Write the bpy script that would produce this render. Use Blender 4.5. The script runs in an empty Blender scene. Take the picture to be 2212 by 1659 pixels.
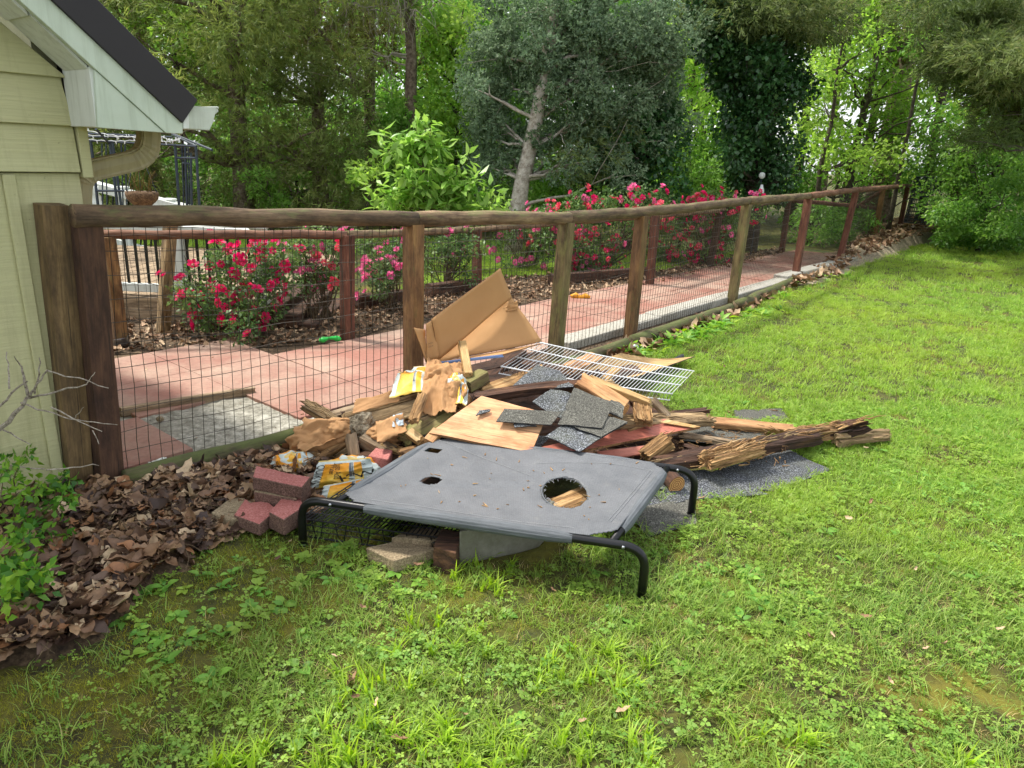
import bpy, bmesh, math, random
import numpy as np
from mathutils import Vector, Matrix, Euler, noise as mnoise

random.seed(11); RNG = np.random.default_rng(11)
S = bpy.context.scene
COL = S.collection

# ------------------------------------------------------------------ camera
F_PX, IMG_W, IMG_H, CAM_H = 1534.0, 2212.0, 1659.0, 1.5     # measured on a 2212 px wide print of the photograph
PITCH, ROLL = math.radians(17.8), math.radians(2.6)
FW = Vector((0, math.cos(PITCH), -math.sin(PITCH)))
UP0 = Vector((0, math.sin(PITCH), math.cos(PITCH)))
RT = Vector((1, 0, 0)) * math.cos(ROLL) + UP0 * math.sin(ROLL)
UPV = UP0 * math.cos(ROLL) - Vector((1, 0, 0)) * math.sin(ROLL)
EYE = Vector((0, 0, CAM_H))
cam_data = bpy.data.cameras.new('camera'); cam = bpy.data.objects.new('camera', cam_data); COL.objects.link(cam)
cm = Matrix.Identity(4)
for i in range(3):
    cm[i][0] = RT[i]; cm[i][1] = UPV[i]; cm[i][2] = -FW[i]; cm[i][3] = EYE[i]
cam.matrix_world = cm
cam_data.sensor_fit = 'HORIZONTAL'; cam_data.sensor_width = 36.0
cam_data.lens = 36.0 * F_PX / IMG_W
cam_data.clip_start = 0.05; cam_data.clip_end = 600
S.camera = cam

# ------------------------------------------------------------------ light
SUN_DIR = Vector((-0.46, 0.20, 0.86)).normalized()           # towards the sun
elev = math.asin(SUN_DIR.z); azim = math.atan2(SUN_DIR.x, SUN_DIR.y)
world = bpy.data.worlds.new('World'); S.world = world; world.use_nodes = True
wn = world.node_tree; wn.nodes.clear()
sky = wn.nodes.new('ShaderNodeTexSky'); sky.sky_type = 'NISHITA'; sky.sun_disc = False
sky.sun_elevation = elev; sky.sun_rotation = azim; sky.air_density = 1.0; sky.dust_density = 4.0; sky.ozone_density = 1.0
veil = wn.nodes.new('ShaderNodeMix'); veil.data_type = 'RGBA'; veil.inputs[0].default_value = 0.55
veil.inputs[7].default_value = (9.0, 9.2, 9.4, 1)            # thin bright cloud over the whole sky
bg = wn.nodes.new('ShaderNodeBackground'); bg.inputs[1].default_value = 0.125
wo = wn.nodes.new('ShaderNodeOutputWorld')
wn.links.new(sky.outputs[0], veil.inputs[6]); wn.links.new(veil.outputs[2], bg.inputs[0]); wn.links.new(bg.outputs[0], wo.inputs[0])
sd = bpy.data.lights.new('sun', 'SUN'); sun = bpy.data.objects.new('sun', sd); COL.objects.link(sun)
sd.energy = 3.3; sd.angle = math.radians(6.0); sd.color = (1.0, 0.955, 0.87)
sun.rotation_euler = SUN_DIR.to_track_quat('Z', 'Y').to_euler()
S.view_settings.view_transform = 'Standard'; S.view_settings.look = 'None'
S.view_settings.exposure = 0.74; S.view_settings.gamma = 1.0; S.view_settings.use_curve_mapping = False
S.cycles.max_bounces = 6; S.cycles.diffuse_bounces = 3; S.cycles.glossy_bounces = 2
S.cycles.transmission_bounces = 4; S.cycles.transparent_max_bounces = 6
S.cycles.caustics_reflective = False; S.cycles.caustics_refractive = False
S.cycles.use_adaptive_sampling = True; S.cycles.adaptive_threshold = 0.03
S.cycles.use_denoising = True; S.cycles.denoiser = 'OPENIMAGEDENOISE'
S.cycles.denoising_prefilter = 'ACCURATE'; S.cycles.denoising_input_passes = 'RGB_ALBEDO_NORMAL'
S.render.film_transparent = False

# ------------------------------------------------------------------ measuring: print pixel -> place in the world
def ray(px, py): return FW * F_PX + RT * (px - IMG_W / 2) - UPV * (py - IMG_H / 2)
def spot(px, py, z=0.0):                       # on the level plane z
    d = ray(px, py); return EYE + d * ((z - CAM_H) / d.z)
def spoty(px, py, y):                          # at distance y
    d = ray(px, py); return EYE + d * (y / d.y)
def spotp(px, py, P, N):                       # on any plane
    d = ray(px, py); return EYE + d * ((P - EYE).dot(N) / d.dot(N))
def V(*a): return Vector(a)
def hexc(s):
    s = s.lstrip('#'); c = [int(s[i:i + 2], 16) / 255 for i in (0, 2, 4)]
    return tuple(x / 12.92 if x <= .04045 else ((x + .055) / 1.055) ** 2.4 for x in c) + (1,)

# ------------------------------------------------------------------ objects
WM = {}
def world_of(o): return WM.get(o.name, Matrix.Identity(4))
def put(o, parent=None, M=None):
    COL.objects.link(o)
    M = M or Matrix.Identity(4)
    if parent is not None:
        o.parent = parent; o.matrix_parent_inverse = world_of(parent).inverted()
    o.matrix_basis = M; WM[o.name] = M
    return o
def tag(o, label=None, cat=None, group=None, kind=None):
    if label: o['label'] = label
    if cat: o['category'] = cat
    if group: o['group'] = group
    if kind: o['kind'] = kind
    return o
def thing(name, loc, label, cat, group=None):
    o = bpy.data.objects.new(name, None); o.empty_display_size = .1
    put(o, None, Matrix.Translation(Vector(loc))); return tag(o, label, cat, group)
def mesh(name, vs, fs, mat=None, smooth=False):
    me = bpy.data.meshes.new(name); me.from_pydata([tuple(v) for v in vs], [], fs)
    if mat: me.materials.append(mat)
    if smooth: me.polygons.foreach_set('use_smooth', [True] * len(me.polygons))
    me.update(); return me
def obj(name, me, parent=None, M=None): return put(bpy.data.objects.new(name, me), parent, M)
def solid(name, vs, fs, mat, parent=None, M=None, smooth=False): return obj(name, mesh(name, vs, fs, mat, smooth), parent, M)
def npmesh(name, vs, quads, mat, var=None, smooth=False, k=4):
    """a big mesh from arrays: vs (n,3), quads (m,k)"""
    me = bpy.data.meshes.new(name); n, m = len(vs), len(quads)
    me.vertices.add(n); me.vertices.foreach_set('co', np.ascontiguousarray(vs, dtype=np.float32).ravel())
    me.loops.add(m * k); me.loops.foreach_set('vertex_index', np.ascontiguousarray(quads, dtype=np.int32).ravel())
    me.polygons.add(m); me.polygons.foreach_set('loop_start', np.arange(0, m * k, k, dtype=np.int32))
    me.polygons.foreach_set('loop_total', np.full(m, k, dtype=np.int32))
    if smooth: me.polygons.foreach_set('use_smooth', np.ones(m, dtype=bool))
    if var is not None:
        a = me.attributes.new('var', 'FLOAT', 'POINT'); a.data.foreach_set('value', np.ascontiguousarray(var, dtype=np.float32))
    if mat: me.materials.append(mat)
    me.update(calc_edges=True); return me
def frame(o, x, up=V(0, 0, 1)):
    x = x.normalized(); y = up.cross(x)
    if y.length < 1e-4: y = V(0, 1, 0).cross(x)
    y.normalize(); z = x.cross(y)
    M = Matrix.Identity(4)
    for i in range(3): M[i][0] = x[i]; M[i][1] = y[i]; M[i][2] = z[i]; M[i][3] = o[i]
    return M
def nz(x, y=0., z=0.): return mnoise.noise(V(x, y, z))

# ------------------------------------------------------------------ shapes
def box_data(x0, x1, y0, y1, z0, z1):
    vs = [(x, y, z) for z in (z0, z1) for y in (y0, y1) for x in (x0, x1)]
    return vs, [(0, 2, 3, 1), (4, 5, 7, 6), (0, 1, 5, 4), (2, 6, 7, 3), (0, 4, 6, 2), (1, 3, 7, 5)]
def bevel_mesh(name, vs, fs, mat, w=.004, seg=1):
    bm = bmesh.new(); bv = [bm.verts.new(v) for v in vs]
    for f in fs: bm.faces.new([bv[i] for i in f])
    bmesh.ops.recalc_face_normals(bm, faces=bm.faces)
    if w > 0: bmesh.ops.bevel(bm, geom=list(bm.edges), offset=w, segments=seg, affect='EDGES', profile=.6)
    me = bpy.data.meshes.new(name); bm.to_mesh(me); bm.free()
    if mat: me.materials.append(mat)
    return me
def boxo(name, a, b, mat, parent=None, M=None, w=.004):
    vs, fs = box_data(a[0], b[0], a[1], b[1], a[2], b[2])
    return obj(name, bevel_mesh(name, vs, fs, mat, w), parent, M)
def tube_data(pts, rad, n=8, cap=True, wob=0., seed=0.):
    """tube along a polyline; rad is a number or one per point"""
    pts = [Vector(p) for p in pts]; m = len(pts)
    if not hasattr(rad, '__len__'): rad = [rad] * m
    vs, fs = [], []
    t = (pts[1] - pts[0]).normalized()
    u = t.orthogonal().normalized()
    for i, p in enumerate(pts):
        if i == 0: d = pts[1] - pts[0]
        elif i == m - 1: d = pts[-1] - pts[-2]
        else: d = (pts[i + 1] - pts[i]).normalized() + (pts[i] - pts[i - 1]).normalized()
        d.normalize(); u = (u - d * u.dot(d)).normalized(); w = d.cross(u)
        for k in range(n):
            a = 2 * math.pi * k / n; r = rad[i]
            if wob: r *= 1 + wob * nz(math.cos(a) * 1.7 + seed, math.sin(a) * 1.7, i * .45 + seed)
            vs.append(p + (u * math.cos(a) + w * math.sin(a)) * r)
    for i in range(m - 1):
        for k in range(n):
            k2 = (k + 1) % n; fs.append((i * n + k, i * n + k2, (i + 1) * n + k2, (i + 1) * n + k))
    if cap: fs.append(tuple(range(n - 1, -1, -1))); fs.append(tuple((m - 1) * n + k for k in range(n)))
    return vs, fs
def join(*ds):
    V_, F_ = [], []
    for vs, fs in ds:
        o = len(V_); V_ += list(vs); F_ += [tuple(i + o for i in f) for f in fs]
    return V_, F_
def tubeo(name, pts, rad, mat, parent=None, n=8, wob=0., seed=0., smooth=True):
    vs, fs = tube_data(pts, rad, n, True, wob, seed); return solid(name, vs, fs, mat, parent, None, smooth)
def arc(a, b, c, n=6):
    """points rounding the corner b between a and c (quadratic)"""
    return [a.lerp(b, t).lerp(b.lerp(c, t), t) for t in [i / n for i in range(n + 1)]]

def timber(name, p0, p1, w, h, mat, rough=0., jag=(0., 0.), roll=0., parent=None, bend=0., seed=None, taper=1., step=.035, per=5):
    """a board, beam or broken stick from p0 to p1; grain runs along its own x"""
    p0, p1 = Vector(p0), Vector(p1); L = (p1 - p0).length
    sd_ = random.random() * 90 if seed is None else seed
    M = frame(p0, p1 - p0) @ Matrix.Rotation(roll, 4, 'X')
    if rough <= 0 and jag == (0., 0.) and bend == 0:
        vs, fs = box_data(0, L, -w / 2, w / 2, -h / 2, h / 2)
        return obj(name, bevel_mesh(name, vs, fs, mat, min(w, h) * .06), parent, M)
    nx = max(3, int(L / step)); prof = []
    for k in range(per): prof.append((-.5 + k / per, -.5))
    for k in range(per): prof.append((.5, -.5 + k / per))
    for k in range(per): prof.append((.5 - k / per, .5))
    for k in range(per): prof.append((-.5, .5 - k / per))
    n = len(prof); vs = []
    jo = [(random.random() ** 1.5, random.random() ** 1.5) for _ in range(n)]
    for i in range(nx + 1):
        t = i / nx; tp = 1 + (taper - 1) * t
        for k, (a, b) in enumerate(prof):
            x = L * t
            e0 = max(0, 1 - t * nx / 3.); e1 = max(0, 1 - (1 - t) * nx / 3.)
            x += e0 * jag[0] * jo[k][0] - e1 * jag[1] * jo[k][1]
            ln = math.hypot(a, b); cr = .93 if abs(a) + abs(b) > .95 else 1.
            d = 1 + 0 * ln
            q = nz(x * 5 + sd_, a * 9, b * 9) * .7 + nz(x * 1.6 + sd_, a * 3.1, b * 3.1 + 7) * .9 + nz(x * 16 + sd_, a * 26, b * 26) * .4
            dd = rough * q
            ry, rz = a * w * cr * tp, b * h * cr * tp
            nn = V(0, a, b).normalized()
            vs.append(V(x, ry + nn.y * dd, rz + nn.z * dd + bend * math.sin(math.pi * t)))
    fs = []
    for i in range(nx):
        for k in range(n):
            k2 = (k + 1) % n; fs.append((i * n + k, i * n + k2, (i + 1) * n + k2, (i + 1) * n + k))
    c0 = len(vs); vs.append(V(jag[0] * .4, 0, 0)); vs.append(V(L - jag[1] * .4, 0, bend * 0))
    for k in range(n):
        k2 = (k + 1) % n; fs.append((c0, k2, k)); fs.append((c0 + 1, nx * n + k, nx * n + k2))
    return solid(name, vs, fs, mat, parent, M)

def patch(c, disp=None, N=None):
    """bilinear surface through four corners; returns S(u,v) in world space"""
    c = [Vector(p) for p in c]
    nrm = (c[1] - c[0]).cross(c[3] - c[0]).normalized() if N is None else N
    def Sf(u, v):
        p = c[0].lerp(c[1], u).lerp(c[3].lerp(c[2], u), v)
        return p + nrm * (disp(u, v) if disp else 0)
    return Sf, nrm
def sheet(name, c, thick, mat, nu=8, nv=8, disp=None, jag=0., parent=None, holes=None, smooth=False, side_mat=None, seed=None):
    """a thin piece with real thickness between four corners (order around), uv = (u,v)"""
    Sf, nrm = patch(c, disp); c = [Vector(p) for p in c]
    sd_ = random.random() * 50 if seed is None else seed
    M = frame(c[0], c[1] - c[0], nrm); Mi = M.inverted(); vs, fs, uv = [], [], []
    for side in (0, 1):
        for j in range(nv + 1):
            for i in range(nu + 1):
                u, v = i / nu, j / nv
                if jag:
                    if i in (0, nu): u += jag * (nz(v * 9 + sd_, u * 3) + .6 * nz(v * 31 + sd_, 5)) * (1 if i else 1)
                    if j in (0, nv): v += jag * (nz(u * 9 + sd_, v * 3, 9) + .6 * nz(u * 31 + sd_, 8))
                p = Sf(u, v) - nrm * (thick * side); vs.append(Mi @ p); uv.append((u, v))
    n1 = (nu + 1) * (nv + 1); idx = lambda i, j, s: s * n1 + j * (nu + 1) + i
    keep = set()
    for j in range(nv):
        for i in range(nu):
            if holes and holes((i + .5) / nu, (j + .5) / nv): continue
            keep.add((i, j))
    side_faces = []
    for (i, j) in keep:
        fs.append((idx(i, j, 0), idx(i + 1, j, 0), idx(i + 1, j + 1, 0), idx(i, j + 1, 0)))
        fs.append((idx(i, j, 1), idx(i, j + 1, 1), idx(i + 1, j + 1, 1), idx(i + 1, j, 1)))
        for (a, b, nb) in (((i, j), (i + 1, j), (i, j - 1)), ((i + 1, j), (i + 1, j + 1), (i + 1, j)), ((i + 1, j + 1), (i, j + 1), (i, j + 1)), ((i, j + 1), (i, j), (i - 1, j))):
            if nb not in keep:
                side_faces.append(len(fs)); fs.append((idx(*a, 0), idx(*a, 1), idx(*b, 1), idx(*b, 0)))
    me = mesh(name, vs, fs, mat, smooth)
    ul = me.uv_layers.new(name='UVMap'); li = np.zeros(len(me.loops), dtype=np.int32); me.loops.foreach_get('vertex_index', li)
    ul.data.foreach_set('uv', np.array(uv, dtype=np.float32)[li].ravel())
    if side_mat:
        me.materials.append(side_mat)
        for i in side_faces: me.polygons[i].material_index = 1
    return obj(name, me, parent, M), Sf, nrm
def prism(name, pts2, P, X, Y, depth, mat, parent=None, w=0.):
    """polygon pts2 (x,y) in the plane P,X,Y pushed back by depth along X x Y reversed"""
    N = X.cross(Y).normalized(); n = len(pts2)
    a = [P + X * x + Y * y for x, y in pts2]; b = [p - N * depth for p in a]
    fs = [tuple(range(n)), tuple(range(2 * n - 1, n - 1, -1))] + [(i, i + n, (i + 1) % n + n, (i + 1) % n) for i in range(n)]
    c = P; M = frame(P, X, N); Mi = M.inverted()
    return obj(name, bevel_mesh(name, [Mi @ v for v in a + b], fs, mat, w), parent, M)
def inpoly(xy, poly):
    x, y = xy[:, 0], xy[:, 1]; r = np.zeros(len(xy), bool); n = len(poly); j = n - 1
    for i in range(n):
        xi, yi = poly[i][0], poly[i][1]; xj, yj = poly[j][0], poly[j][1]
        c = ((yi > y) != (yj > y)) & (x < (xj - xi) * (y - yi) / (yj - yi + 1e-12) + xi); r ^= c; j = i
    return r
def ground_poly(pts): return [tuple(spot(x, y)[:2]) for x, y in pts]
# ------------------------------------------------------------------ materials
def newmat(name):
    m = bpy.data.materials.new(name); m.use_nodes = True; nt = m.node_tree
    return m, nt, nt.nodes['Principled BSDF'], nt.nodes['Material Output']
def N_(nt, t, **k):
    n = nt.nodes.new(t)
    for a, b in k.items(): setattr(n, a, b)
    return n
def L_(nt, a, b): nt.links.new(a, b)
def tc(nt, kind='Object', scale=(1, 1, 1), jitter=True):
    if kind == 'World': src = N_(nt, 'ShaderNodeNewGeometry').outputs['Position']
    else: src = N_(nt, 'ShaderNodeTexCoord').outputs[kind]
    if kind == 'Object' and jitter:
        oi = N_(nt, 'ShaderNodeObjectInfo'); mu = N_(nt, 'ShaderNodeMath', operation='MULTIPLY'); mu.inputs[1].default_value = 37.
        L_(nt, oi.outputs['Random'], mu.inputs[0]); ad = N_(nt, 'ShaderNodeVectorMath', operation='ADD')
        L_(nt, src, ad.inputs[0]); L_(nt, mu.outputs[0], ad.inputs[1]); src = ad.outputs[0]
    mp = N_(nt, 'ShaderNodeMapping'); mp.inputs['Scale'].default_value = scale; L_(nt, src, mp.inputs[0]); return mp.outputs[0]
def nzn(nt, vec, scale, detail=4, rough=.6, dist=0.):
    n = N_(nt, 'ShaderNodeTexNoise'); n.inputs['Scale'].default_value = scale; n.inputs['Detail'].default_value = detail
    n.inputs['Roughness'].default_value = rough; n.inputs['Distortion'].default_value = dist
    L_(nt, vec, n.inputs['Vector']); return n.outputs['Fac']
def ramp(nt, fac, stops, interp='LINEAR'):
    r = N_(nt, 'ShaderNodeValToRGB'); e = r.color_ramp.elements; r.color_ramp.interpolation = interp
    while len(e) < len(stops): e.new(.5)
    for i, (p, c) in enumerate(stops):
        e[i].position = p; e[i].color = c if isinstance(c, tuple) else ((c, c, c, 1) if not isinstance(c, str) else hexc(c))
    L_(nt, fac, r.inputs[0]); return r.outputs[0]
def mixc(nt, fac, a, b, mode='MIX'):
    m = N_(nt, 'ShaderNodeMix', data_type='RGBA', blend_type=mode)
    for s, v in ((m.inputs[0], fac), (m.inputs[6], a), (m.inputs[7], b)):
        if hasattr(v, 'is_linked') or hasattr(v, 'node'): L_(nt, v, s)
        elif isinstance(v, str): s.default_value = hexc(v)
        else: s.default_value = v
    return m.outputs[2]
def math_(nt, op, a, b=None, c=None):
    m = N_(nt, 'ShaderNodeMath', operation=op)
    for i, v in enumerate((a, b, c)):
        if v is None: continue
        if hasattr(v, 'node'): L_(nt, v, m.inputs[i])
        else: m.inputs[i].default_value = v
    return m.outputs[0]
def bump(nt, bs, h, strength=.4, dist=.01):
    b = N_(nt, 'ShaderNodeBump'); b.inputs['Strength'].default_value = strength; b.inputs['Distance'].default_value = dist
    L_(nt, h, b.inputs['Height']); L_(nt, b.outputs[0], bs.inputs['Normal'])
def objvar(nt, col, amt=.25):
    oi = N_(nt, 'ShaderNodeObjectInfo'); f = math_(nt, 'MULTIPLY_ADD', oi.outputs['Random'], amt * 2, 1 - amt)
    h = N_(nt, 'ShaderNodeHueSaturation'); L_(nt, f, h.inputs['Value']); L_(nt, col, h.inputs['Color']); return h.outputs[0]

def wood(name, a, b, c, grain=9., rough=.8, bmp=.5, moss=None, mossamt=.5, var=.18, ring=False, stain=None):
    m, nt, bs, _ = newmat(name)
    v = tc(nt, 'Object', (1.1, grain, grain)); f = nzn(nt, v, 3.2, 6, .65, .35)
    col = ramp(nt, f, [(.28, a), (.52, b), (.75, c)])
    v2 = tc(nt, 'Object', (3., 60, 60)); f2 = nzn(nt, v2, 2.2, 3, .6)
    col = mixc(nt, .55, col, ramp(nt, f2, [(.3, .45), (.6, 1.)]), 'MULTIPLY')
    fc = nzn(nt, tc(nt, 'Object', (.55, 24, 24)), 3.1, 2, .5, .2); col = mixc(nt, ramp(nt, fc, [(.30, .75), (.36, 0.)]), col, '#2a2018')
    v3 = tc(nt, 'Object', (1, 2.5, 2.5)); f3 = nzn(nt, v3, 4.5, 5, .7)
    col = mixc(nt, .7, col, ramp(nt, f3, [(.32, stain or '#6b5a48'), (.55, '#ffffff')]), 'MULTIPLY')
    if moss:
        g = N_(nt, 'ShaderNodeNewGeometry'); sx = N_(nt, 'ShaderNodeSeparateXYZ'); L_(nt, g.outputs['Normal'], sx.inputs[0])
        fm = nzn(nt, tc(nt, 'Object', (1.2, 4, 4)), 5, 6, .7)
        up = math_(nt, 'MULTIPLY_ADD', sx.outputs[2], .12, fm)
        col = mixc(nt, ramp(nt, up, [(.62 - mossamt * .2, 0.), (.78 - mossamt * .15, .85)]), col, moss)
    col = objvar(nt, col, var); L_(nt, col, bs.inputs['Base Color']); bs.inputs['Roughness'].default_value = rough
    bump(nt, bs, math_(nt, 'ADD', f, f2), bmp, .006); return m
def speckle(name, base, dark, light, scale=180, rough=.9, bmp=.5, blotch=None, amt=.5, var=.12, coords='Object', rough_n=.75):
    m, nt, bs, _ = newmat(name); v = tc(nt, coords)
    f = nzn(nt, v, scale, 3, rough_n)
    col = ramp(nt, f, [(.3, dark), (.5, base), (.7, light)])
    f2 = nzn(nt, v, scale * .06, 5, .65)
    if blotch: col = mixc(nt, ramp(nt, f2, [(.4, 0.), (.7, amt)]), col, blotch)
    else: col = mixc(nt, .6, col, ramp(nt, f2, [(.3, .55), (.6, 1.)]), 'MULTIPLY')
    L_(nt, objvar(nt, col, var), bs.inputs['Base Color']); bs.inputs['Roughness'].default_value = rough
    bump(nt, bs, f, bmp, .003); return m
def plain(name, c, rough=.5, metal=0., nsc=6., amt=.35, bmp=.0, dirt='#5a5346', coords='Object', streak=False):
    m, nt, bs, _ = newmat(name); v = tc(nt, coords); f = nzn(nt, v, nsc, 6, .7)
    col = mixc(nt, ramp(nt, f, [(.42, 0.), (.8, amt)]), c if isinstance(c, tuple) else hexc(c), dirt)
    L_(nt, col, bs.inputs['Base Color']); bs.inputs['Roughness'].default_value = rough; bs.inputs['Metallic'].default_value = metal
    if streak: fs_ = nzn(nt, tc(nt, 'World', (11, 11, .8)), 2.2, 5, .7); col2 = mixc(nt, ramp(nt, fs_, [(.48, 0.), (.78, .55)]), col, dirt); L_(nt, col2, bs.inputs['Base Color'])
    if bmp: bump(nt, bs, nzn(nt, v, nsc * 12, 3), bmp, .002)
    return m
def leafmat(name, cols, trans=.45, rough=.5, patchy=None, pscale=.5, spec=.3, objr=.15):
    """cols: colour stops over the per-leaf value; light shines through the blade"""
    m, nt, bs, out = newmat(name); at = N_(nt, 'ShaderNodeAttribute', attribute_name='var')
    n = len(cols); col = ramp(nt, at.outputs['Fac'], [(i / (n - 1), c) for i, c in enumerate(cols)])
    if patchy:
        f = nzn(nt, tc(nt, 'World'), pscale, 4, .6); col = mixc(nt, ramp(nt, f, [(.38, 0.), (.66, .8)]), col, patchy)
    if objr: col = objvar(nt, col, objr)
    L_(nt, col, bs.inputs['Base Color']); bs.inputs['Roughness'].default_value = rough; bs.inputs['Specular IOR Level'].default_value = spec
    tr = N_(nt, 'ShaderNodeBsdfTranslucent'); hs = N_(nt, 'ShaderNodeHueSaturation'); hs.inputs['Saturation'].default_value = 1.1; hs.inputs['Value'].default_value = 1.25
    L_(nt, col, hs.inputs['Color']); L_(nt, hs.outputs[0], tr.inputs[0])
    mx = N_(nt, 'ShaderNodeMixShader'); mx.inputs[0].default_value = trans
    L_(nt, bs.outputs[0], mx.inputs[1]); L_(nt, tr.outputs[0], mx.inputs[2]); L_(nt, mx.outputs[0], out.inputs[0]); return m

MT = {}
MT['log'] = wood('log_rail_wood', '#4d3f30', '#80684e', '#a08a6a', 7, .85, .6, '#6f7142', .3)
MT['log_red'] = wood('log_rail_red', '#5a3a2a', '#87604a', '#a07a62', 7, .85, .6)
MT['log_low'] = wood('log_low_wood', '#3c3526', '#655a43', '#80745a', 7, .9, .6, '#56602f', .8)
MT['post'] = wood('post_wood', '#5a4029', '#86633f', '#a5824f', 6, .85, .5, '#6b6a3c', .3)
MT['post_dark'] = wood('post_dark_wood', '#3a281d', '#543a29', '#6c4d37', 6, .85, .5)
MT['post_red'] = wood('post_red_wood', '#523226', '#764a38', '#946a52', 6, .85, .5)
MT['post_green'] = wood('post_green_wood', '#55452c', '#83704a', '#a0905e', 6, .85, .5, '#7d7a44', .7)
MT['fresh'] = wood('fresh_wood', '#b18a52', '#cfab72', '#dcc290', 7, .7, .3, stain='#ac8f66')
MT['orange'] = wood('orange_wood', '#a07048', '#c29362', '#d2ac7c', 7, .7, .3, stain='#a07a58')
MT['old'] = wood('old_wood', '#64523a', '#a08660', '#c6ac82', 9, .9, 1., stain='#54452f')
MT['grey'] = wood('grey_wood', '#6e5d48', '#a08a6e', '#c2ad90', 9, .9, .8, stain='#5c4d3d')
MT['dark'] = wood('dark_wood', '#2c1f16', '#54392a', '#7a573c', 9, .9, 1., stain='#46352a')
MT['rot'] = wood('rotten_wood', '#5a4028', '#a88254', '#d6b684', 13, .95, 1., stain='#4f3a26')
MT['bark'] = speckle('bark', '#5b5148', '#2c2620', '#8b8378', 26, .95, 1., amt=.5)
MT['ply'] = wood('plywood_face', '#c88f62', '#dba87a', '#e4b88c', 3, .7, .15, stain='#c4906a', var=.03)
MT['ply_edge'] = wood('plywood_edge', '#6a4a2e', '#a97c50', '#c8a070', 20, .8, .4)
MT['ply_red'] = wood('red_board', '#a45a48', '#b96b57', '#cb8570', 3.5, .6, .2, stain='#a8674f', var=.03)
MT['shingle'] = speckle('shingle_granules', '#3d4044', '#0c0c0e', '#b4b9c0', 150, .95, 1., blotch='#5d5f50', amt=.5, var=.18)
MT['shingle_old'] = speckle('shingle_worn', '#54534b', '#1c1b18', '#98978d', 150, .95, 1., blotch='#42413c', amt=.6, var=.15)
MT['tar'] = plain('shingle_back', '#23252a', .7, 0, 30, .4, .3, '#4b4e55')
MT['concrete'] = speckle('concrete', '#7f7d70', '#6f6d60', '#8b897c', 30, .9, .3, blotch='#565443', amt=.75)
MT['concrete_pale'] = speckle('concrete_strip', '#a5a298', '#7d7a70', '#c0beb4', 50, .9, .4, blotch='#858070', amt=.5)  # paler concrete, the strip's own colour
MT['rough_conc'] = speckle('rough_concrete', '#9a978a', '#5f5c50', '#c6c3b6', 24, .95, 1., blotch='#6e695a', amt=.7, coords='World')
MT['lump'] = speckle('mortar_lump', '#8d8069', '#4c4233', '#b8ad97', 40, .95, 1.)
MT['brick'] = speckle('red_brick', '#a8655e', '#804a44', '#bd877f', 120, .92, .7, blotch='#8a4a45', amt=.5)
MT['brick_side'] = speckle('shaded_brick', '#6f5348', '#3e2c25', '#94796b', 150, .95, .9)  # dark brown for brick sides, their shade put into the colour
MT['paver'] = speckle('tan_paver', '#8d7c62', '#5c4f3c', '#b3a384', 130, .95, .7, blotch='#6e6048', amt=.5)
MT['roof'] = plain('roof_edge', '#231f22', .6, 0, 3, .2, .0, '#3a3436')
MT['white'] = plain('white_paint', '#dfe3dc', .5, 0, 5, .2, 0, '#8d927f', streak=True)
MT['trim'] = plain('house_trim', '#c6d2c0', .5, 0, 3, .3, 0, '#8f9a80', streak=True)
MT['gutter'] = plain('gutter_paint', '#c9d0c2', .4, 0, 9, .35, 0, '#7d8571', streak=True)
MT['spout'] = plain('downspout_paint', '#a99f78', .5, 0, 5, .3, 0, '#6f6847', streak=True)
MT['wire'] = plain('fence_wire', '#4d483f', .55, .4, 20, .6, 0, '#33281d')
MT['black'] = plain('black_metal', '#0f1012', .32, .1, 12, .25, .15, '#2b2c30')
MT['iron'] = plain('trellis_iron', '#39424c', .5, .3, 8, .4, 0, '#22282e')
MT['wire_white'] = plain('white_wire', '#eceeee', .35, 0, 10, .1)
MT['steel'] = plain('bare_steel', '#b9bcc0', .3, .9, 30, .2)
MT['card'] = plain('cardboard', '#b58a5a', .85, 0, 2.2, .35, .25, '#94693d')
MT['card_edge'] = plain('cardboard_edge', '#7f5a35', .9, 0, 60, .6, .5, '#4b321c')
MT['card_blue'] = plain('cardboard_print', '#7f9cd0', .6, 0, 4, .2)
MT['paper'] = plain('brown_paper', '#ac8256', .85, 0, 7, .55, .25, '#835c36')
MT['green_rubber'] = plain('green_rubber', '#1fc24a', .45, 0, 8, .1)
MT['yellow_toy'] = plain('orange_rubber', '#e8a21c', .5, 0, 8, .2)
MT['ink'] = plain('black_ink', '#23221f', .7, 0, 9, .2)
MT['ink_soft'] = plain('grey_ink', '#6b5741', .8, 0, 9, .2)
MT['soil'] = speckle('soil', '#54432f', '#2a1e15', '#7c6850', 30, 1., .8, coords='World')
MT['bead'] = plain('light_bulbs', '#e6e8e6', .3)
MT['coir'] = speckle('coir', '#6e543c', '#3a291b', '#947858', 40, 1., 1.)

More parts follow.
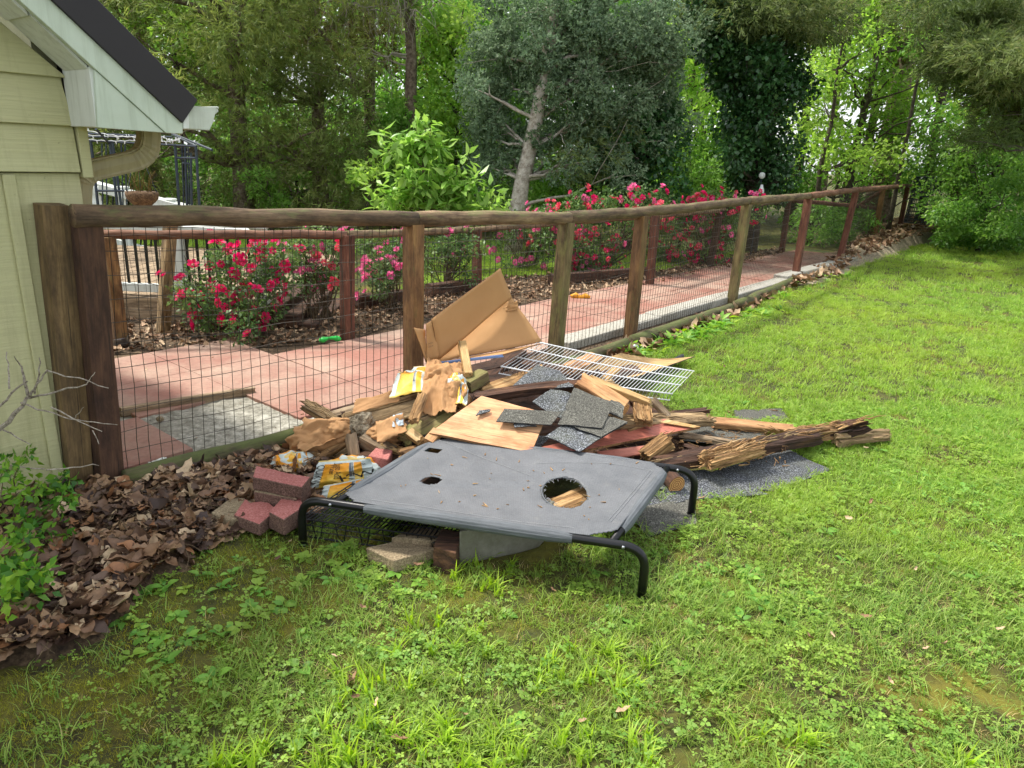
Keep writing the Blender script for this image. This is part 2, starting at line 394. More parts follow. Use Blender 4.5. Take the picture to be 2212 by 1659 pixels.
def siding_mat():
    m, nt, bs, _ = newmat('siding_paint')
    f = nzn(nt, tc(nt, 'Object', (1.5, 40, 40), False), 3., 4, .6); f2 = nzn(nt, tc(nt, 'Object', (1, 1, 1), False), 2.5, 6, .7)
    col = mixc(nt, ramp(nt, f2, [(.45, 0.), (.8, .4)]), '#c2c092', '#a4a074')
    col = mixc(nt, .25, col, ramp(nt, f, [(.35, .6), (.6, 1.)]), 'MULTIPLY')
    fs_ = nzn(nt, tc(nt, 'World', (9, 9, .7)), 2., 5, .7); col = mixc(nt, ramp(nt, fs_, [(.5, 0.), (.75, .5)]), col, '#8f8a62')
    fd = nzn(nt, tc(nt, 'World'), 38., 4, .8); col = mixc(nt, ramp(nt, fd, [(.66, 0.), (.74, .7)]), col, '#6a654a')
    L_(nt, col, bs.inputs['Base Color']); bs.inputs['Roughness'].default_value = .6; bump(nt, bs, f, .5, .004); return m
MT['siding'] = siding_mat()
def fabric_mat():
    m, nt, bs, _ = newmat('bed_fabric'); v = tc(nt, 'UV', (190, 110, 1)); w = N_(nt, 'ShaderNodeTexChecker'); w.inputs['Scale'].default_value = 2.; L_(nt, v, w.inputs[0])
    v2 = tc(nt, 'Object', (1, 1, 1), False); f = nzn(nt, v2, 5., 6, .7); f3 = nzn(nt, v2, 160., 2, .6)
    col = mixc(nt, ramp(nt, f, [(.35, 0.), (.75, .7)]), '#5e6165', '#7d7f82')
    col = mixc(nt, .35, col, ramp(nt, f3, [(.35, .55), (.65, 1.)]), 'MULTIPLY')
    f4 = nzn(nt, v2, 14., 5, .75); col = mixc(nt, ramp(nt, f4, [(.58, 0.), (.8, .45)]), col, '#8d8c86')
    wv = N_(nt, 'ShaderNodeTexWave'); wv.inputs['Scale'].default_value = 46.; wv.inputs['Distortion'].default_value = .6; L_(nt, v2, wv.inputs[0]); col = mixc(nt, .22, col, ramp(nt, wv.outputs['Fac'], [(.2, .5), (.8, 1.)]), 'MULTIPLY')
    fq = nzn(nt, v2, 70., 3, .8); col = mixc(nt, ramp(nt, fq, [(.66, 0.), (.72, .8)]), col, '#4a4238')
    L_(nt, col, bs.inputs['Base Color']); bs.inputs['Roughness'].default_value = .65; bump(nt, bs, f3, .6, .003); return m
MT['fabric'] = fabric_mat()
def sleeve_mat():
    m, nt, bs, _ = newmat('bed_sleeve'); v = tc(nt, 'Object', (1, 1, 1), False)
    f3 = nzn(nt, tc(nt, 'Object', (3, 90, 90), False), 4., 3, .6); f = nzn(nt, v, 6., 4, .6)
    col = mixc(nt, ramp(nt, f, [(.35, 0.), (.75, .6)]), '#585d61', '#777b80'); col = mixc(nt, .5, col, ramp(nt, f3, [(.35, .4), (.6, 1.)]), 'MULTIPLY')
    L_(nt, col, bs.inputs['Base Color']); bs.inputs['Roughness'].default_value = .8; bump(nt, bs, f3, .6, .003); return m
MT['sleeve'] = sleeve_mat()
def bag_mat(name, flip=False):
    """printed paper sack: pale panel, yellow block, grey band"""
    m, nt, bs, _ = newmat(name); uv = N_(nt, 'ShaderNodeTexCoord').outputs['UV']
    sp = N_(nt, 'ShaderNodeSeparateXYZ'); L_(nt, uv, sp.inputs[0]); u, v = sp.outputs[0], sp.outputs[1]
    f = nzn(nt, tc(nt, 'Object'), 9., 5, .65)
    yel = ramp(nt, math_(nt, 'MULTIPLY_ADD', f, .8, math_(nt, 'MULTIPLY', v, -.5)), [(.05, '#e0951d'), (.3, '#efc64a'), (.5, '#f3e6a0')])
    inu = ramp(nt, u, [(0., 0.), (.14, 1.), (.6, 0.), (.68, 1.), (.82, 0.)], 'CONSTANT'); inv = ramp(nt, v, [(0., 1.), (.86, 0.)], 'CONSTANT')
    col = mixc(nt, math_(nt, 'MULTIPLY', inu, inv), '#c3cdc8', yel)
    band = ramp(nt, u, [(0., 0.), (.60, 1.), (.645, 0.), (.655, 1.), (.67, 0.)], 'CONSTANT')
    col = mixc(nt, math_(nt, 'MULTIPLY', band, ramp(nt, v, [(0., 0.), (.3, 1.), (.86, 0.)], 'CONSTANT')), col, '#5f6468')
    edge = ramp(nt, v, [(0., 1.), (.05, 0.), (.95, 1.)], 'CONSTANT'); col = mixc(nt, math_(nt, 'MULTIPLY', edge, .8), col, '#d8b23a')
    f2 = nzn(nt, tc(nt, 'Object'), 22., 4, .7); col = mixc(nt, ramp(nt, f2, [(.6, 0.), (.8, .6)]), col, '#8a7a5c')
    L_(nt, col, bs.inputs['Base Color']); bs.inputs['Roughness'].default_value = .6; return m
MT['bag'] = bag_mat('cement_sack_print')

def ground_mat():
    m, nt, bs, _ = newmat('lawn_soil'); v = tc(nt, 'World')
    f = nzn(nt, v, .9, 6, .65); f2 = nzn(nt, v, 22., 5, .7); f3 = nzn(nt, v, 3.1, 5, .6)
    col = ramp(nt, f2, [(.3, '#241c10'), (.5, '#3f3c18'), (.7, '#646424')])
    col = mixc(nt, ramp(nt, f3, [(.45, 0.), (.62, .8)]), col, '#6f6a1e')
    col = mixc(nt, ramp(nt, f, [(.42, 0.), (.6, .7)]), col, '#37441a')
    L_(nt, col, bs.inputs['Base Color']); bs.inputs['Roughness'].default_value = 1.; bump(nt, bs, f2, .9, .02); return m
MT['ground'] = ground_mat()
def patio_mat():
    m, nt, bs, _ = newmat('patio_paint'); v = tc(nt, 'World')
    f = nzn(nt, v, 1.4, 6, .62); f2 = nzn(nt, v, 30., 5, .7); f3 = nzn(nt, v, 5., 6, .7)
    col = mixc(nt, ramp(nt, f, [(.4, 0.), (.64, .8)]), '#986859', '#b39c89')
    col = mixc(nt, ramp(nt, f3, [(.5, 0.), (.75, .6)]), col, '#84594c')
    col = mixc(nt, .55, col, ramp(nt, f2, [(.3, .55), (.6, 1.)]), 'MULTIPLY')
    L_(nt, objvar(nt, col, .05), bs.inputs['Base Color']); bs.inputs['Roughness'].default_value = .8; bump(nt, bs, f2, .25, .003); return m
MT['patio'] = patio_mat()

# foliage
MT['grass'] = leafmat('grass_blade', ['#587c34', '#72963e', '#8dab4c', '#a5b862'], .4, .45, '#8a9f3e', .8)
MT['grass_far'] = leafmat('lawn_blade', ['#6a9438', '#86ae44', '#9ec052', '#b0c862'], .42, .45, '#aac050', .4)
MT['crab'] = leafmat('crabgrass_blade', ['#8fb236', '#a5c442', '#b8d254'], .5, .4)
MT['clover'] = leafmat('clover_leaf', ['#5a8438', '#739d42', '#8db34e', '#a0c058'], .4, .45, '#95ae40', 1.2)
MT['weed'] = leafmat('weed_leaf', ['#5f923e', '#7aac48', '#98c050'], .4, .4)
MT['straw'] = leafmat('dry_blade', ['#8a7444', '#b39a64', '#c9b583'], .2, .7)
def deadmat(name, cols, rough=.55):
    m, nt, bs, out = newmat(name); oi = N_(nt, 'ShaderNodeObjectInfo'); n = len(cols)
    col = ramp(nt, oi.outputs['Random'], [(i / n, c) for i, c in enumerate(cols)], 'CONSTANT')
    f = nzn(nt, tc(nt, 'Object'), 45., 4, .7); col = mixc(nt, .7, col, ramp(nt, f, [(.3, .45), (.65, 1.)]), 'MULTIPLY')
    L_(nt, col, bs.inputs['Base Color']); bs.inputs['Roughness'].default_value = rough; bs.inputs['Specular IOR Level'].default_value = .4; bump(nt, bs, f, .4, .003); return m
MT['dead'] = deadmat('dead_leaf', ['#4a362a', '#7a5c44', '#9a7a5c', '#5a4436', '#b89a78', '#6f5440', '#8a6a4e', '#d0b692', '#43322a', '#a0805e', '#9a6c48', '#665040'])
MT['dead_far'] = deadmat('dead_leaf_dry', ['#7a5c40', '#9a785a', '#b39474', '#c9ae8c', '#8a6a4c', '#6b4f38', '#c0a080'], .7)
MT['cedar'] = leafmat('cedar_spray', ['#5c6f38', '#788a48', '#96a658', '#aeb668', '#848452'], .42, .6, '#58683a', .5)
MT['cedar_brown'] = leafmat('cedar_spray_brown', ['#62603a', '#807c46', '#968e58', '#a39468'], .25, .6)
MT['cedar_dark'] = leafmat('cedar_spray_dark', ['#44552f', '#5a6b3c', '#72824a', '#848656'], .4, .6)
MT['juniper'] = leafmat('juniper_spray', ['#627c5e', '#7c9674', '#97ac88', '#56704e', '#7a8f64'], .35, .6)
MT['ivy'] = leafmat('ivy_leaf', ['#274628', '#355a32', '#46703c', '#5c8348'], .2, .3, None, 1, .5)
MT['lime'] = leafmat('young_leaf', ['#6f9a40', '#8cb34c', '#a4c45c', '#b6cf72'], .55, .45)
MT['mid'] = leafmat('wood_leaf', ['#5a8a3c', '#74a348', '#8eb856', '#a4c664'], .5, .45)
MT['shrub'] = leafmat('shrub_leaf', ['#466f30', '#5f8a3c', '#7aa24a', '#94b658'], .45, .4)
MT['dim'] = leafmat('shade_leaf', ['#4c7236', '#688f44', '#84a854', '#9cba62'], .5, .5)
MT['bigleaf'] = leafmat('sapling_leaf', ['#7cab4a', '#95bf5a', '#aecf6e', '#8cb654'], .45, .35)
MT['rose_leaf'] = leafmat('rose_leaf', ['#3f5c34', '#557442', '#6f8e50', '#86945a'], .35, .45)
MT['holly'] = leafmat('holly_leaf', ['#3f7030', '#5c9236', '#8ab83e', '#a9cc4a'], .35, .3)
MT['petal_red'] = leafmat('rose_petal_red', ['#c81a5e', '#e02a6c', '#ee5688'], .35, .5)
MT['petal_pink'] = leafmat('rose_petal_pink', ['#da5592', '#e878a8', '#f2a6c2'], .35, .5)
MT['petal_coral'] = leafmat('rose_petal_coral', ['#dc4668', '#e86478', '#f08a94'], .35, .5)
MT['stem'] = speckle('stem_bark', '#5a4a34', '#2f261b', '#7c6a4e', 40, .9, .6)
MT['trunk'] = speckle('cedar_trunk', '#7a6a58', '#453a2f', '#a09282', 14, .95, 1., amt=.6)
MT['trunk_pale'] = speckle('pale_trunk', '#b0a698', '#766a5d', '#d2cabf', 12, .95, 1.)
MT['trunk_dark'] = speckle('dark_trunk', '#4c4238', '#2a231d', '#6a5f52', 14, .95, 1.)
# ------------------------------------------------------------------ ground, patio, beds
g = solid('ground', [(-150, -20, 0), (150, -20, 0), (150, 280, 0), (-150, 280, 0)], [(0, 1, 2, 3)], MT['ground'])
tag(g, 'mossy lawn soil under the grass', kind='structure')
POSTS = [((893, 868), (893, 484)), ((1197, 785), (1224, 480)), ((1360, 735), (1387, 466)), ((1580, 657), (1613, 441)), ((1717, 603), (1746, 430)), ((1812, 565), (1849, 415))]
PB = [spot(*b) for b, t in POSTS]; PT = [spoty(t[0], t[1], b.y) for (_, t), b in zip(POSTS, PB)]
for (b, t, y) in (((1890, 508), (1908, 408), 15.4), ((1945, 485), (1961, 402), 17.6)):
    PB.append(spoty(b[0], b[1], y)); PT.append(spoty(t[0], t[1], y))
P0B = spot(238, 1052); P0T = spoty(183, 468, P0B.y); PAB = spot(172, 1056); PAT = spoty(110, 441, PAB.y)
FD = V(.63, .777, 0).normalized(); FN = V(-FD.y, FD.x, 0)        # along the fence, and across to the patio
ORG = PB[0].copy()
def uv2w(u, v, z=0.): return ORG + FD * u + FN * v + V(0, 0, z)
PATIO = ground_poly([(150, 775), (262, 764), (600, 748), (750, 738), (860, 700), (1110, 662), (1232, 635), (1403, 620), (1550, 588), (1690, 552), (1800, 545), (1900, 500), (1830, 555), (1720, 603), (1580, 657), (1360, 735), (1197, 785), (893, 868), (640, 945), (275, 1050), (240, 1050)])
ROUGH = ground_poly([(240, 905), (560, 852), (645, 868), (700, 905), (640, 948), (270, 1020), (245, 1020)])
base = solid('patio', [(x, y, .006) for x, y in PATIO], [tuple(range(len(PATIO)))], MT['soil']); tag(base, 'pink painted slab patio inside the wire fence', kind='structure')
def slab_ok(c, h):
    p = np.array([(c.x, c.y)]); return inpoly(p, PATIO)[0] and not inpoly(p, ROUGH)[0]
rows = [(.16, .78), (.78, 1.40), (1.40, 2.02), (2.02, 2.64), (2.64, 3.26)]
for ri, (v0, v1) in enumerate(rows):
    u = -3.2
    while u < 14:
        du = .62
        c = uv2w(u + du / 2, (v0 + v1) / 2)
        if slab_ok(c, 0) or slab_ok(uv2w(u + .1, v0 + .12), 0) and slab_ok(uv2w(u + du - .1, v1 - .1), 0):
            gz = .035 + random.uniform(-.004, .004); ga = .0016 if u < 3 else .004
            vs = [uv2w(u + ga, v0 + ga), uv2w(u + du - ga, v0 + ga), uv2w(u + du - ga, v1 - ga), uv2w(u + ga, v1 - ga)]
            vs = [V(p.x, p.y, z) for z in (.008, gz) for p in vs]
            obj('slab', bevel_mesh('slab', vs, [(3, 2, 1, 0), (4, 5, 6, 7), (0, 1, 5, 4), (1, 2, 6, 5), (2, 3, 7, 6), (3, 0, 4, 7)], MT['patio'], .002), base)
        u += du
n = 46; xs = [p[0] for p in ROUGH]; ys = [p[1] for p in ROUGH]; gv, gf = [], []
for j in range(n + 1):
    for i in range(n + 1):
        x = min(xs) + (max(xs) - min(xs)) * i / n; y = min(ys) + (max(ys) - min(ys)) * j / n
        gv.append((x, y, .018 + .012 * nz(x * 6, y * 6) + .008 * nz(x * 19, y * 19) + .004 * nz(x * 50, y * 50)))
for j in range(n):
    for i in range(n):
        q = (j * (n + 1) + i, j * (n + 1) + i + 1, (j + 1) * (n + 1) + i + 1, (j + 1) * (n + 1) + i)
        if inpoly(np.array([((gv[q[0]][0] + gv[q[2]][0]) / 2, (gv[q[0]][1] + gv[q[2]][1]) / 2)]), ROUGH)[0]: gf.append(q)
tag(solid('concrete_path', gv, gf, MT['rough_conc'], smooth=True), 'rough grey broken concrete beside the house post', kind='structure')
# pale concrete strip under the fence
ks = tag(bpy.data.objects.new('kerb', None), 'pale concrete strip along the foot of the fence', kind='structure'); put(ks)
for i, (a, b) in enumerate(((1.75, 3.3), (3.3, 5.0), (5.0, 6.9), (6.9, 8.6), (8.6, 10.3))):
    off = .02 + .05 * (i >= 3)
    zz = .075 + .012 * random.random() + (.03 if i >= 3 else 0)
    vs = [uv2w(a, .02 + off), uv2w(b - .01, .02 + off), uv2w(b - .01, .22 + off), uv2w(a, .22 + off)]
    vs = [V(p.x, p.y, z) for z in (.0, zz) for p in vs]
    obj('kerb_block', bevel_mesh('kerb_block', vs, [(3, 2, 1, 0), (4, 5, 6, 7), (0, 1, 5, 4), (1, 2, 6, 5), (2, 3, 7, 6), (3, 0, 4, 7)], MT['concrete_pale'], .008), ks)
MULCH = ground_poly([(120, 780), (120, 690), (560, 660), (760, 650), (1000, 612), (1240, 590), (1403, 590), (1690, 535), (1690, 552), (1550, 588), (1403, 620), (1232, 636), (1110, 664), (860, 702), (750, 740), (600, 752), (262, 768)])
tag(solid('mulch_bed', [(x, y, .012) for x, y in MULCH], [tuple(range(len(MULCH)))], MT['soil']), 'brown mulch bed under the rose bushes', kind='structure')
# leaf mound
LITTER = ground_poly([(-500, 1700), (-500, 1000), (150, 1040), (240, 1075), (290, 1072), (640, 985), (720, 990), (690, 1130), (600, 1145), (480, 1172), (400, 1225), (335, 1255), (300, 1300), (215, 1385), (110, 1435), (0, 1452), (-200, 1600)])
LITTER2 = ground_poly([(1300, 775), (1345, 745), (1590, 668), (1722, 612), (1700, 625), (1600, 682), (1430, 745), (1330, 800)])
LITTER3 = ground_poly([(1700, 632), (1725, 605), (1815, 563), (1890, 508), (1950, 484), (2010, 478), (2230, 492), (2230, 512), (2060, 520), (1960, 535), (1870, 568), (1800, 602)])
def litter_z(x, y): return max(0, .035 + .03 * nz(x * 2.2, y * 2.2) + .02 * nz(x * 6, y * 6))
def mound(name, poly, hf, mat, label, step):
    xs = [p[0] for p in poly]; ys = [p[1] for p in poly]; nx = int((max(xs) - min(xs)) / step); ny = int((max(ys) - min(ys)) / step)
    gx = np.linspace(min(xs), max(xs), nx + 1); gy = np.linspace(min(ys), max(ys), ny + 1)
    pts = np.array([(x, y) for y in gy for x in gx]); ins = inpoly(pts, poly)
    vs = [(x, y, hf(x, y) if k else -.03) for (x, y), k in zip(pts, ins)]
    fs = [(j * (nx + 1) + i, j * (nx + 1) + i + 1, (j + 1) * (nx + 1) + i + 1, (j + 1) * (nx + 1) + i) for j in range(ny) for i in range(nx)]
    fs = [f for f in fs if ins[f[0]] or ins[f[1]] or ins[f[2]] or ins[f[3]]]
    return tag(solid(name, vs, fs, mat, smooth=True), label, kind='structure')
mound('soil_bank', LITTER, lambda x, y: litter_z(x, y) - .012, MT['soil'], 'dark soil under the dead leaves beside the house', .08)
def bank_z(x, y):
    p = V(x, y, 0); d = max(0, min(1, (y - 10.5) / 6)); return .04 + .24 * d * max(0, min(1, 1 - ((p - PB[6].xy.to_3d()).cross(FD).length) / 3.2))
mound('soil_bank', LITTER3, lambda x, y: bank_z(x, y) - .02, MT['lump'], 'low soil bank under dry leaves at the far fence end', .25)

# ------------------------------------------------------------------ house corner
CN = spot(262, 1028); HU = FD.copy(); HN = -FN                     # along the wall to its corner; outwards to the lawn
HOV = .285
def hp(px, py, n=0.): 
    P = CN + HN * n; q = spotp(px, py, P, HN) - P; return q.dot(HU), q.z
def hw(u, z, n=0.): return CN + HU * u + HN * n + V(0, 0, z)
house = thing('house', CN, 'yellow-green sided house corner with white trim, dark roof and gutter', 'house')
UPZ = V(0, 0, 1)
zs = [hp(165, 372)[1], hp(146, 272)[1], hp(134, 175)[1], hp(128, 78)[1]]
gap = zs[1] - zs[0]; zb = zs[0]
prism('wall_panel', [(-3.2, -.02), (-.002, -.02), (-.002, zb - .004), (-3.2, zb - .004)], CN, HU, UPZ, .08, MT['siding'], house, .002)
ub = hp(70, 700)[0]
for k in range(3):
    u = ub - k * .62
    boxo('batten', (u - .022, 0, .0), (u + .022, .016, zb - .01), MT['siding'], house, Matrix.Translation(CN) @ Matrix(((HU.x, HN.x, 0, 0), (HU.y, HN.y, 0, 0), (0, 0, 1, 0), (0, 0, 0, 1))), .003)
# rake line measured in the gable plane
ru0, rz0 = hp(359, 287.5, HOV); ru1, rz1 = hp(41, 0, HOV); slope = (rz0 - rz1) / (ru0 - ru1)
def rake_z(u): return rz1 + slope * (u - ru1)
def lap(k):
    z0 = zb + gap * k; z1 = z0 + gap + .02
    lim = lambda z: min(-.004, ((z - rz1) / slope + ru1) - .03)
    ur0, ur1 = lim(z0), lim(z1)
    if ur1 < -3.1: ur1 = -3.1
    a = [(-3.2, z0, .026), (ur0, z0, .026), (ur1, z1, .006), (-3.2, z1, .006)]
    vs = [hw(u, z, n) for u, z, n in a] + [hw(u, z, n - .012) for u, z, n in a]
    fs = [(0, 1, 2, 3), (7, 6, 5, 4), (0, 4, 5, 1), (1, 5, 6, 2), (2, 6, 7, 3), (3, 7, 4, 0)]
    M = frame(CN, HU, UPZ); Mi = M.inverted(); obj('siding_board', bevel_mesh('siding_board', [Mi @ v for v in vs], fs, MT['siding'], .0025), house, M)
for k in range(13): lap(k)
prism('wall_core', [(-3.2, zb), (-.02, zb), (-.02, rake_z(-.02) - .04), (-3.2, rake_z(-3.2) - .04)], CN + HN * .0, HU, UPZ, .08, MT['siding'], house)
# side wall running back from the corner, and the corner boards
prism('side_wall', [(-.0, 0), (-.08, 0), (-.08, 2.4), (0, 2.4)], CN - HN * .085, HU, UPZ, 2.2, MT['siding'], house)
prism('corner_board', [(.002, zb - .02), (.04, zb - .02), (.04, zb + gap * 1.05), (.002, zb + gap * 1.05)], CN + HN * .03, HU, UPZ, .12, MT['siding'], house, .002)
GP = CN + HN * HOV
def gpoly(name, pts, mat, depth, n=0., w=.002):
    pts2 = [hp(x, y, HOV + n) for x, y in pts]; return prism(name, pts2, CN + HN * (HOV + n), HU, UPZ, depth, mat, house, w)
gpoly('fascia', [(41, 0), (359, 287.5), (395, 289), (395, 266), (112, 0), (-300, -390), (-360, -362)], MT['trim'], .03)
gpoly('eave_return', [(204, 150), (356, 287), (212, 276)], MT['trim'], .02, -.006)
prism('eave_box', [(-.016, 1.535), (.10, 1.535), (.10, 1.745), (-.016, 1.745)], CN + HN * (HOV - .022), HU, UPZ, HOV - .03, MT['white'], house, .002)
rf = gpoly('roof_edge', [(112, 0), (395, 266), (419, 230), (427, 216), (212, 0), (-120, -334), (-300, -390)], MT['roof'], .02, .012)
u0, z0 = hp(427, 216, HOV); u1, z1 = hp(212, 0, HOV); sl2 = (z1 - z0) / (u1 - u0)
prism('roof', [(u0, z0), (u0 - 3, z0 - 3 * sl2), (u0 - 3, z0 - 3 * sl2 - .03), (u0 - .02, z0 - .035)], GP - HN * .012, HU, UPZ, 3., MT['roof'], house)
# soffit boards under the rake
for k in range(12):
    uA = -.017 - k * .17; uB = uA - .163
    a = [hw(u, rake_z(u) - .004 - (.008 if e else 0), n) for u, n, e in ((uA, HOV - .035, 1), (uA, .03, 1), (uB, .03, 0), (uB, HOV - .035, 0))]
    vs = a + [p + V(0, 0, .012) for p in a]
    solid('soffit_board', [Matrix.Translation(-CN) @ v for v in vs], [(0, 1, 2, 3), (7, 6, 5, 4), (0, 4, 5, 1), (1, 5, 6, 2), (2, 6, 7, 3), (3, 7, 4, 0)], MT['white'], house, Matrix.Translation(CN))
# flat soffit behind the eave return
ul, zl = hp(212, 276, HOV); ur, zr = hp(395, 289, HOV)
prism('soffit', [(-.012, zr + .02), (ur - .01, zr + .02), (ur - .01, zr + .035), (-.012, zr + .035)], GP - HN * .035, HU, UPZ, 2.4, MT['white'], house)
# gutter: ogee trough open at the near end cap
gp = [hp(x, y, HOV - .01) for x, y in ((397, 227), (398, 277), (452, 280), (460, 262), (464, 246), (471, 240), (470, 233))]
gt = []
for n_ in (0., 2.4):
    for u, z in gp: gt.append(hw(u, z, HOV - .01 - n_))
m_ = len(gp); fs = [(i, i + 1, m_ + i + 1, m_ + i) for i in range(m_ - 1)] + [tuple(range(m_))]
gu = solid('gutter', gt, fs, MT['gutter'], house); so = gu.modifiers.new('thick', 'SOLIDIFY'); so.thickness = .004
tubeo('gutter_lip', [hw(gp[-1][0], gp[-1][1], HOV - .01), hw(gp[-1][0], gp[-1][1], HOV - 2.3)], .006, MT['gutter'], gu, 6)
boxp = [hp(x, y, HOV) for x, y in ((394, 224), (407, 228), (408, 278), (396, 278))]
prism('end_cap', boxp, CN + HN * (HOV + .002), HU, UPZ, .012, MT['white'], gu, .001)
# downspout with corrugated elbows
dn = -.10
path = [hw(*hp(x, y, dn), dn) for x, y in ((321, 268), (321, 300), (318, 322), (306, 338), (286, 348), (240, 358), (205, 366), (184, 374), (174, 388), (171, 405), (170, 430), (172, 470), (176, 520))]
def spout(path, w, d):
    vs, fs = [], []; K = []
    for i in range(len(path) - 1):
        for t in (0, .25, .5, .75): K.append(path[i].lerp(path[i + 1], t))
    K.append(path[-1]); prof = []
    for k in range(24):
        a = 2 * math.pi * k / 24; c, s = math.cos(a), math.sin(a); e = .35
        prof.append((w * math.copysign(abs(c) ** e, c) * (1 + .03 * math.cos(k * math.pi)), d * math.copysign(abs(s) ** e, s) * (1 + .05 * math.cos(k * math.pi))))
    for i, p in enumerate(K):
        t = (K[min(i + 1, len(K) - 1)] - K[max(i - 1, 0)]).normalized(); side = HN; up = t.cross(side).normalized()
        cur = 0 if i < 2 or i > len(K) - 3 else ((K[i + 2] - K[i]).normalized() - (K[i] - K[i - 2]).normalized()).length
        q = 1 + (.05 if cur > .12 and i % 2 else 0)
        for a, b in prof: vs.append(p + up * a * q + side * b * q)
    for i in range(len(K) - 1):
        for k in range(24): fs.append((i * 24 + k, i * 24 + (k + 1) % 24, (i + 1) * 24 + (k + 1) % 24, (i + 1) * 24 + k))
    return vs, fs
vs, fs = spout(path, .043, .034); solid('downspout', vs, fs, MT['spout'], house)

# ------------------------------------------------------------------ fences
def post(name, b, t, s, mat, parent, ext=.0, rot=0.):
    d = (t - b); M = frame(b, d, FN if not rot else FN); L = d.length + ext
    nx = 10; vs = []; sd_ = random.random() * 30; per = [(-1, -1), (-.33, -1), (.33, -1), (1, -1), (1, -.33), (1, .33), (1, 1), (.33, 1), (-.33, 1), (-1, 1), (-1, .33), (-1, -.33)]
    for i in range(nx + 1):
        x = L * i / nx
        for a, c in per:
            k = .94 if abs(a) == 1 and abs(c) == 1 else 1
            vs.append(V(x, a * s / 2 * k + .0025 * nz(x * 3 + sd_, a, c), c * s / 2 * k + .0025 * nz(x * 3 + sd_, a, c + 4)))
    n = len(per); fs = [(i * n + k, i * n + (k + 1) % n, (i + 1) * n + (k + 1) % n, (i + 1) * n + k) for i in range(nx) for k in range(n)]
    fs += [tuple(range(n - 1, -1, -1)), tuple(nx * n + k for k in range(n))]
    return solid(name, vs, fs, mat, parent, M)
def log(name, a, b, r, mat, parent, sag=0., r2=None):
    L = (b - a).length; n = max(6, int(L / .12)); sd_ = random.random() * 40; M = frame(a, b - a)
    pts = [V(L * i / n, .010 * nz(i * .4 + sd_), -sag * math.sin(math.pi * i / n) + .010 * nz(i * .37 + sd_ + 9)) for i in range(n + 1)]
    r2 = r2 or r; vs, fs = tube_data(pts, [(r + (r2 - r) * i / n) * (1 + .05 * nz(i * .5 + sd_)) for i in range(n + 1)], 14, True, .10, sd_)
    return solid(name, vs, fs, mat, parent, M, True)
def wires(polys, r):
    """many thin three-sided wires as one array mesh"""
    VV, QQ, o = [], [], 0
    for P in polys:
        P = np.asarray(P, dtype=np.float64); m = len(P)
        T = np.gradient(P, axis=0); T /= np.linalg.norm(T, axis=1)[:, None] + 1e-9
        A = np.where(np.abs(T[:, 2:3]) > .7, np.array([[1., 0, 0]]), np.array([[0, 0, 1.]])); U = np.cross(T, A); U /= np.linalg.norm(U, axis=1)[:, None]; Wv = np.cross(T, U)
        for k in range(3):
            a = 2 * math.pi * k / 3; VV.append(P + (U * math.cos(a) + Wv * math.sin(a)) * r)
        i = np.arange(m - 1)
        for k in range(3):
            k2 = (k + 1) % 3; QQ.append(np.stack([o + k * m + i, o + k2 * m + i, o + k2 * m + i + 1, o + k * m + i + 1], 1))
        o += 3 * m
    return np.concatenate(VV), np.concatenate(QQ)
def wire_bay(b0, b1, t0, t1, off, sp, parent, rows=11, r=.0014, low=.02, wavy=.014):
    L = (b1 - b0).length; nvt = max(4, int(L / sp)); sd_ = random.random() * 60; offv = FN * off
    def pt(u, w):
        lo = b0.lerp(b1, u) + V(0, 0, low); hi = t0.lerp(t1, u); p = lo.lerp(hi, w) + offv
        return p + FN * (wavy * nz(u * L * 2.2 + sd_, w * 4)) + FD * (.7 * wavy * nz(u * L * 2.5 + sd_, w * 3, 7)) + V(0, 0, -.012 * math.sin(math.pi * u) + wavy * nz(u * L * 3.1 + sd_, w * 5, 3))
    polys = [[pt(k / nvt, j / 8) for j in range(9)] for k in range(nvt + 1)]
    polys += [[pt(i / (nvt), j / rows) for i in range(nvt + 1)] for j in range(rows + 1)]
    vs, q = wires(polys, r); return obj('wire_mesh', npmesh('wire_mesh', vs, q, MT['wire']), parent)
MT['old_post'] = wood('old_post_wood', '#4a3c2a', '#76603f', '#947a52', 6, .85, .5)
fence = thing('fence', PB[1], 'long wire mesh fence with log top rail between lawn and patio', 'fence')
post('post', PAB, PAT, .10, MT['old_post'], fence); post('post', P0B, P0T + V(0, 0, -.03), .10, MT['post_dark'], fence)
pm = ['post', 'post_green', 'post', 'post_green', 'post_red', 'post_red', 'post', 'post_red']
for i in range(8): post('post', PB[i] - V(0, 0, .05), PT[i], .095 if i < 6 else .1, MT[pm[i]], fence)
rail_px = [(158, 465, P0B.y - .06), (897, 473, PB[0].y), (1228, 470, PB[1].y), (1616, 434, PB[3].y), (1748, 423, PB[4].y), (1850, 410, PB[5].y), (1968, 401, PB[7].y)]
RP = [spoty(*p) for p in rail_px]
rm = ['log', 'log', 'log', 'log', 'log_red', 'log_red']
for i in range(6): log('top_rail', RP[i], RP[i + 1], .046, MT[rm[i]], fence, .012 if i in (2,) else 0, .042)
RT3 = PT[2]
low = [((272, 1040), (655, 938)), ((655, 938), (893, 872)), ((1190, 800), (1352, 742)), ((1366, 738), (1578, 664)), ((1590, 660), (1716, 604))]
for a, b in low: log('bottom_log', spot(*a, .05), spot(*b, .05), .056, MT['log_low'], fence, 0, .045)
tb = [P0B] + PB; tt = [V(P0T.x, P0T.y, RP[0].z - .05)] + [V(p.x, p.y, p.z - .01) for p in PT]
for i in range(8): wire_bay(tb[i], tb[i + 1], tt[i], tt[i + 1], .055, (.052 if i < 4 else .055), fence, 11, .0019 if i < 3 else .002)

